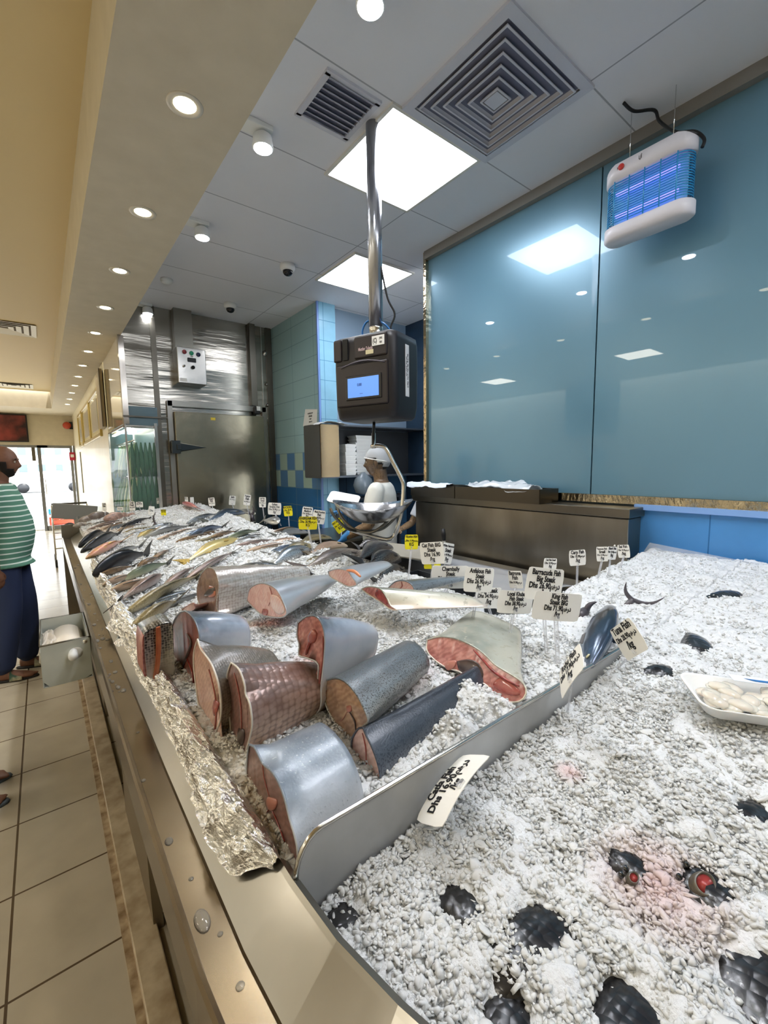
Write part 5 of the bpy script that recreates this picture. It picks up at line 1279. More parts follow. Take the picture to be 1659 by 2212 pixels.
# tuna behind the king fish tag: tail and body
S_TUN2 = SKN('tuna_blue', 'c9ced6', '56677c', '1f2a3a', rough=.2, metal=.5)
A = onice(1268, 1438); B = onice(1310, 1290)
whole_fish('whole_fish', 'blue tuna with a brown eye behind the king fish tag', A+Vector((0, 0, -.018)), B+Vector((0, 0, -.03)), .15, .075, S_TUN2, fin='4a3f42', prof='tuna', roll=35, group='tunas in the snowy ice', tail=0, dorsal=0, spiny=False)
A = onice(1340, 1400); B = onice(1345, 1350)
whole_fish('whole_fish', 'dark tuna head half covered by clear ice right of the king fish tag', A+Vector((0, 0, -.025)), B+Vector((0, 0, -.035)), .11, .07, S_TUN2, fin='4a3f42', prof='tuna', roll=35, group='tunas in the snowy ice', tail=0, dorsal=0)
def crescent(lab, base, tip1, tip2, w):
    t = thing('tuna_tail', lab, 'fish tail', base, 'tuna tails rising from the ice'); m_ = mat('fin_tuna', '5d5558', .4, coat=.4, noise=(40, '3c3a40', .3))
    b0 = Vector(base); nrm = (Vector(tip1)-b0).cross(Vector(tip2)-b0).normalized()
    for nm, tp in (('upper_lobe', tip1), ('lower_lobe', tip2)):
        tp = Vector(tp); mid = (b0+tp)/2; d_ = (tp-b0).normalized(); s_ = d_.cross(nrm)
        sgn = 1 if nm == 'upper_lobe' else -1
        P = []
        for k in range(9):
            u = k/8; P.append(b0.lerp(tp, u)+s_*sgn*(.18*(tp-b0).length*math.sin(math.pi*u)))
        ww = [w*(1-u)**.7+.0015 for u in [k/8 for k in range(9)]]
        V = []; F = []
        for k, (p, q_) in enumerate(zip(P, ww)):
            for (a, b) in ((1, 0), (0, .22), (-1, 0), (0, -.22)): V.append(p+s_*q_*a*.5+nrm*q_*b*.5)
        for k in range(8):
            for j in range(4): F.append((k*4+j, k*4+(j+1) % 4, k*4+4+(j+1) % 4, k*4+4+j))
        F.append((3, 2, 1, 0)); F.append((32, 33, 34, 35)); mesh(nm, V, F, m_, t, True)
    tube('tail_stalk', [b0+Vector((0, 0, .004)), b0+(b0*2-Vector(tip1)-Vector(tip2)).normalized()*.05+Vector((0, 0, -.02))], [w*.55, w*.8], m_, t, 10)
    return t
def dpt(px_, py_, ref, dd=0): return at_depth(px_, py_, depth(ref)+dd)
b = onice(1366, 1298); crescent('forked dark tuna tail sticking up from the snowy ice at the right', b+Vector((0, 0, .004)), dpt(1353, 1257, b), dpt(1436, 1290, b, -.03), .018)
b = onice(1266, 1324); crescent('curved tuna tail fin rising just right of the king fish tag', b+Vector((0, 0, .004)), dpt(1290, 1300, b, .0), dpt(1262, 1340, b, .0), .028)
b = onice(336, 1133); crescent('slender black forked tail standing at the far end of the ice', b+Vector((0, 0, .004)), dpt(337, 1105, b), dpt(356, 1134, b), .022)
b = onice(544, 1112); crescent('small pale forked tail beside a white tag on the back edge', b, dpt(545, 1092, b), dpt(538, 1104, b), .03)
# ================================================================== PRICE TAGS
CARDW = mat('card_white', 'f7f5ee', .45); CARDY = mat('card_yellow', 'f0e21c', .45); INK = mat('ink', '15151a', .5)
ACR = mat('acrylic', 'e6e8ee', .08, trans=.0, alpha=.32, spec=.8, coat=1.0)
ARB = '\uFEE2\uFEEB\uFEAD\uFEA9'
def price_tag(lab, base, centre, wpx, hpx, lines, col='w', face=0.0, tilt=0.0, grp='white price tags on clear stalks', curve=.08, stalk=None, bpt=None, wide=1.0, back=False, ends=None, hm=.08):
    """base, centre: pixels of the stalk foot and of the card centre; face: turn of the card in degrees (+ shows its left side nearer)"""
    B = bpt or onice(*base); dd = depth(B); Cc = at_depth(centre[0], centre[1], dd)
    vx = Vector((CR.x, CR.y, 0)).normalized(); a = math.radians(face); nn = Vector((-CF.x, -CF.y, 0)).normalized()
    X = (vx*math.cos(a)-nn*math.sin(a)).normalized(); U = Vector((0, 0, 1)); tl = math.radians(tilt)
    N0 = X.cross(U); Xr = (X*math.cos(tl)+U*math.sin(tl)).normalized(); Ur = (U*math.cos(tl)-X*math.sin(tl)).normalized()
    w = wpx*dd/FPX/max(.25, abs(math.cos(a))); h = hpx*dd/FPX
    if ends:
        (q0, yy0), (q1, yy1), lean = ends; E0, E1 = pl(*q0, 1, yy0), pl(*q1, 1, yy1); Xr = (E1-E0).normalized(); w = (E1-E0).length; h = hm
        Cc = (E0+E1)/2; vd = (Cc-CAMPOS).normalized(); pp = Xr.cross(vd); pp = (pp if pp.z > 0 else -pp).normalized(); vv = (vd-Xr*vd.dot(Xr)).normalized(); Ur = (pp*lean+vv*math.sqrt(1-lean*lean)).normalized()
    N = Xr.cross(Ur)
    t = thing('price_tag', lab, 'price tag', B, grp)
    r = min(w, h)*.08; bend = lambda x: -curve*(x*x)/w*1.6
    # rounded outline, gridded so it can curve
    nx, nz_ = 12, 4; V = []; F = []
    for s in (0, 1):
        for j in range(nz_+1):
            for i in range(nx+1):
                x = -w/2+w*i/nx; z = -h/2+h*j/nz_
                if i in (0, nx) and j in (0, nz_): x *= 1-2*r/w*.45; z *= 1-2*r/h*.45
                V.append(Cc+Xr*x+Ur*z+N*(bend(x)-(.0012 if s else 0)))
    m_ = (nx+1)*(nz_+1)
    for j in range(nz_):
        for i in range(nx):
            a_ = j*(nx+1)+i; F.append((a_, a_+1, a_+nx+2, a_+nx+1)); F.append((m_+a_, m_+a_+nx+1, m_+a_+nx+2, m_+a_+1))
    for i in range(nx): F.append((i, m_+i, m_+i+1, i+1)); k = nz_*(nx+1)+i; F.append((k, k+1, m_+k+1, m_+k))
    for j in range(nz_): k = j*(nx+1); F.append((k, k+nx+1, m_+k+nx+1, m_+k)); k += nx; F.append((k, m_+k, m_+k+nx+1, k+nx+1))
    card = mesh('card', V, F, CARDW if col == 'w' else CARDY, t)
    n = len(lines); step = h*.84/max(n, 3.2) if col == 'w' else h*.26; L = []
    y0 = h*.36 if n > 1 else 0
    longest = max(len(s) for s in lines)
    for i, s in enumerate(lines):
        sz = step*1.22; ww = len(s)*sz*.5*.70*wide
        if ww > w*.92: sz *= w*.92/ww
        L.append((s, 0, y0-step*i, sz))
    if not back:
        text_on('lettering', L, Cc, Xr, Ur, INK, card, xs=.70*wide, bold=.03, off=.0006, bend=bend)
        if col == 'y': mesh('rule_line', [Cc+Xr*x+Ur*z+N*(.0007+bend(x)) for x, z in ((-w/2, .02*h), (w/2, .02*h), (w/2, .05*h), (-w/2, .05*h))], [(0, 1, 2, 3)], INK, card)
    # stalk: two parallel clear ribs and a clip
    up = (Cc-Ur*h*.36)-B; foot = B-up.normalized()*.03; top = Cc-Ur*h*.34; sw = max(.006, w*.075)
    for s in (-1, 1):
        tube('stalk', [foot+Xr*s*sw*.5-N*.004, top+Xr*s*sw*.5-N*.004], .0019, ACR, t, 6)
    mesh('web', [foot-Xr*sw*.5-N*.004, foot+Xr*sw*.5-N*.004, top+Xr*sw*.5-N*.004, top-Xr*sw*.5-N*.004], [(0, 1, 2, 3)], ACR, t)
    cbm = bmesh.new(); box_bm(cbm, top-Ur*.002+N*.002, (sw*1.3, .006, .012), Matrix((Xr, -N, Ur)).transposed(), .001)
    from_bm('clip', cbm, ACR, t)
    return t
WL = lambda *l: [s.replace('#', ARB) for s in l]
price_tag('large white King Fish Steak BIG price tag, nearest and biggest by the divider', (1207, 1432), (1206, 1311), 116, 62, WL('King Fish', 'Steak BIG', 'Dhs 71.90#', '/kg'), face=14, tilt=-9.5)
price_tag('white Barracuda Fish Big Steak tag standing right behind the King Fish tag', (1182, 1410), (1178, 1262), 88, 70, WL('Barracuda Fish', 'Big Steak', 'Dhs 26.90#', '/kg'), face=14, tilt=-9)
price_tag('white Local Khubab Fish Steak price tag left of the King Fish tag', (1100, 1385), (1115, 1301), 84, 50, WL('Local Khubab', 'Fish Steak', 'Dhs 38.90#', '/kg'), face=18, tilt=-8)
price_tag('half-hidden white Big Steak tag under the Anfalous Fish tag', (1062, 1330), (1056, 1292), 58, 46, WL('Big Steak', 'Dhs 34.90#', '/kg'), face=10, tilt=-4)
price_tag('white Anfalous Fish Steak price tag beside the Chembally tag', (1020, 1354), (1036, 1253), 68, 54, WL('Anfalous Fish', 'Steak', 'Dhs 26.90#', '/kg'), face=18, tilt=-8)
price_tag('white Chembally Steak price tag', (950, 1296), (973, 1247), 82, 50, WL('Chembally', 'Steak', 'Dhs 34.90#', '/kg'), face=4, tilt=-2)
price_tag('white Cat Fish Steak tag tilted up to the left, above the Chembally tag', (936, 1275), (933, 1195), 50, 48, WL('Cat Fish BIG', 'Steak', 'Dhs 16.90', '/kg'), face=-20, tilt=6)
price_tag('white Hammour Steak tag joined to the right of the Cat Fish tag', (954, 1260), (967, 1196), 28, 46, WL('White Hammour', 'Steak', 'Dhs 44.90#', '/kg'), face=35, tilt=-14)
price_tag('small yellow tag peeping out below the Cat Fish tag', (930, 1270), (934, 1221), 36, 16, WL('Dhs. 15.90', 'KG'), 'y', face=0, grp='yellow price tags on clear stalks')
price_tag('yellow Tilapia Fish price tag on a leaning clear stalk', (882, 1255), (889, 1171), 29, 32, WL('TILAPIA FISH', 'Dhs. 11.90#', 'KG'), 'y', face=4, tilt=-1, grp='yellow price tags on clear stalks')
price_tag('yellow Seabream Fish price tag', (677, 1196), (665, 1130), 40, 28, WL('SEABREAM FISH', 'Dhs. 20.90#', 'KG'), 'y', face=4, tilt=-2, grp='yellow price tags on clear stalks')
price_tag('yellow tag tilted sideways in front of the weighing pan', (737, 1167), (733, 1136), 21, 30, WL('GREY MULLET', 'Dhs. 12.90#', 'KG'), 'y', face=20, tilt=32, grp='yellow price tags on clear stalks')
price_tag('small yellow tag at the back edge, second of the yellow ones from the left', (625, 1140), (622, 1104), 19, 22, WL('MACKEREL', 'Dhs. 28.90', 'KG'), 'y', face=0, tilt=4, grp='yellow price tags on clear stalks')
price_tag('tiny yellow tag far along the ice near the front', (352, 1118), (353, 1107), 11, 13, WL('SARDINE', 'Dhs 9.90'), 'y', face=0, grp='yellow price tags on clear stalks')
price_tag('white Mackerel tag standing left behind the seabream tag', (672, 1170), (664, 1108), 22, 26, WL('Mackerel Big', 'Medium', 'Dhs 24.90#', '/kg'), face=15, tilt=-8)
price_tag('white Black Pomfret tag right behind the seabream tag', (694, 1178), (689, 1117), 26, 30, WL('Black Pomfret', 'Fish', 'Dhs 38.90#', '/kg'), face=20, tilt=-10)
price_tag('white tag with a curled right edge left of the small yellow one', (604, 1130), (593, 1099), 28, 26, WL('Sultan', 'Ibrahim Fish', 'Dhs 29.90#', '/kg'), face=6, tilt=-4)
price_tag('upright white tag fourth from the right in the back row', (571, 1124), (567, 1085), 15, 22, WL('Safi Fish', 'Small', 'Dhs 12.90#', '/kg'), face=4, tilt=-2)
price_tag('tall narrow white tag above the pale forked tail', (538, 1112), (534, 1080), 13, 23, WL('Faskar', 'Fish', 'Dhs 18.90#'), face=25, tilt=-10)
price_tag('narrow turned white tag at the middle of the cold room door', (505, 1100), (502, 1081), 12, 20, WL('Jesh', 'Dhs 21.90#'), face=28, tilt=-8)
price_tag('small white tag left of the narrow turned one', (459, 1098), (457, 1084), 14, 18, WL('Shaari', 'Fish', 'Dhs 17.90#'), face=0, tilt=4)
price_tag('small white tag at the crest before the door frame', (400, 1090), (400, 1079), 12, 11, WL('Hamra', 'Dhs 26.90#'), face=0)
price_tag('sliver of a white tag seen edge-on beside the crest tag', (416, 1092), (415, 1081), 5, 14, WL('Dhs'), face=55, back=True)
price_tag('small white tag standing before the steel strip at the cabinet corner', (344, 1094), (343, 1082), 10, 13, WL('Squid', 'Dhs 23.90'), face=0)
price_tag('white tag standing before the dark greens of the cabinet', (288, 1108), (285, 1093), 13, 19, WL('Crab', 'Fresh', 'Dhs 25.90'), face=0, tilt=3)
price_tag('bowed white tag right of the one before the greens', (303, 1104), (301, 1090), 14, 12, WL('Prawn', 'Dhs 39.90'), face=10)
price_tag('low white tag almost lying in the ice at the cabinet foot', (262, 1108), (259, 1099), 13, 8, WL('Dhs 31.90'), face=0)
price_tag('white tag standing before the cream wall, leftmost of all tags', (227, 1116), (225, 1095), 9, 17, WL('Cuttle', 'Fish'), face=0)
price_tag('narrow white tag behind the pale squid', (272, 1130), (270, 1124), 8, 15, WL('Dhs', '22.90'), face=30, tilt=-6)
price_tag('bent white tag with its back turned beside the tiny yellow one', (329, 1122), (327, 1103), 10, 19, WL('Dhs'), face=30, tilt=-8)
price_tag('thin white tag edge-on behind the small crest tags', (327, 1092), (326, 1086), 4, 13, WL('Dhs'), face=50, back=True)
price_tag('white Carp Fish tag over the right-hand ice', (1247, 1263), (1248, 1205), 36, 34, WL('Carp Fish', 'Dhs 15.90#', '/kg'), face=0, tilt=4)
price_tag('white Tawoos Fish tag joined to the Shark Fish tag', (1293, 1245), (1301, 1197), 22, 32, WL('Tawoos Fish', 'Small', 'Dhs 14.90#', '/kg'), face=-18, tilt=4)
price_tag('white Shark Fish tag right of the Tawoos one', (1316, 1238), (1322, 1195), 26, 28, WL('Shark Fish', 'Dhs 13.90#', '/kg'), face=18, tilt=-6)
price_tag('rightmost turned white tag before the blue tiles', (1341, 1222), (1347, 1191), 18, 28, WL('Eel Fish', 'Dhs 19.90#', '/kg'), face=-40, tilt=8)
price_tag('little white Cat Fish Small tag above the Barracuda tag', (1186, 1290), (1189, 1219), 30, 26, WL('Cat Fish Small', 'Dhs 10.90#', '/kg'), face=8, tilt=-4)
price_tag('narrow turned white tag between the Anfalous and Barracuda tags', (1108, 1285), (1113, 1252), 24, 38, WL('Batrona', 'Fish', 'Dhs 19.90#'), face=-42, tilt=8)
price_tag('white tag steeply turned on the divider near its far end', (1323, 1462), (1357, 1376), 46, 60, WL('Tuna Fish', 'Dhs 28.90#', '/kg'), bpt=Vector((1.22, PARTY-.02, .955)), ends=(((1333, 1396), .50), ((1379, 1366), .44), .97), hm=.085)
price_tag('white tag steeply turned, second from the near end of the divider', (1195, 1550), (1229, 1442), 40, 60, WL('Rohu Fish', 'Dhs 17.90#', '/kg'), bpt=Vector((.955, PARTY-.02, .925)), ends=(((1207, 1482), .51), ((1254, 1412), .46), .42), hm=.08)
price_tag('white bowed tag leaning on the near part of the divider', (930, 1745), (976, 1690), 92, 48, WL('Catla Fish', 'Dhs 16.90#', '/kg'), bpt=Vector((.50, PARTY-.03, .89)), curve=.14, ends=(((918, 1772), .485), ((1024, 1622), .50), .45), hm=.085)
# ================================================================== SINK, WORKTOP, SHELF
UX = 2.38
uR = pl(1366, 1100, 0, UX); uL = pl(895, 1070, 0, UX); UZ = (uR.z+uL.z)/2
SINKM = mat('sink_steel', 'a8a094', .3, 1.0, noise=(2.2, '8a8276', .3, (.6, 3, 1)), bump=(1.4, .3, .04))
t = thing('sink_unit', 'tall wide stainless steel sink cabinet against the blue glass wall', 'sink', (2.35, (uR.y+uL.y)/2, 0))
box('body', ((UX+2.53)/2, (uR.y+uL.y)/2, (UZ-.05)/2), (2.53-UX, uL.y-uR.y-.03, UZ-.05), SINKM, t, bevel=.005)
box('rim', ((UX+2.53)/2-.01, (uR.y+uL.y)/2, UZ-.02), (2.53-UX+.04, uL.y-uR.y, .05), mat('sink_rim', '7d766b', .3, 1.0), t, bevel=.004)
lathe('rivet', [(.01, 0), (.006, .005), (0, .006)], (UX, uR.y+.08, UZ-.20), CHROME, t, 12, (-1, 0, 0))
bL, bR = pl(895, 1046, 0, 2.34), pl(1165, 1085, 0, 2.3)
bz0, bz1 = UZ+.003, pl(1165, 1058, 0, 2.3).z
t = thing('steel_bin', 'pair of dark steel trays with a white cloth, standing on the sink cabinet', 'tray', (2.3, 2.1, bz0))
yb0, yb1 = bR.y, uL.y-.05; mdb = mat('bin_steel', '5d574f', .3, 1.0); ym = (yb0+yb1)/2+.1
for a, b in ((yb0, ym-.004), (ym+.004, yb1)):
    boxes('tray', [((2.30, (a+b)/2, (bz0+bz1)/2), (.006, b-a, bz1-bz0)), ((2.50, (a+b)/2, (bz0+bz1)/2), (.006, b-a, bz1-bz0)), ((2.40, a, (bz0+bz1)/2), (.2, .006, bz1-bz0)), ((2.40, b, (bz0+bz1)/2), (.2, .006, bz1-bz0)), ((2.40, (a+b)/2, bz0+.004), (.2, b-a, .006))], mdb, t)
def cloth(name, lab, cx, cy, z, wx, wy, col, seed, amp=.02, sag=.05, m=None, cat='cloth'):
    V = []; F = []; n = 26
    for i in range(n):
        for j in range(n):
            u, v = i/(n-1)-.5, j/(n-1)-.5; q = float(fbm(np.array([u*5+seed]), np.array([v*5+seed*2]), 3, seed)[0]-.4)
            V.append((cx+u*wx+.03*q, cy+v*wy+.02*math.sin(u*9+seed), z+amp*q*2.5-sag*max(0, abs(u)-.32)*2.5))
    for i in range(n-1):
        for j in range(n-1): F.append((i*n+j, (i+1)*n+j, (i+1)*n+j+1, i*n+j+1))
    o = mesh(name, V, F, m or mat('cloth_'+col, col, .6), None, True); so = o.modifiers.new('thick', 'SOLIDIFY'); so.thickness = .002
    return tag(o, lab, cat)
cloth('cloth', 'pale blue-white cloth hanging over the left end of the steel trays', 2.32, (ym+yb1)/2+.05, bz1+.012, .12, .42, 'cfd9e6', 3)
cloth('plastic_bag', 'thin white plastic bag puffed up over the right steel tray', 2.38, (yb0+ym)/2, bz1+.02, .16, .5, 'c4ccd4', 8, amp=.035, m=mat('bag_plastic', 'dfe5ea', .2, alpha=.6, coat=.6), cat='bag')
# worktop behind the counter
WTZ = .86
t = thing('worktop', 'grey steel worktop covered with a plastic sheet behind the ice', 'worktop', (1.8, 1.8, 0))
box('top', (1.88, 1.75, WTZ), (.88, 1.45, .03), mat('worktop_steel', '8d9090', .3, .9), t, bevel=.003)
for x, y in ((1.6, 1.1), (2.12, 1.1), (1.6, 2.4), (2.12, 2.4)): tube('leg', [(x, y, 0), (x, y, WTZ-.01)], .02, STEEL, t, 10)
cloth('plastic_sheet', 'rumpled grey plastic sheet spread on the worktop', 1.85, 1.6, WTZ+.03, .62, .9, '9a9da0', 5, amp=.012, sag=.0, m=mat('sheet_grey', 'a0a4a8', .3, coat=.4), cat='sheet')
K = pl(957, 1180, 0, 2.0); t = thing('knife', 'knife with a black handle standing up behind the Cat Fish tag', 'knife', (K.x, K.y, .9))
hz_ = [pl(957, 1142, 0, 2.0), pl(959, 1168, 0, 2.0)]
tube('handle', [hz_[0], (hz_[0]+hz_[1])/2, hz_[1]], [.012, .015, .011], BLACK, t, 12)
box('blade', (hz_[1].x, hz_[1].y, (hz_[1].z+WTZ+.02)/2), (.002, .03, hz_[1].z-WTZ-.02), CHROME, t)
# black trays
BT_ = mat('black_tray', '1f2226', .4)
def open_tray(lab, x0, x1, y0, y1, z0, z1, m, nm='black_tray', cat='tray', w=.006):
    t = thing(nm, lab, cat, ((x0+x1)/2, (y0+y1)/2, z0)); cx, cy = (x0+x1)/2, (y0+y1)/2
    box('base', (cx, cy, z0+w/2), (x1-x0, y1-y0, w), m, t)
    boxes('wall', [((x0, cy, (z0+z1)/2), (w, y1-y0, z1-z0)), ((x1, cy, (z0+z1)/2), (w, y1-y0, z1-z0)), ((cx, y0, (z0+z1)/2), (x1-x0, w, z1-z0)), ((cx, y1, (z0+z1)/2), (x1-x0, w, z1-z0))], m, t, bevel=.001)
    return t
p0_ = pl(870, 1262, 2, .97)
open_tray('black plastic tray at the end of the ice below the Tilapia tag', 1.26, 1.46, 1.12, 1.60, .90, 1.0, BT_)
open_tray('dark tray on the worktop behind the black tray', 1.50, 1.72, 1.45, 2.3, WTZ+.016, .96, mat('tray_grey', '4a4d50', .4), 'dark_tray')
def sheet(lab, c, s, rz, m, nm='cardboard', cat='cardboard'):
    return tag(box(nm, c, s, m, None, Matrix.Rotation(rz, 3, 'Z'), bevel=.001), lab, cat)
sheet('flattened dirty cardboard lying behind the Tilapia tag', (1.80, 2.1, WTZ+.12), (.35, .5, .008), .3, mat('cardboard', '9a9486', .8))
# clear guard by the blue tiles
gq = [pl(1375, 1215, 0, 2.45), pl(1404, 1172, 0, 2.45), pl(1659, 1222, 0, 2.45), pl(1659, 1290, 0, 2.45)]
tag(quad('splash_guard', gq, mat('acrylic_sheet', 'dfe4ea', .05, alpha=.28, coat=1.0), thick=.005), 'clear acrylic sheet standing along the blue tiles', 'splash guard')

# foam tray of pale fillets
def foam_tray(lab, c, X, Y, w, h, dpt_, m, cat='tray', nm='foam_tray'):
    t = thing(nm, lab, cat, c); X = Vector(X).normalized(); Y = Vector(Y).normalized(); N = X.cross(Y).normalized(); c = Vector(c)
    def ring(w, h, r, z, n=6):
        P = []
        for (sx_, sy_, a0) in ((1, 1, 0), (-1, 1, 90), (-1, -1, 180), (1, -1, 270)):
            for k in range(n+1):
                a = math.radians(a0+90*k/n); P.append(c+X*(sx_*(w/2-r)+r*math.cos(a))+Y*(sy_*(h/2-r)+r*math.sin(a))+N*z)
        return P
    rings = [ring(w*.8, h*.75, .02, 0), ring(w*.84, h*.8, .025, .002), ring(w*.97, h*.96, .03, dpt_*.9), ring(w, h, .032, dpt_), ring(w*1.0, h*1.0, .032, dpt_+.003), ring(w*.95, h*.94, .028, dpt_+.002), ring(w*.82, h*.77, .022, .006)]
    V, F = loft(rings); mesh('tray', V, F, m, t, True)
    return t, X, Y, N
FOAM = mat('white_foam', 'f0f0ec', .5, sss=.1)
tc_ = pl(1590, 1515, 2, .985); tX = (pl(1659, 1545, 2, .985)-pl(1470, 1480, 2, .985)); tX.z = 0; tX.normalize()
tX = Vector((.62, -.78, -.05)).normalized(); tY = Vector((.78, .62, .08)).normalized()
ftc = pl(1615, 1520, 2, .985)
ft, X_, Y_, N_ = foam_tray('white foam tray of pale wrapped fillets lying on the ice at the right edge', ftc-Vector((0, 0, .012)), tX, tY, .24, .15, .028, FOAM)
FILL = mat('fillet', 'e3dccb', .25, coat=.6, sss=.6, noise=(25, 'd6cab6', .3))
rr_ = random.Random(4)
for k in range(40):
    c = ftc-Vector((0, 0, .012))+X_*rr_.uniform(-.085, .085)+Y_*rr_.uniform(-.045, .045)+N_*(.016+rr_.uniform(0, .012)); a = rr_.uniform(0, 6.28); d_ = X_*math.cos(a)+Y_*math.sin(a)
    V, F = lathe_data([(0, -.024), (.013, -.020), (.019, -.007), (.020, .005), (.013, .019), (0, .024)], c, 14, tuple(d_), .9, .45)
    mesh('fillet', V, F, FILL, ft, True)
V = []; F = []; n = 16
for i in range(n):
    for j in range(n):
        u, v = i/(n-1)-.5, j/(n-1)-.5; q = float(fbm(np.array([u*9]), np.array([v*9]), 2, 3)[0]-.4)
        V.append(ftc-Vector((0, 0, .012))+X_*u*.235+Y_*v*.145+N_*(.034+.008*(1-4*u*u)*(1-4*v*v)+.003*q))
for i in range(n-1):
    for j in range(n-1): F.append((i*n+j, (i+1)*n+j, (i+1)*n+j+1, i*n+j+1))
mesh('film', V, F, mat('cling_film', 'ffffff', .06, alpha=.12, coat=1.0, spec=1.0), ft, True)
lq = ftc-Vector((0, 0, .012))+X_*.03+Y_*.052+N_*.045
quad('label', [lq-X_*.045-Y_*.014, lq+X_*.06-Y_*.014, lq+X_*.06+Y_*.014, lq-X_*.045+Y_*.014], mat('label_white', 'e4e8ee', .4), ft, thick=.0005)
quad('label_stripe', [lq-X_*.0-Y_*.008+N_*.001, lq+X_*.058-Y_*.008+N_*.001, lq+X_*.058+Y_*.0+N_*.001, lq-X_*.02+Y_*.0+N_*.001], mat('label_blue', '2f6fae', .4), ft)

# wall shelf with foam tray stacks
sy_ = 3.80
a0, a1 = pl(691, 916, 1, sy_), pl(733, 1030, 1, sy_); a2 = pl(930, 1030, 1, sy_)
t = thing('wall_shelf', 'steel wall cupboard with a copper-toned left door and open shelf of foam trays', 'shelf', (a0.x, sy_, a1.z))
SHM = mat('shelf_steel', 'd9b98a', .25, 1.0, noise=(2, 'a08a6c', .3)); DKI = mat('cupboard_dark', '26282c', .6)
zt, zbm = a0.z, a1.z; yb_ = 4.13
box('side_door', ((a0.x+a1.x)/2, sy_-.005, (zt+zbm)/2), (a1.x-a0.x, .01, zt-zbm), SHM, t)
boxes('carcass', [((a0.x+.006, (sy_+yb_)/2+.01, (zt+zbm)/2), (.012, yb_-sy_, zt-zbm)), (((a0.x+a2.x)/2, (sy_+yb_)/2, zt), (a2.x-a0.x, yb_-sy_, .016)), (((a0.x+a2.x)/2, (sy_+yb_)/2, zbm), (a2.x-a0.x, yb_-sy_, .02)), ((a1.x, (sy_+yb_)/2, (zt+zbm)/2), (.014, yb_-sy_, zt-zbm))], mat('shelf_grey', '6d7278', .3, .8), t)
box('back_panel', ((a1.x+a2.x)/2, 4.12, (zt+zbm)/2), (a2.x-a1.x, .01, zt-zbm-.02), DKI, t)
cloth('cloth', 'folded white cloth lying on top of the wall cupboard', a0.x+.12, sy_+.0, zt+.02, .3, .2, 'b9bab8', 12, amp=.012)
# two stacks of foam boxes
def stack(lab0, pxl, pxr, pyt, pyb, n, grp, y):
    A, B = pl(pxl, pyt, 1, y), pl(pxr, pyb, 1, y); w = B.x-A.x; z0 = zbm+.012; z1 = A.z; st = (z1-z0)/n
    for k in range(n):
        w_ = w*(.92+.08*((k*7) % 3)/2); nm = lab0 % (['lowest', 'second', 'third', 'fourth', 'fifth', 'sixth', 'seventh', 'eighth', 'ninth', 'tenth', 'eleventh', 'topmost'][k if k < n-1 else 11])
        V, F = loft([[Vector((A.x+w/2+sx*w_/2*q, y+sy*.085*q, z0+st*k+zz_)) for sx, sy in ((-1, -1), (1, -1), (1, 1), (-1, 1))] for q, zz_ in ((.86, .001), (1, st*.85), (1, st*.98), (.94, st*.98), (.84, st*.3))])
        tag(mesh('foam_tray', V, F, FOAM), nm, 'tray', grp)
stack('%s white foam tray of the short stack in the wall cupboard', 736, 762, 960, 1020, 8, 'short stack of foam trays', 3.90)
stack('%s white foam tray of the tall stack in the wall cupboard', 758, 803, 941, 1022, 11, 'tall stack of foam trays', 4.01)
# paper notice on the tiles
nq = [pl(660, 884, 0, 2.333), pl(686, 884, 0, 2.333), pl(685, 919, 0, 2.333), pl(655, 921, 0, 2.333)]
nt_ = tag(quad('paper_notice', [q-Vector((.002, 0, 0)) for q in nq], mat('paper', 'd8d9d4', .6), thick=.001), 'white paper notice taped on the green tiles above the checker band', 'notice')
text_on('lettering', [('FISH SERVICE IS NOT', 0, .045, .02), ('AVAILABLE', 0, .015, .026), ('TODAY', 0, -.015, .02), ('THANK YOU', 0, -.045, .02)], (sum(nq, Vector())/4)-Vector((.004, 0, 0)), (0, -1, 0), (0, 0, 1), INK, nt_, off=.0)
# dark rack and clutter below the shelf
t = thing('low_rack', 'dark steel rack under the wall cupboard', 'rack', (2.9, 4.0, 0))
boxes('frame', [((2.45, 3.95, .6), (.03, .03, 1.2)), ((3.3, 3.95, .6), (.03, .03, 1.2)), ((2.87, 3.98, 1.17), (.86, .25, .02)), ((2.87, 3.98, .8), (.86, .25, .02))], mat('rack_dark', '3a3d42', .4, .6), t)
q = pl(785, 1048, 1, 3.8)
V, F = lathe_data([(.02, -.1), (.09, -.08), (.12, 0), (.1, .07), (.05, .11), (.02, .14)], q, 16, (0, 0, 1), 1, .7)
tag(mesh('plastic_bag', V, F, mat('bag_grey', '77838c', .3, alpha=.7, coat=.5), None, True), 'crumpled clear plastic bag beyond the worker\'s chest', 'bag')
g = thing('steel_box', 'low dark steel cabinet behind the mound under the foam tray', 'cabinet', (2.0, 3.4, 0))
box('body', (2.12, 3.35, .45), (.5, .7, .9), STEEL_D, g, bevel=.01); box('lid', (2.12, 3.35, .91), (.53, .73, .02), STEEL, g)

# ================================================================== BAG ROLL HOLDER on the counter front
def HB(px_, py_, z): return pl(px_, py_, 2, z)
hx1 = .098; hy0, hy1 = pl(193, 1367, 0, hx1).y, pl(165, 1310, 0, hx1).y
hy0 = 2.05; hy1 = 2.42; hx0 = hx1-.155; hzt, hzb = .865, .70
t = thing('bag_holder', 'open steel box hung on the counter rim holding a roll of plastic bags', 'bag dispenser', (hx0+.1, (hy0+hy1)/2, hzb))
HS = mat('holder_steel', 'd2d5cc', .35, .35, noise=(4, '9aa29c', .25)); w = .004
cxh, cyh, czh = (hx0+hx1)/2, (hy0+hy1)/2, (hzt+hzb)/2
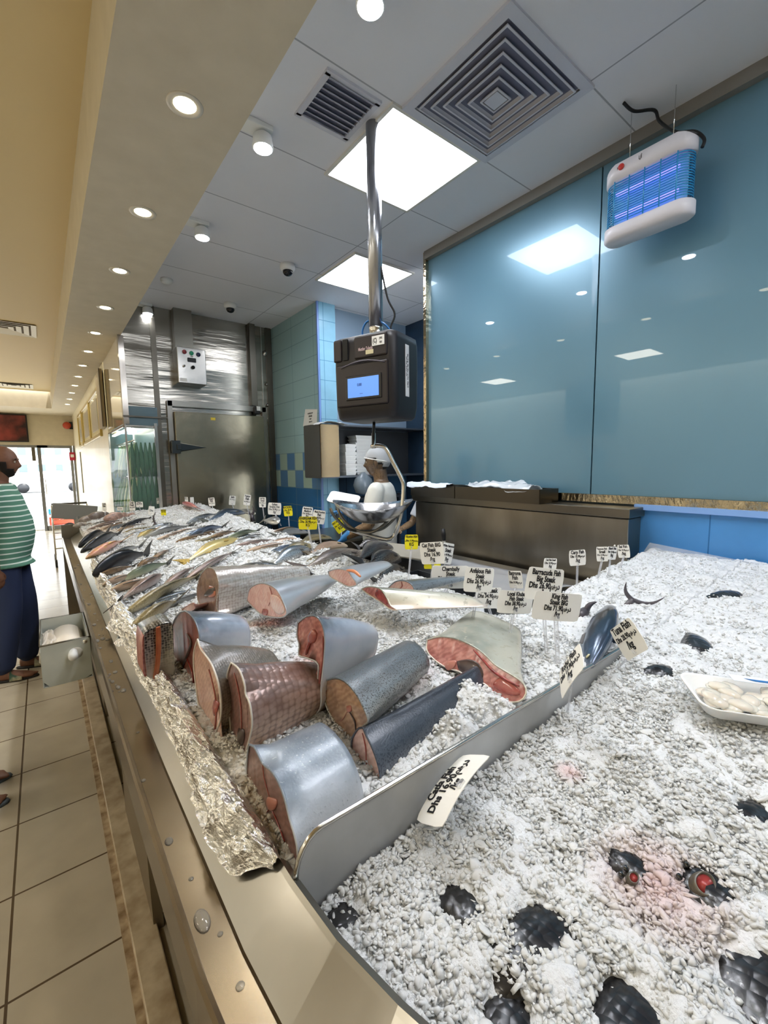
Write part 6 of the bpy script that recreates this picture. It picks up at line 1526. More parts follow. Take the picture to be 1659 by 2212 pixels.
# near end plate with a round hole
bm = bmesh.new(); N_h = 28; outer = []; inner = []
hc = Vector((cxh+.03, hy0, hzt-.055)); hr = .024
for k in range(N_h):
    a = 2*math.pi*k/N_h; dx, dz = math.cos(a), math.sin(a)
    inner.append(hc+Vector((dx*hr, 0, dz*hr)))
    s_ = min((hx1-hc.x)/dx if dx > 1e-6 else 9, (hx0-hc.x)/dx if dx < -1e-6 else 9, (hzt-hc.z)/dz if dz > 1e-6 else 9, (hzb-hc.z)/dz if dz < -1e-6 else 9)
    outer.append(hc+Vector((dx*s_, 0, dz*s_)))
iv = [bm.verts.new(p) for p in inner]; ov = [bm.verts.new(p) for p in outer]
for k in range(N_h): bm.faces.new((iv[k], iv[(k+1) % N_h], ov[(k+1) % N_h], ov[k]))
o = from_bm('end_plate', bm, HS, t); so = o.modifiers.new('thick', 'SOLIDIFY'); so.thickness = .002
box('end_plate', (cxh, hy1, czh), (hx1-hx0, w, hzt-hzb), HS, t)
box('bottom', (cxh, cyh, hzb), (hx1-hx0, hy1-hy0, w), HS, t)
box('back_plate', (hx1, cyh, czh), (w, hy1-hy0, hzt-hzb), HS, t)
box('front_lip', (hx0, cyh, hzb+.07), (w, hy1-hy0, .14), HS, t)
tube('rim_wire', [(hx0, hy0, hzt), (hx1, hy0, hzt), (hx1, hy1, hzt), (hx0, hy1, hzt), (hx0, hy0, hzt)], .0035, STEEL_D, t, 8, smooth=True)
tube('screw', [(hx1-.015, hy0-.004, hzt-.015), (hx1-.015, hy0+.004, hzt-.015)], .008, CHROME, t, 10)
rl = thing('plastic_roll', 'white roll of plastic bags lying in the steel box on the counter rim', 'roll', (cxh, cyh, hzb+.05))
RM = mat('roll_plastic', 'e2d8c8', .35, coat=.3)
lathe('roll', [(.015, -.16), (.062, -.16), (.062, .15), (.015, .15)], (cxh+.008, cyh, hzb+.072), RM, rl, 32, (0, 1, 0))
tube('core', [(cxh+.02, hy0-.03, hzt-.058), (cxh+.02, hy0+.05, hzt-.058)], .016, WHITE, rl, 16)
cloth('plastic_bag', 'creased loose end of the plastic bag roll hanging over the outer edge', hx0+.02, cyh+.02, hzt-.045, .06, .26, 'd9cfc0', 14, amp=.02, sag=.12, m=mat('roll_film', 'd9cfc0', .3, alpha=.85, coat=.3), cat='bag')

# ================================================================== GREENS CABINET, x .70, y 5.2-6.02
cbt = thing('glass_cabinet', 'tall lit glass cabinet of hanging leafy greens at the corner of the cold room', 'cabinet', (.76, 5.6, 0))
CZ0, CZ1 = .35, 1.97; CXA, CXB, CYA, CYB = .70, .975, 5.205, 6.60
gm = mat('cabinet_glass', 'cfe0e0', .03, alpha=.06, spec=.4)
for x, y in ((CXA, CYA), (CXA, CYB), (CXB, CYA)): box('post', (x+.008, y+.0, (CZ0+CZ1)/2), (.016, .016, CZ1-CZ0), STEEL_L, cbt)
boxes('top_frame', [((CXA+.006, (CYA+CYB)/2, CZ1), (.014, CYB-CYA, .02)), (((CXA+CXB)/2, CYA, CZ1), (CXB-CXA, .014, .02))], STEEL_L, cbt)
box('base', ((CXA+CXB)/2+.005, (CYA+CYB)/2, CZ0/2), (CXB-CXA, CYB-CYA, CZ0), STEEL, cbt)
quad('side_pane', [(CXA, CYA, CZ0), (CXA, CYB, CZ0), (CXA, CYB, CZ1), (CXA, CYA, CZ1)], gm, cbt, thick=.004)
quad('front_pane', [(CXA, CYA, CZ0), (CXB, CYA, CZ0), (CXB, CYA, CZ1), (CXA, CYA, CZ1)], gm, cbt, thick=.004)
box('back', (CXB+.02, (CYA+CYB)/2, (CZ0+CZ1)/2), (.02, CYB-CYA, CZ1-CZ0), mat('cab_inner', '5f7f84', .3), cbt)
box('far_panel', ((CXA+CXB)/2, CYB, (CZ0+CZ1)/2), (CXB-CXA, .012, CZ1-CZ0), mat('cab_inner', '5f7f84', .3), cbt)
box('lamp', (CXA+.05, (CYA+CYB)/2, CZ1-.03), (.03, CYB-CYA-.1, .02), mat('cab_lamp', 'ffffff', .5, emit=('f2fbff', 1.6)), cbt)
light('cabinet_light', 'AREA', (.85, 5.6, 1.93), .7, (.95, 1, 1), .25, (.85, 5.6, 0), sy=.7)
for z in (1.82, 1.44, 1.08): tube('rail', [(CXA+.08, CYA+.04, z+.0), (CXA+.08, CYB-.04, z)], .008, STEEL_L, cbt, 8)
# cladding above the cabinet, with the white reflecting panel
struct(box('wall_cabinet_top', ((.70+.82)/2, (5.21+6.60)/2, (CZ1+.02+H_SOF)/2), (.11, 1.38, H_SOF-CZ1-.02), mat('glossy_cream', 'dccfae', .08, coat=1.0)))
struct(box('trim_17', (.72, 5.195, 2.42), (.05, .02, .88), mat('corner_steel', 'a9a39a', .15, 1.0)))
struct(box('trim_18', (.86, 5.192, 2.07), (.30, .012, .19), mat('blue_grey_band', '5b7480', .3)))
GR1 = mat('leaf_green', '2f7f45', .45, noise=(20, '1f5f35', .3)); GR2 = mat('leaf_pale', 'b9c89a', .45, noise=(20, '8fae6c', .3)); 
ord_ = ['first', 'second', 'third', 'fourth', 'fifth', 'sixth', 'seventh', 'eighth', 'ninth', 'tenth']
for lv, z in enumerate((1.80, 1.42, 1.06)):
    for k in range(7):
        y = CYA+.13+k*.19; x = CXA+.10; rg = random.Random(lv*31+k)
        t = thing('greens_bunch', 'leafy greens bunch, %s row of the glass cabinet, %s from the cold room' % (['top', 'middle', 'bottom'][lv], ord_[k]), 'vegetables', (x, y, z-.3), 'bunches of greens in the glass cabinet')
        parts = []; parts2 = []
        for q in range(16):
            a = rg.uniform(0, 6.28); sp_ = rg.uniform(.03, .10); L_ = rg.uniform(.30, .40)
            P = [Vector((x+math.cos(a)*sp_*u, y+math.sin(a)*sp_*.8*u*1.2, z-L_*u*1.0)) for u in (0, .25, .5, .75, 1)]
            (parts if q % 3 else parts2).append(tube_data(P, [.005, .013, .020, .022, .003], 6))
        multi('leaves', parts, GR1, t); multi('stems', parts2, GR2, t)
        tube('tie', [(x-.012, y, z-.0), (x+.012, y, z-.0)], .011, mat('tie_white', 'd9ddd0', .5), t, 8)
for k in range(6):
    x = CXA+.06+k*.042; rg = random.Random(90+k); z = 1.66
    t = thing('greens_bunch', 'dark greens bunch behind the cabinet front glass, %s from the corner post' % ord_[k], 'vegetables', (x, CYA+.05, z-.3), 'dark greens behind the front glass')
    for zz_ in (1.80, 1.44):
        multi('leaves', [tube_data([Vector((x+rg.uniform(-.02, .02)*u, CYA+.05+rg.uniform(0, .02)*u, zz_-.36*u)) for u in (0, .3, .6, 1)], [.008, .018, .022, .006], 6) for q in range(6)], mat('leaf_dark', '1d5a3c', .45), t)
# reflecting white panel, picture frames, switches on the aisle wall
def frame_on_wall(lab, y0, y1, z0, z1, grp):
    t = thing('picture_frame', lab, 'picture frame', (.68, (y0+y1)/2, z0), grp)
    gf = mat('gilt_frame', 'b9a25e', .3, .5); x = .685
    for nm, c, s in (('rail', (x, (y0+y1)/2, z1), (.035, y1-y0+.05, .05)), ('rail', (x, (y0+y1)/2, z0), (.035, y1-y0+.05, .05)), ('stile', (x, y0, (z0+z1)/2), (.035, .05, z1-z0)), ('stile', (x, y1, (z0+z1)/2), (.035, .05, z1-z0))): box(nm, c, s, gf, t, bevel=.006)
    box('board', (.692, (y0+y1)/2, (z0+z1)/2), (.012, y1-y0, z1-z0), mat('frame_board', 'e6dcae', .25, coat=.5), t)
    box('drawing', (.684, (y0+y1)/2, (z0+z1)/2), (.004, (y1-y0)*.62, (z1-z0)*.7), mat('frame_print', 'a8a08a', .4), t)
fy = [pl(218, 850, 0, .69).y, pl(207, 870, 0, .69).y]
for k, (pa, pb, lab) in enumerate(((220, 197, 'gilt-framed picture nearest the glass cabinet'), (197, 181, 'gilt-framed picture in the middle of the three'), (180, 171, 'gilt-framed picture farthest from the camera'))):
    ya, yb2 = pl(pa, 930, 0, .69).y, pl(pb, 930, 0, .69).y
    frame_on_wall(lab, ya+.05, yb2-.05, 2.0, 2.62, 'gilt picture frames on the aisle wall')
t = thing('screen_panel', 'dark-edged leaning display panel between the picture frames and the cabinet', 'panel', (.69, 6.7, 2.1))
ya, yb2 = pl(240, 905, 0, .69).y, pl(222, 905, 0, .69).y
box('panel', (.672, 6.85, 2.42), (.03, .45, .72), mat('panel_brown', '8a7a5c', .4), t); box('edge', (.655, 6.64, 2.42), (.012, .05, .72), mat('panel_edge', '5c5040', .4), t)
pbx = box('switch_panel', (.69, 11.9, 1.45), (.02, .35, .9), mat('panel_grey', 'a8a99c', .4)); tag(pbx, 'grey electrical panel on the aisle wall before the exit', 'electrical panel')
pbx = box('switch_panel', (.69, 10.9, 2.25), (.02, .16, .16), mat('panel_sign', '8a8a7c', .4)); tag(pbx, 'small square sign on the aisle wall by the farthest picture', 'sign')
al = thing('alarm_bell', 'red fire alarm bell high in the far corner', 'alarm bell', (.6, 13.66, 2.62))
lathe('gong', [(.02, 0), (.09, .01), (.085, .05), (.04, .07), (0, .075)], (.58, 13.69, 2.62), mat('alarm_red', 'c0462c', .35, coat=.4), al, 24, (0, -1, 0)); box('back_box', (.66, 13.67, 2.62), (.07, .05, .18), BLACK, al)
fb = thing('fire_box', 'small red fire call box beside the exit door', 'fire call box', (.64, 13.6, 1.85)); box('case', (.63, 13.64, 1.85), (.12, .1, .2), mat('alarm_red2', 'b82a45', .4), fb, bevel=.01); box('glass', (.63, 13.585, 1.86), (.07, .006, .07), WHITE, fb)
# TV on the far wall
t = thing('television', 'wide wall screen with a dark red picture above the shop doors', 'television', (-1.3, FY, 2.2))
tva, tvb = pl(-10, 893, 1, FY-.05), pl(63, 955, 1, FY-.05)
box('bezel', ((-1.75+tvb.x)/2, FY-.05, (tva.z+tvb.z)/2), (tvb.x+1.75, .08, tva.z-tvb.z), BLACK, t, bevel=.005)
box('screen', ((-1.75+tvb.x)/2, FY-.093, (tva.z+tvb.z)/2), (tvb.x+1.69, .006, tva.z-tvb.z-.05), mat('tv_image', '2a1818', .3, noise=(2.2, '8a3a34', .12)), t)
# grey sign board on a stand and the trolley at the end of the counter
q = pl(165, 1118, 1, 6.1)
t = thing('weighing_display', 'grey rectangular display board on a short post at the far end of the counter', 'display board', (q.x, 6.1, 0))
bl, br_ = pl(128, 1098, 1, 6.0), pl(196, 1090, 1, 6.1); 
cc = (pl(162, 1106, 1, 6.05)); box('board', cc, (.42, .04, .17), mat('board_grey', '9a9a98', .45), t, Matrix.Rotation(math.radians(9), 3, 'Y') @ Matrix.Identity(3), bevel=.006)
tube('post', [cc-Vector((-.02, 0, .05)), Vector((cc.x+.06, cc.y, .2))], .04, mat('board_grey', '9a9a98'), t, 4, smooth=False)
box('foot', (cc.x+.06, cc.y, .1), (.35, .3, .2), mat('board_grey', '9a9a98'), t)
tr = thing('shopping_trolley', 'wire shopping trolley standing beyond the far end of the counter', 'trolley', (.33, 9.0, 0))
gx = .27
mesh_w = []
for z in (.45, .6, .75, .9): mesh_w.append(tube_data([(gx-.2, 8.4, z), (gx+.25, 8.4, z), (gx+.25, 9.2, z), (gx-.2, 9.2, z), (gx-.2, 8.4, z)], .006, 5))
for y in np.linspace(8.4, 9.2, 7): mesh_w.append(tube_data([(gx-.2, y, .45), (gx-.2, y, .9)], .004, 5)); mesh_w.append(tube_data([(gx+.25, y, .45), (gx+.25, y, .9)], .004, 5))
multi('basket', mesh_w, CHROME, tr)
tube('handle', [(gx-.2, 8.3, 1.0), (gx+.25, 8.3, 1.0)], .016, mat('handle_grey', '55585c', .5), tr, 10)
tube('chassis', [(gx-.2, 8.35, .98), (gx-.2, 8.45, .2), (gx-.2, 9.1, .2), (gx+.25, 9.1, .2), (gx+.25, 8.45, .2), (gx+.25, 8.35, .98)], .012, CHROME, tr, 8)
for x, y in ((gx-.2, 8.45), (gx-.2, 9.1), (gx+.25, 8.45), (gx+.25, 9.1)): lathe('wheel', [(0, -.015), (.06, -.015), (.06, .015), (0, .015)], (x, y, .06), BLACK, tr, 18, (1, 0, 0)); tube('fork', [(x, y, .06), (x, y, .2)], .008, STEEL, tr, 6)
st = thing('hand_wheel', 'small dark ring-shaped machine handle at the far end of the counter', 'hand wheel', (.0, 5.4, .9))
wc = pl(151, 1143, 1, 5.4); V, F = tube_data([wc+Vector((math.cos(a)*.05, 0, math.sin(a)*.06)) for a in np.linspace(0, 2*math.pi, 20, endpoint=False)], .009, 8, False, True); mesh('ring', V, F, mat('ring_dark', '5c5a5c', .5), st, True)
tube('stem', [wc+Vector((.05, 0, 0)), Vector((wc.x+.10, 5.4, .0))], .012, mat('ring_dark', '5c5a5c'), st, 8)
tube('spoke', [wc, wc+Vector((.14, .0, -.02))], .01, mat('ring_dark', '5c5a5c'), st, 8)
# ================================================================== PEOPLE
def remeshed(name, parts, voxel, m, parent, smooth_it=6):
    """fuse overlapping closed parts into one continuous surface"""
    V = []; F = []
    for v, f in parts:
        o = len(V); V += [tuple(q) for q in v]; F += [tuple(i+o for i in g) for g in f]
    me = bpy.data.meshes.new('tmp'); me.from_pydata(V, [], F); me.update()
    o = bpy.data.objects.new('tmp', me); COL.objects.link(o)
    bm = bmesh.new(); bm.from_mesh(me); bmesh.ops.recalc_face_normals(bm, faces=bm.faces); bm.to_mesh(me); bm.free()
    r = o.modifiers.new('r', 'REMESH'); r.mode = 'VOXEL'; r.voxel_size = voxel
    s = o.modifiers.new('s', 'SMOOTH'); s.factor = .5; s.iterations = smooth_it
    bpy.context.view_layer.update()
    nm = bpy.data.meshes.new_from_object(o.evaluated_get(bpy.context.evaluated_depsgraph_get())); nm.name = name
    bpy.data.objects.remove(o); bpy.data.meshes.remove(me)
    nm.materials.clear()
    return link(name, nm, m, parent, True)
def ell(points, n=20):
    """points: (centre, a_axis, b_axis) closed loft"""
    rings = [[Vector(c)+Vector(a)*math.cos(2*math.pi*j/n)+Vector(b)*math.sin(2*math.pi*j/n) for j in range(n)] for c, a, b in points]
    return loft(rings)
def limb(P, R, n=14, caps=True):
    P = smooth_path(P, 4); k = len(P); m_ = len(R); rr = [np.interp(i/(k-1)*(m_-1), range(m_), R) for i in range(k)]
    if caps:
        d0 = (P[0]-P[1]).normalized(); d1 = (P[-1]-P[-2]).normalized()
        P = [P[0]+d0*rr[0]*.7]+P+[P[-1]+d1*rr[-1]*.7]; rr = [rr[0]*.4]+rr+[rr[-1]*.4]
    return tube_data(P, rr, n)
def hand_parts(wrist, d, up_, side, s=1.0, curl=.5):
    """wrist position, pointing direction d, back-of-hand normal up_; side=+1/-1 puts the thumb"""
    d = Vector(d).normalized(); up_ = (Vector(up_)-d*Vector(up_).dot(d)).normalized(); l = d.cross(up_)*side
    w = Vector(wrist); P = [ell([(w, l*.022*s, up_*.018*s), (w+d*.03*s, l*.034*s, up_*.016*s), (w+d*.075*s, l*.041*s, up_*.014*s), (w+d*.09*s, l*.036*s, up_*.011*s)], 14)]
    for k, (o, L) in enumerate(((.031, .070), (.011, .079), (-.010, .073), (-.030, .057))):
        b = w+d*.085*s+l*o*s; a1 = curl*.6; a2 = curl*1.4
        d1 = d*math.cos(a1)-up_*math.sin(a1); d2 = d*math.cos(a2)-up_*math.sin(a2)
        P.append(limb([b-d*.01*s, b+d1*L*.5*s, b+d1*L*.5*s+d2*L*.5*s], [.0095*s, .0088*s, .0075*s], 8))
    b = w+d*.03*s+l*.034*s; dt = (d*.75+l*.65-up_*.3*curl).normalized()
    P.append(limb([b-l*.012*s, b+dt*.035*s, b+dt*.035*s+(d*.95+l*.1-up_*.3*curl).normalized()*.032*s], [.013*s, .011*s, .009*s], 8))
    return P
def head_parts(c, f, l, u, s=1.0, w=1.0):
    """sculpted head: c=centre at eye height, f forward, l left, u up"""
    n, m_ = 56, 44; V = []; F = []
    for i in range(m_+1):
        ph = math.pi*i/m_
        for j in range(n):
            th = 2*math.pi*j/n; x, y, z = math.sin(ph)*math.cos(th), math.sin(ph)*math.sin(th), math.cos(ph)
            X = .098*x; Y = .075*y; Z = .115*z
            if Z < 0:                       # narrow the jaw, bring it forward
                t_ = min(1, -Z/.115); Y *= 1-.28*t_; X = X*(1-.10*t_)+.012*t_
                if x < 0: X *= 1-.35*t_
            if x < 0: X *= 1.04
            fr = max(0, x)
            g = lambda a, b, sy, sz: math.exp(-((Y-a)/sy)**2-((Z-b)/sz)**2)
            if fr > 0:
                X += .025*g(0, -.030, .011, .013)+.014*g(0, -.010, .009, .020)     # nose
                X += .005*g(.030, .020, .024, .008)+.005*g(-.030, .020, .024, .008)   # brow
                X -= .009*(g(.031, .002, .014, .010)+g(-.031, .002, .014, .010))     # sockets
                X += .008*g(0, -.058, .022, .006)+.008*g(0, -.070, .019, .006)-.003*g(0, -.064, .02, .003)   # lips
                X += .008*g(0, -.096, .022, .014)-.004*g(0, -.082, .02, .006)        # chin
                X += .003*(g(.045, -.03, .016, .018)+g(-.045, -.03, .016, .018))     # cheeks
            V.append(c+f*X*s+l*Y*s*w+u*Z*s)
    for i in range(m_):
        for j in range(n): F.append((i*n+j, i*n+(j+1) % n, (i+1)*n+(j+1) % n, (i+1)*n+j))
    P = [(V, F)]
    for sg in (1, -1):                      # ears
        e = c+l*sg*.073*s*w-f*.008*s-u*.012*s
        P.append(ell([(e-f*.0*s+u*.032*s, f*.006*s, l*sg*.005*s), (e+u*.025*s+l*sg*.008*s, f*.015*s, l*.006*s), (e+l*sg*.009*s, f*.017*s, l*.007*s), (e-u*.02*s+l*sg*.004*s, f*.010*s, l*.006*s), (e-u*.032*s, f*.005*s, l*.004*s)], 12))
    return P
def person(lab, pos, face, H, skinm, topm, botm, armL, armR, belly=0.0, tophem=.93, sleeve=.30, group=None, glove=None, long_sleeve=False, stance=.0, head_turn=0.0, shoe=None, coat=False, head_tilt=0.0, hair=None, beard=None, cap=None, beardless=False):
    s = H/1.75; f = Vector((math.cos(face), math.sin(face), 0)); l = Vector((-f.y, f.x, 0)); u = Vector((0, 0, 1)); o = Vector(pos)
    W = lambda a, b, c: o+(f*a+l*b)*s+u*c*s
    t = thing('person', lab, 'person', pos, group)
    sk = []; top = []; bot = []
    # ---- torso
    tr = [(.90, .165, .115, 0), (1.0, .160, .115+belly*.5, belly*.35), (1.10, .150, .108+belly, belly*.6), (1.20, .155, .112+belly*.75, belly*.5), (1.30, .170, .118+belly*.2, .0), (1.38, .182, .108, -.005), (1.44, .15, .085, -.012), (1.485, .07, .06, -.012)]
    sk.append(ell([(W(x, 0, z), l*a*s*.96, f*b*s*.96) for z, a, b, x in tr], 28))
    th = [q for q in tr if q[0] >= tophem-.02]
    z0 = tophem; a0 = np.interp(z0, [q[0] for q in tr], [q[1] for q in tr]); b0 = np.interp(z0, [q[0] for q in tr], [q[2] for q in tr]); x0_ = np.interp(z0, [q[0] for q in tr], [q[3] for q in tr])
    low = [(W(x0_, 0, z0), l*a0*s*1.10, f*b0*s*1.12)] if z0 >= .9 else [(W(0, 0, z0), l*.20*s, f*.165*s), (W(0, 0, (z0+.9)/2), l*.192*s, f*.15*s)]
    top.append(ell(low+[(W(x, 0, z), l*a*s*1.13, f*b*s*1.11) for z, a, b, x in th if z > z0+.01 and z < 1.47]+[(W(-.012, 0, 1.475), l*.085*s, f*.072*s)], 28))
    sk.append(limb([W(-.015, 0, 1.42), W(-.005, 0, 1.50), W(.005, 0, 1.57)], [.066*s, .058*s, .058*s], 18))
    hc = W(.022, 0, 1.635); a = head_turn; hf = (f*math.cos(a)+l*math.sin(a)); hf = (hf*math.cos(head_tilt)-u*math.sin(head_tilt)).normalized(); hl = Vector((-hf.y, hf.x, 0)).normalized(); hu = hf.cross(hl)
    sk += head_parts(hc, hf, hl, hu, s*1.0)
    hands = []
    for sg, arm in ((1, armL), (-1, armR)):
        sh = W(-.005, sg*.175, 1.405); el = W(*arm[0]); wr = W(*arm[1]); hd = (Vector(arm[2][0]*f)+l*arm[2][1]+u*arm[2][2]) if len(arm) > 2 else (wr-el)
        sk.append(limb([W(-.005, sg*.12, 1.41), sh, (sh+el)/2, el], [.05*s, .055*s, .046*s, .040*s], 14)); sk.append(limb([el, el.lerp(wr, .35), wr], [.040*s, .041*s, .026*s], 14))
        upn = arm[3] if len(arm) > 3 else (0, 0, 1); upv = f*upn[0]+l*upn[1]+u*upn[2]
        hp = hand_parts(wr, hd, upv, sg, s, .7)
        if glove is None: sk += hp
        else: hands += hp; hands.append(limb([wr-hd.normalized()*.06, wr+hd.normalized()*.02], [.036*s, .028*s], 14))
        end = el if not long_sleeve else el.lerp(wr, .75)
        pts_ = [W(-.005, sg*.10, 1.41), sh, sh.lerp(el, sleeve/.30*.75)] if not long_sleeve else [W(-.005, sg*.10, 1.41), sh, el, end]
        top.append(limb(pts_, [.055*s, .068*s, .066*s] if not long_sleeve else [.055*s, .066*s, .055*s, .045*s], 16, False))
    # ---- legs
    for sg in (1, -1):
        hx_ = stance*sg; hip = W(0, sg*.085, .92); kn = W(.02+hx_*.5, sg*.10, .50); an = W(-.02+hx_, sg*.11, .09)
        sk.append(limb([hip, (hip+kn)/2, kn, kn.lerp(an, .35), an], [.09*s, .078*s, .055*s, .056*s, .036*s], 16))
        bot.append(limb([W(0, sg*.075, .96), hip, (hip+kn)/2, kn, an+u*.02], [.085*s, .100*s, .092*s, .082*s, .078*s], 20, True))
        ft = W(-.02+hx_, sg*.11, 0)
        sk.append(ell([(ft+u*.045*s-f*.055*s, l*.024*s, u*.03*s), (ft+u*.05*s, l*.034*s, u*.045*s), (ft+u*.04*s+f*.07*s, l*.042*s, u*.034*s), (ft+u*.03*s+f*.14*s, l*.046*s, u*.02*s), (ft+u*.026*s+f*.185*s, l*.034*s, u*.012*s)], 16))
        for q, (oy, L) in enumerate(((-.026*sg, .20), (-.010*sg, .198), (.004*sg, .19), (.017*sg, .18), (.029*sg, .165))):
            sk.append(limb([ft+u*.026*s+f*(L-.04)*s+l*oy*s, ft+u*.022*s+f*L*s+l*oy*s], [.010*s, .009*s], 8))
        if shoe:
            V, F = ell([(ft+u*.004-f*.07*s, l*.028*s, f*.002), (ft+u*.004-f*.06*s, l*.034*s, u*.0), ], 8) if 0 else lathe_data([(0, 0), (1, 0), (1.03, .5), (1, 1), (0, 1)], Vector((0, 0, 0)), 24)
            V = [ft+f*(.065*s+v.x*.145*s)+l*(v.y*(.046 if v.x > 0 else .038)*s)+u*(v.z*.016) for v in [Vector(q) for q in V]]
            mesh('sole', V, F, shoe[0], t, True)
            R_ = 18; VV = []; FF = []
            for i in range(5):
                xx = .045+.075*i/4
                for j in range(R_+1):
                    an_ = math.pi*j/R_; VV.append(ft+f*xx*s+l*math.cos(an_)*.052*s+u*(.010+(.072-.03*i/4)*math.sin(an_)*s))
            for i in range(4):
                for j in range(R_): FF.append((i*(R_+1)+j, i*(R_+1)+j+1, (i+1)*(R_+1)+j+1, (i+1)*(R_+1)+j))
            st_ = mesh('strap', VV, FF, shoe[1], t, True); so = st_.modifiers.new('thick', 'SOLIDIFY'); so.thickness = .004
    bot.append(ell([(W(0, 0, .84), l*.13*s, f*.10*s), (W(0, 0, .92), l*.168*s, f*.122*s), (W(0, 0, .97), l*.150*s, f*(.122+belly*.4)*s)], 24))
    remeshed('body', sk, .0065, skinm, t, 4)
    remeshed('trousers', bot, .011, botm, t, 6)
    remeshed('shirt', top, .010, topm, t, 5)
    if hands: remeshed('gloves', hands, .005, glove, t, 3)
    # eyes and brows
    for sg in (1, -1):
        e = hc+hf*.083*s+hl*sg*.031*s+hu*.002*s
        V, F = lathe_data([(0, -.009), (.006, -.007), (.0095, 0), (.007, .006), (0, .009)], e, 14, tuple(hf)); eo = mesh('eye', V, F, mat('eye_white', 'a89c90', .3), t, True)
        V, F = lathe_data([(.005, .0076), (.003, .0092), (0, .0096)], e, 12, tuple(hf)); mesh('iris', V, F, mat('iris_dark', '1a100a', .1), eo, True)
        mesh('eyebrow', *tube_data([hc+hf*(.094-.006*abs(k-1))*s+hl*sg*(.016+.014*k)*s+hu*(.022+.003*(1-abs(k-1)))*s for k in range(3)], [.002, .0035, .002], 6), mat('hair_black', '14100e', .7), t, True)
    def shell(nm, cond, m_, off, sc_=1.0, thick=.004):
        n, mm = 56, 40; V = []; F = []; idx = {}
        base = head_parts(hc, hf, hl, hu, s)[0][0]; n = 56; mm = 44
        for i in range(mm+1):
            for j in range(n):
                p = base[i*n+j]; q = p-hc; x, y, z = q.dot(hf)/s, q.dot(hl)/s, q.dot(hu)/s
                if cond(x, y, z): idx[(i, j)] = len(V); V.append(hc+q*(1+off)+hu*0)
        for i in range(mm):
            for j in range(n):
                k4 = [(i, j), (i, (j+1) % n), (i+1, (j+1) % n), (i+1, j)]
                if all(k in idx for k in k4): F.append(tuple(idx[k] for k in k4))
        o_ = mesh(nm, V, F, m_, t, True); so = o_.modifiers.new('thick', 'SOLIDIFY'); so.thickness = thick; so.offset = 0
        return o_
    HB_ = mat('hair_black', '14100e', .7)
    if hair == 'short': shell('hair', lambda x, y, z: z > .03-(.05 if x < .02 else 0)-(.045 if x < -.05 else 0) and not (x > .055 and z < .07), HB_, .04)
    if hair == 'receding': shell('hair', lambda x, y, z: x < .0 and z > -.05 and not (z > .075 and x > -.04), mat('hair_cropped', '2a211c', .8), .015, thick=.002)
    if beard: shell('beard', lambda x, y, z: (z < -.045 and x > -.0 and z > -.125) and not (x > .08 and -.076 < z < -.050) or (x > .0 and x < .045 and z < .0 and abs(y) > .05 and z > -.1), mat('beard_dark', '1c1512', .85), .03, thick=.004)
    elif not beardless: shell('moustache', lambda x, y, z: (x > .078 and -.055 < z < -.045 and abs(y) < .026), HB_, .03, thick=.004)
    if cap:
        o_ = shell('hair_net', lambda x, y, z: z > .028-(.035 if x < .0 else 0)-(.03 if x < -.05 else 0), cap, .11, thick=.002)
        edge = [hc+(hf*math.cos(a_)*.104+hl*math.sin(a_)*.082)*s*1.03+hu*(.022+.018*math.cos(a_)-.0)*s*1.0 for a_ in np.linspace(0, 2*math.pi, 30, endpoint=False)]
        V, F = tube_data(edge, .004, 8, False, True); mesh('net_band', V, F, WHITE, t, True)
    return t
SKB = mat('skin_brown', '8a5a40', .5, sss=.1, noise=(40, '7a4c34', .3)); SKD = mat('skin_dark_brown', '7c5540', .5, sss=.1, noise=(40, '6b4735', .3))
def stripe_mat():
    m = mat('striped_shirt', '5f8f7c', .8); nt = m.node_tree; b = nt.nodes['Principled BSDF']
    tc = nt.nodes.new('ShaderNodeTexCoord'); w = nt.nodes.new('ShaderNodeTexWave'); w.bands_direction = 'Z'; w.inputs['Scale'].default_value = 8.5; w.inputs['Distortion'].default_value = 1.2; w.inputs['Detail Scale'].default_value = .6
    nt.links.new(tc.outputs['Object'], w.inputs[0]); r = nt.nodes.new('ShaderNodeValToRGB'); r.color_ramp.elements[0].position = .80; r.color_ramp.elements[1].position = .90
    r.color_ramp.elements[0].color = srgb('5b8c78'); r.color_ramp.elements[1].color = srgb('dfeee4'); nt.links.new(w.outputs[0], r.inputs[0]); nt.links.new(r.outputs[0], b.inputs['Base Color'])
    return m
# customer at the left edge, in profile facing the counter
cpos = pl(-2, 1440, 2, 0); cpos = Vector((-.245, 4.18, 0))
person('bald bearded person in a green striped polo shirt and navy trousers facing the counter', cpos, math.radians(-12), 1.70, SKD, stripe_mat(), mat('navy_trousers', '24304f', .85), 
       ((-.05, .24, 1.12), (.02, .25, .88)), ((-.06, -.24, 1.12), (.0, -.26, .88)), belly=.035, tophem=.86, stance=.05, hair='receding', beard=True, shoe=(mat('sole_black', '1a1512', .7), mat('sandal_strap', 'b3a98a', .6, noise=(14, '2f4a38', .1))), head_tilt=.06)
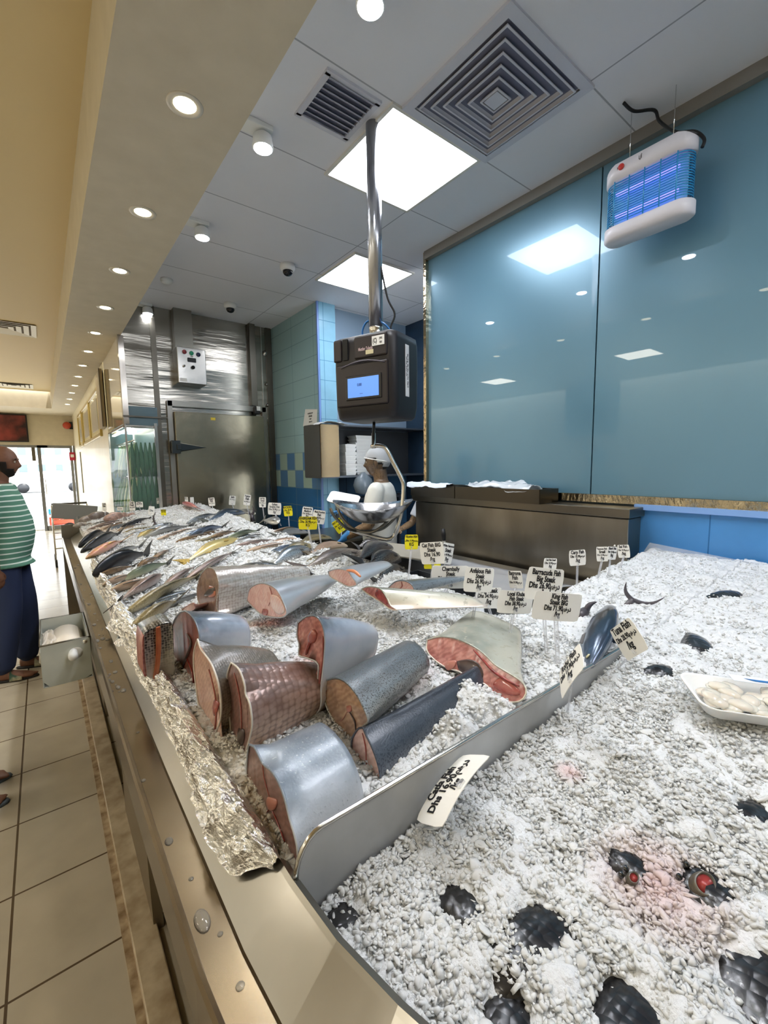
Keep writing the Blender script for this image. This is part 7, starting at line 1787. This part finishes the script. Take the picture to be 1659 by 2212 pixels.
# second customer, mostly hidden, arm raised to the head
person('person in an olive shirt hidden behind the bearded customer, one elbow raised', (-.62, 5.55, 0), math.radians(200), 1.60, SKD, mat('olive_shirt', '7f8f6c', .8), mat('dark_trousers', '2a2a30', .8),
       ((.10, .50, 1.34), (.10, .22, 1.52), (-.2, -.9, .2)), ((-.03, -.24, 1.1), (.05, -.25, .86)), sleeve=.34, hair='short')
# third person: only a foot shows at the left edge
person('person outside the picture edge, only a grey slipper showing', (-.42, 2.66, 0), math.radians(0), 1.7, SKD, mat('grey_shirt', '77797c', .8), mat('dark_trousers', '2a2a30', .8),
       ((-.05, .24, 1.12), (.02, .25, .88)), ((-.05, -.24, 1.12), (.02, -.25, .88)), hair='short', shoe=(mat('sole_grey', '55606a', .6), mat('strap_grey', '6b767c', .6)))
# worker behind the pan
wd = 3.4; wp = at_depth(822, 1100, wd)
person('fishmonger in a white coat, hair net and blue gloves, in profile behind the scale pan', (wp.x, wp.y, 0), math.atan2(.78, -.62), 1.66, SKB, mat('white_coat', 'dcdcd4', .75, bump=(9, .5, .02)), mat('dark_trousers', '2a2a30', .8),
       ((.03, .235, 1.15), (.24, .22, 1.045), (.8, 0, -.6)), ((.10, -.21, 1.18), (.30, -.06, 1.22), (1, .2, .1)), long_sleeve=False, sleeve=.33, tophem=.62, glove=mat('blue_glove', '3f86c8', .45, sss=.1), hair='short', cap=mat('net_white', 'd9dde0', .5, alpha=.4), belly=.02)
# tray the worker holds
hp = at_depth(742, 1082, wd-.05)
ftr, a_, b_, c_ = foam_tray('white slotted foam tray held in the fishmonger\'s gloved hand', hp, (CR*.97-CU*.18), (CU*.5+CF*.85+CR*.15), .235, .17, .02, FOAM)
for k in range(4): box('slot', hp+a_*(-.06+.035*k)+b_*(-.03)+c_*.008, (.028, .010, .004), BLACK, ftr, Matrix((a_, b_, c_)).transposed())
# second worker: sleeve and forearm beyond the sink cabinet
w2 = at_depth(905, 1100, 3.2)
person('person in a white shirt bending behind the sink cabinet, only sleeve and forearm visible', (3.0, 3.05, 0), math.radians(178), 1.5, SKB, mat('white_shirt', 'c9ced6', .75), mat('dark_trousers', '2a2a30', .8),
       ((.05, .24, 1.12), (.28, .20, 1.08)), ((.12, -.26, 1.10), (.34, -.2, 1.05)), hair='short', sleeve=.30)
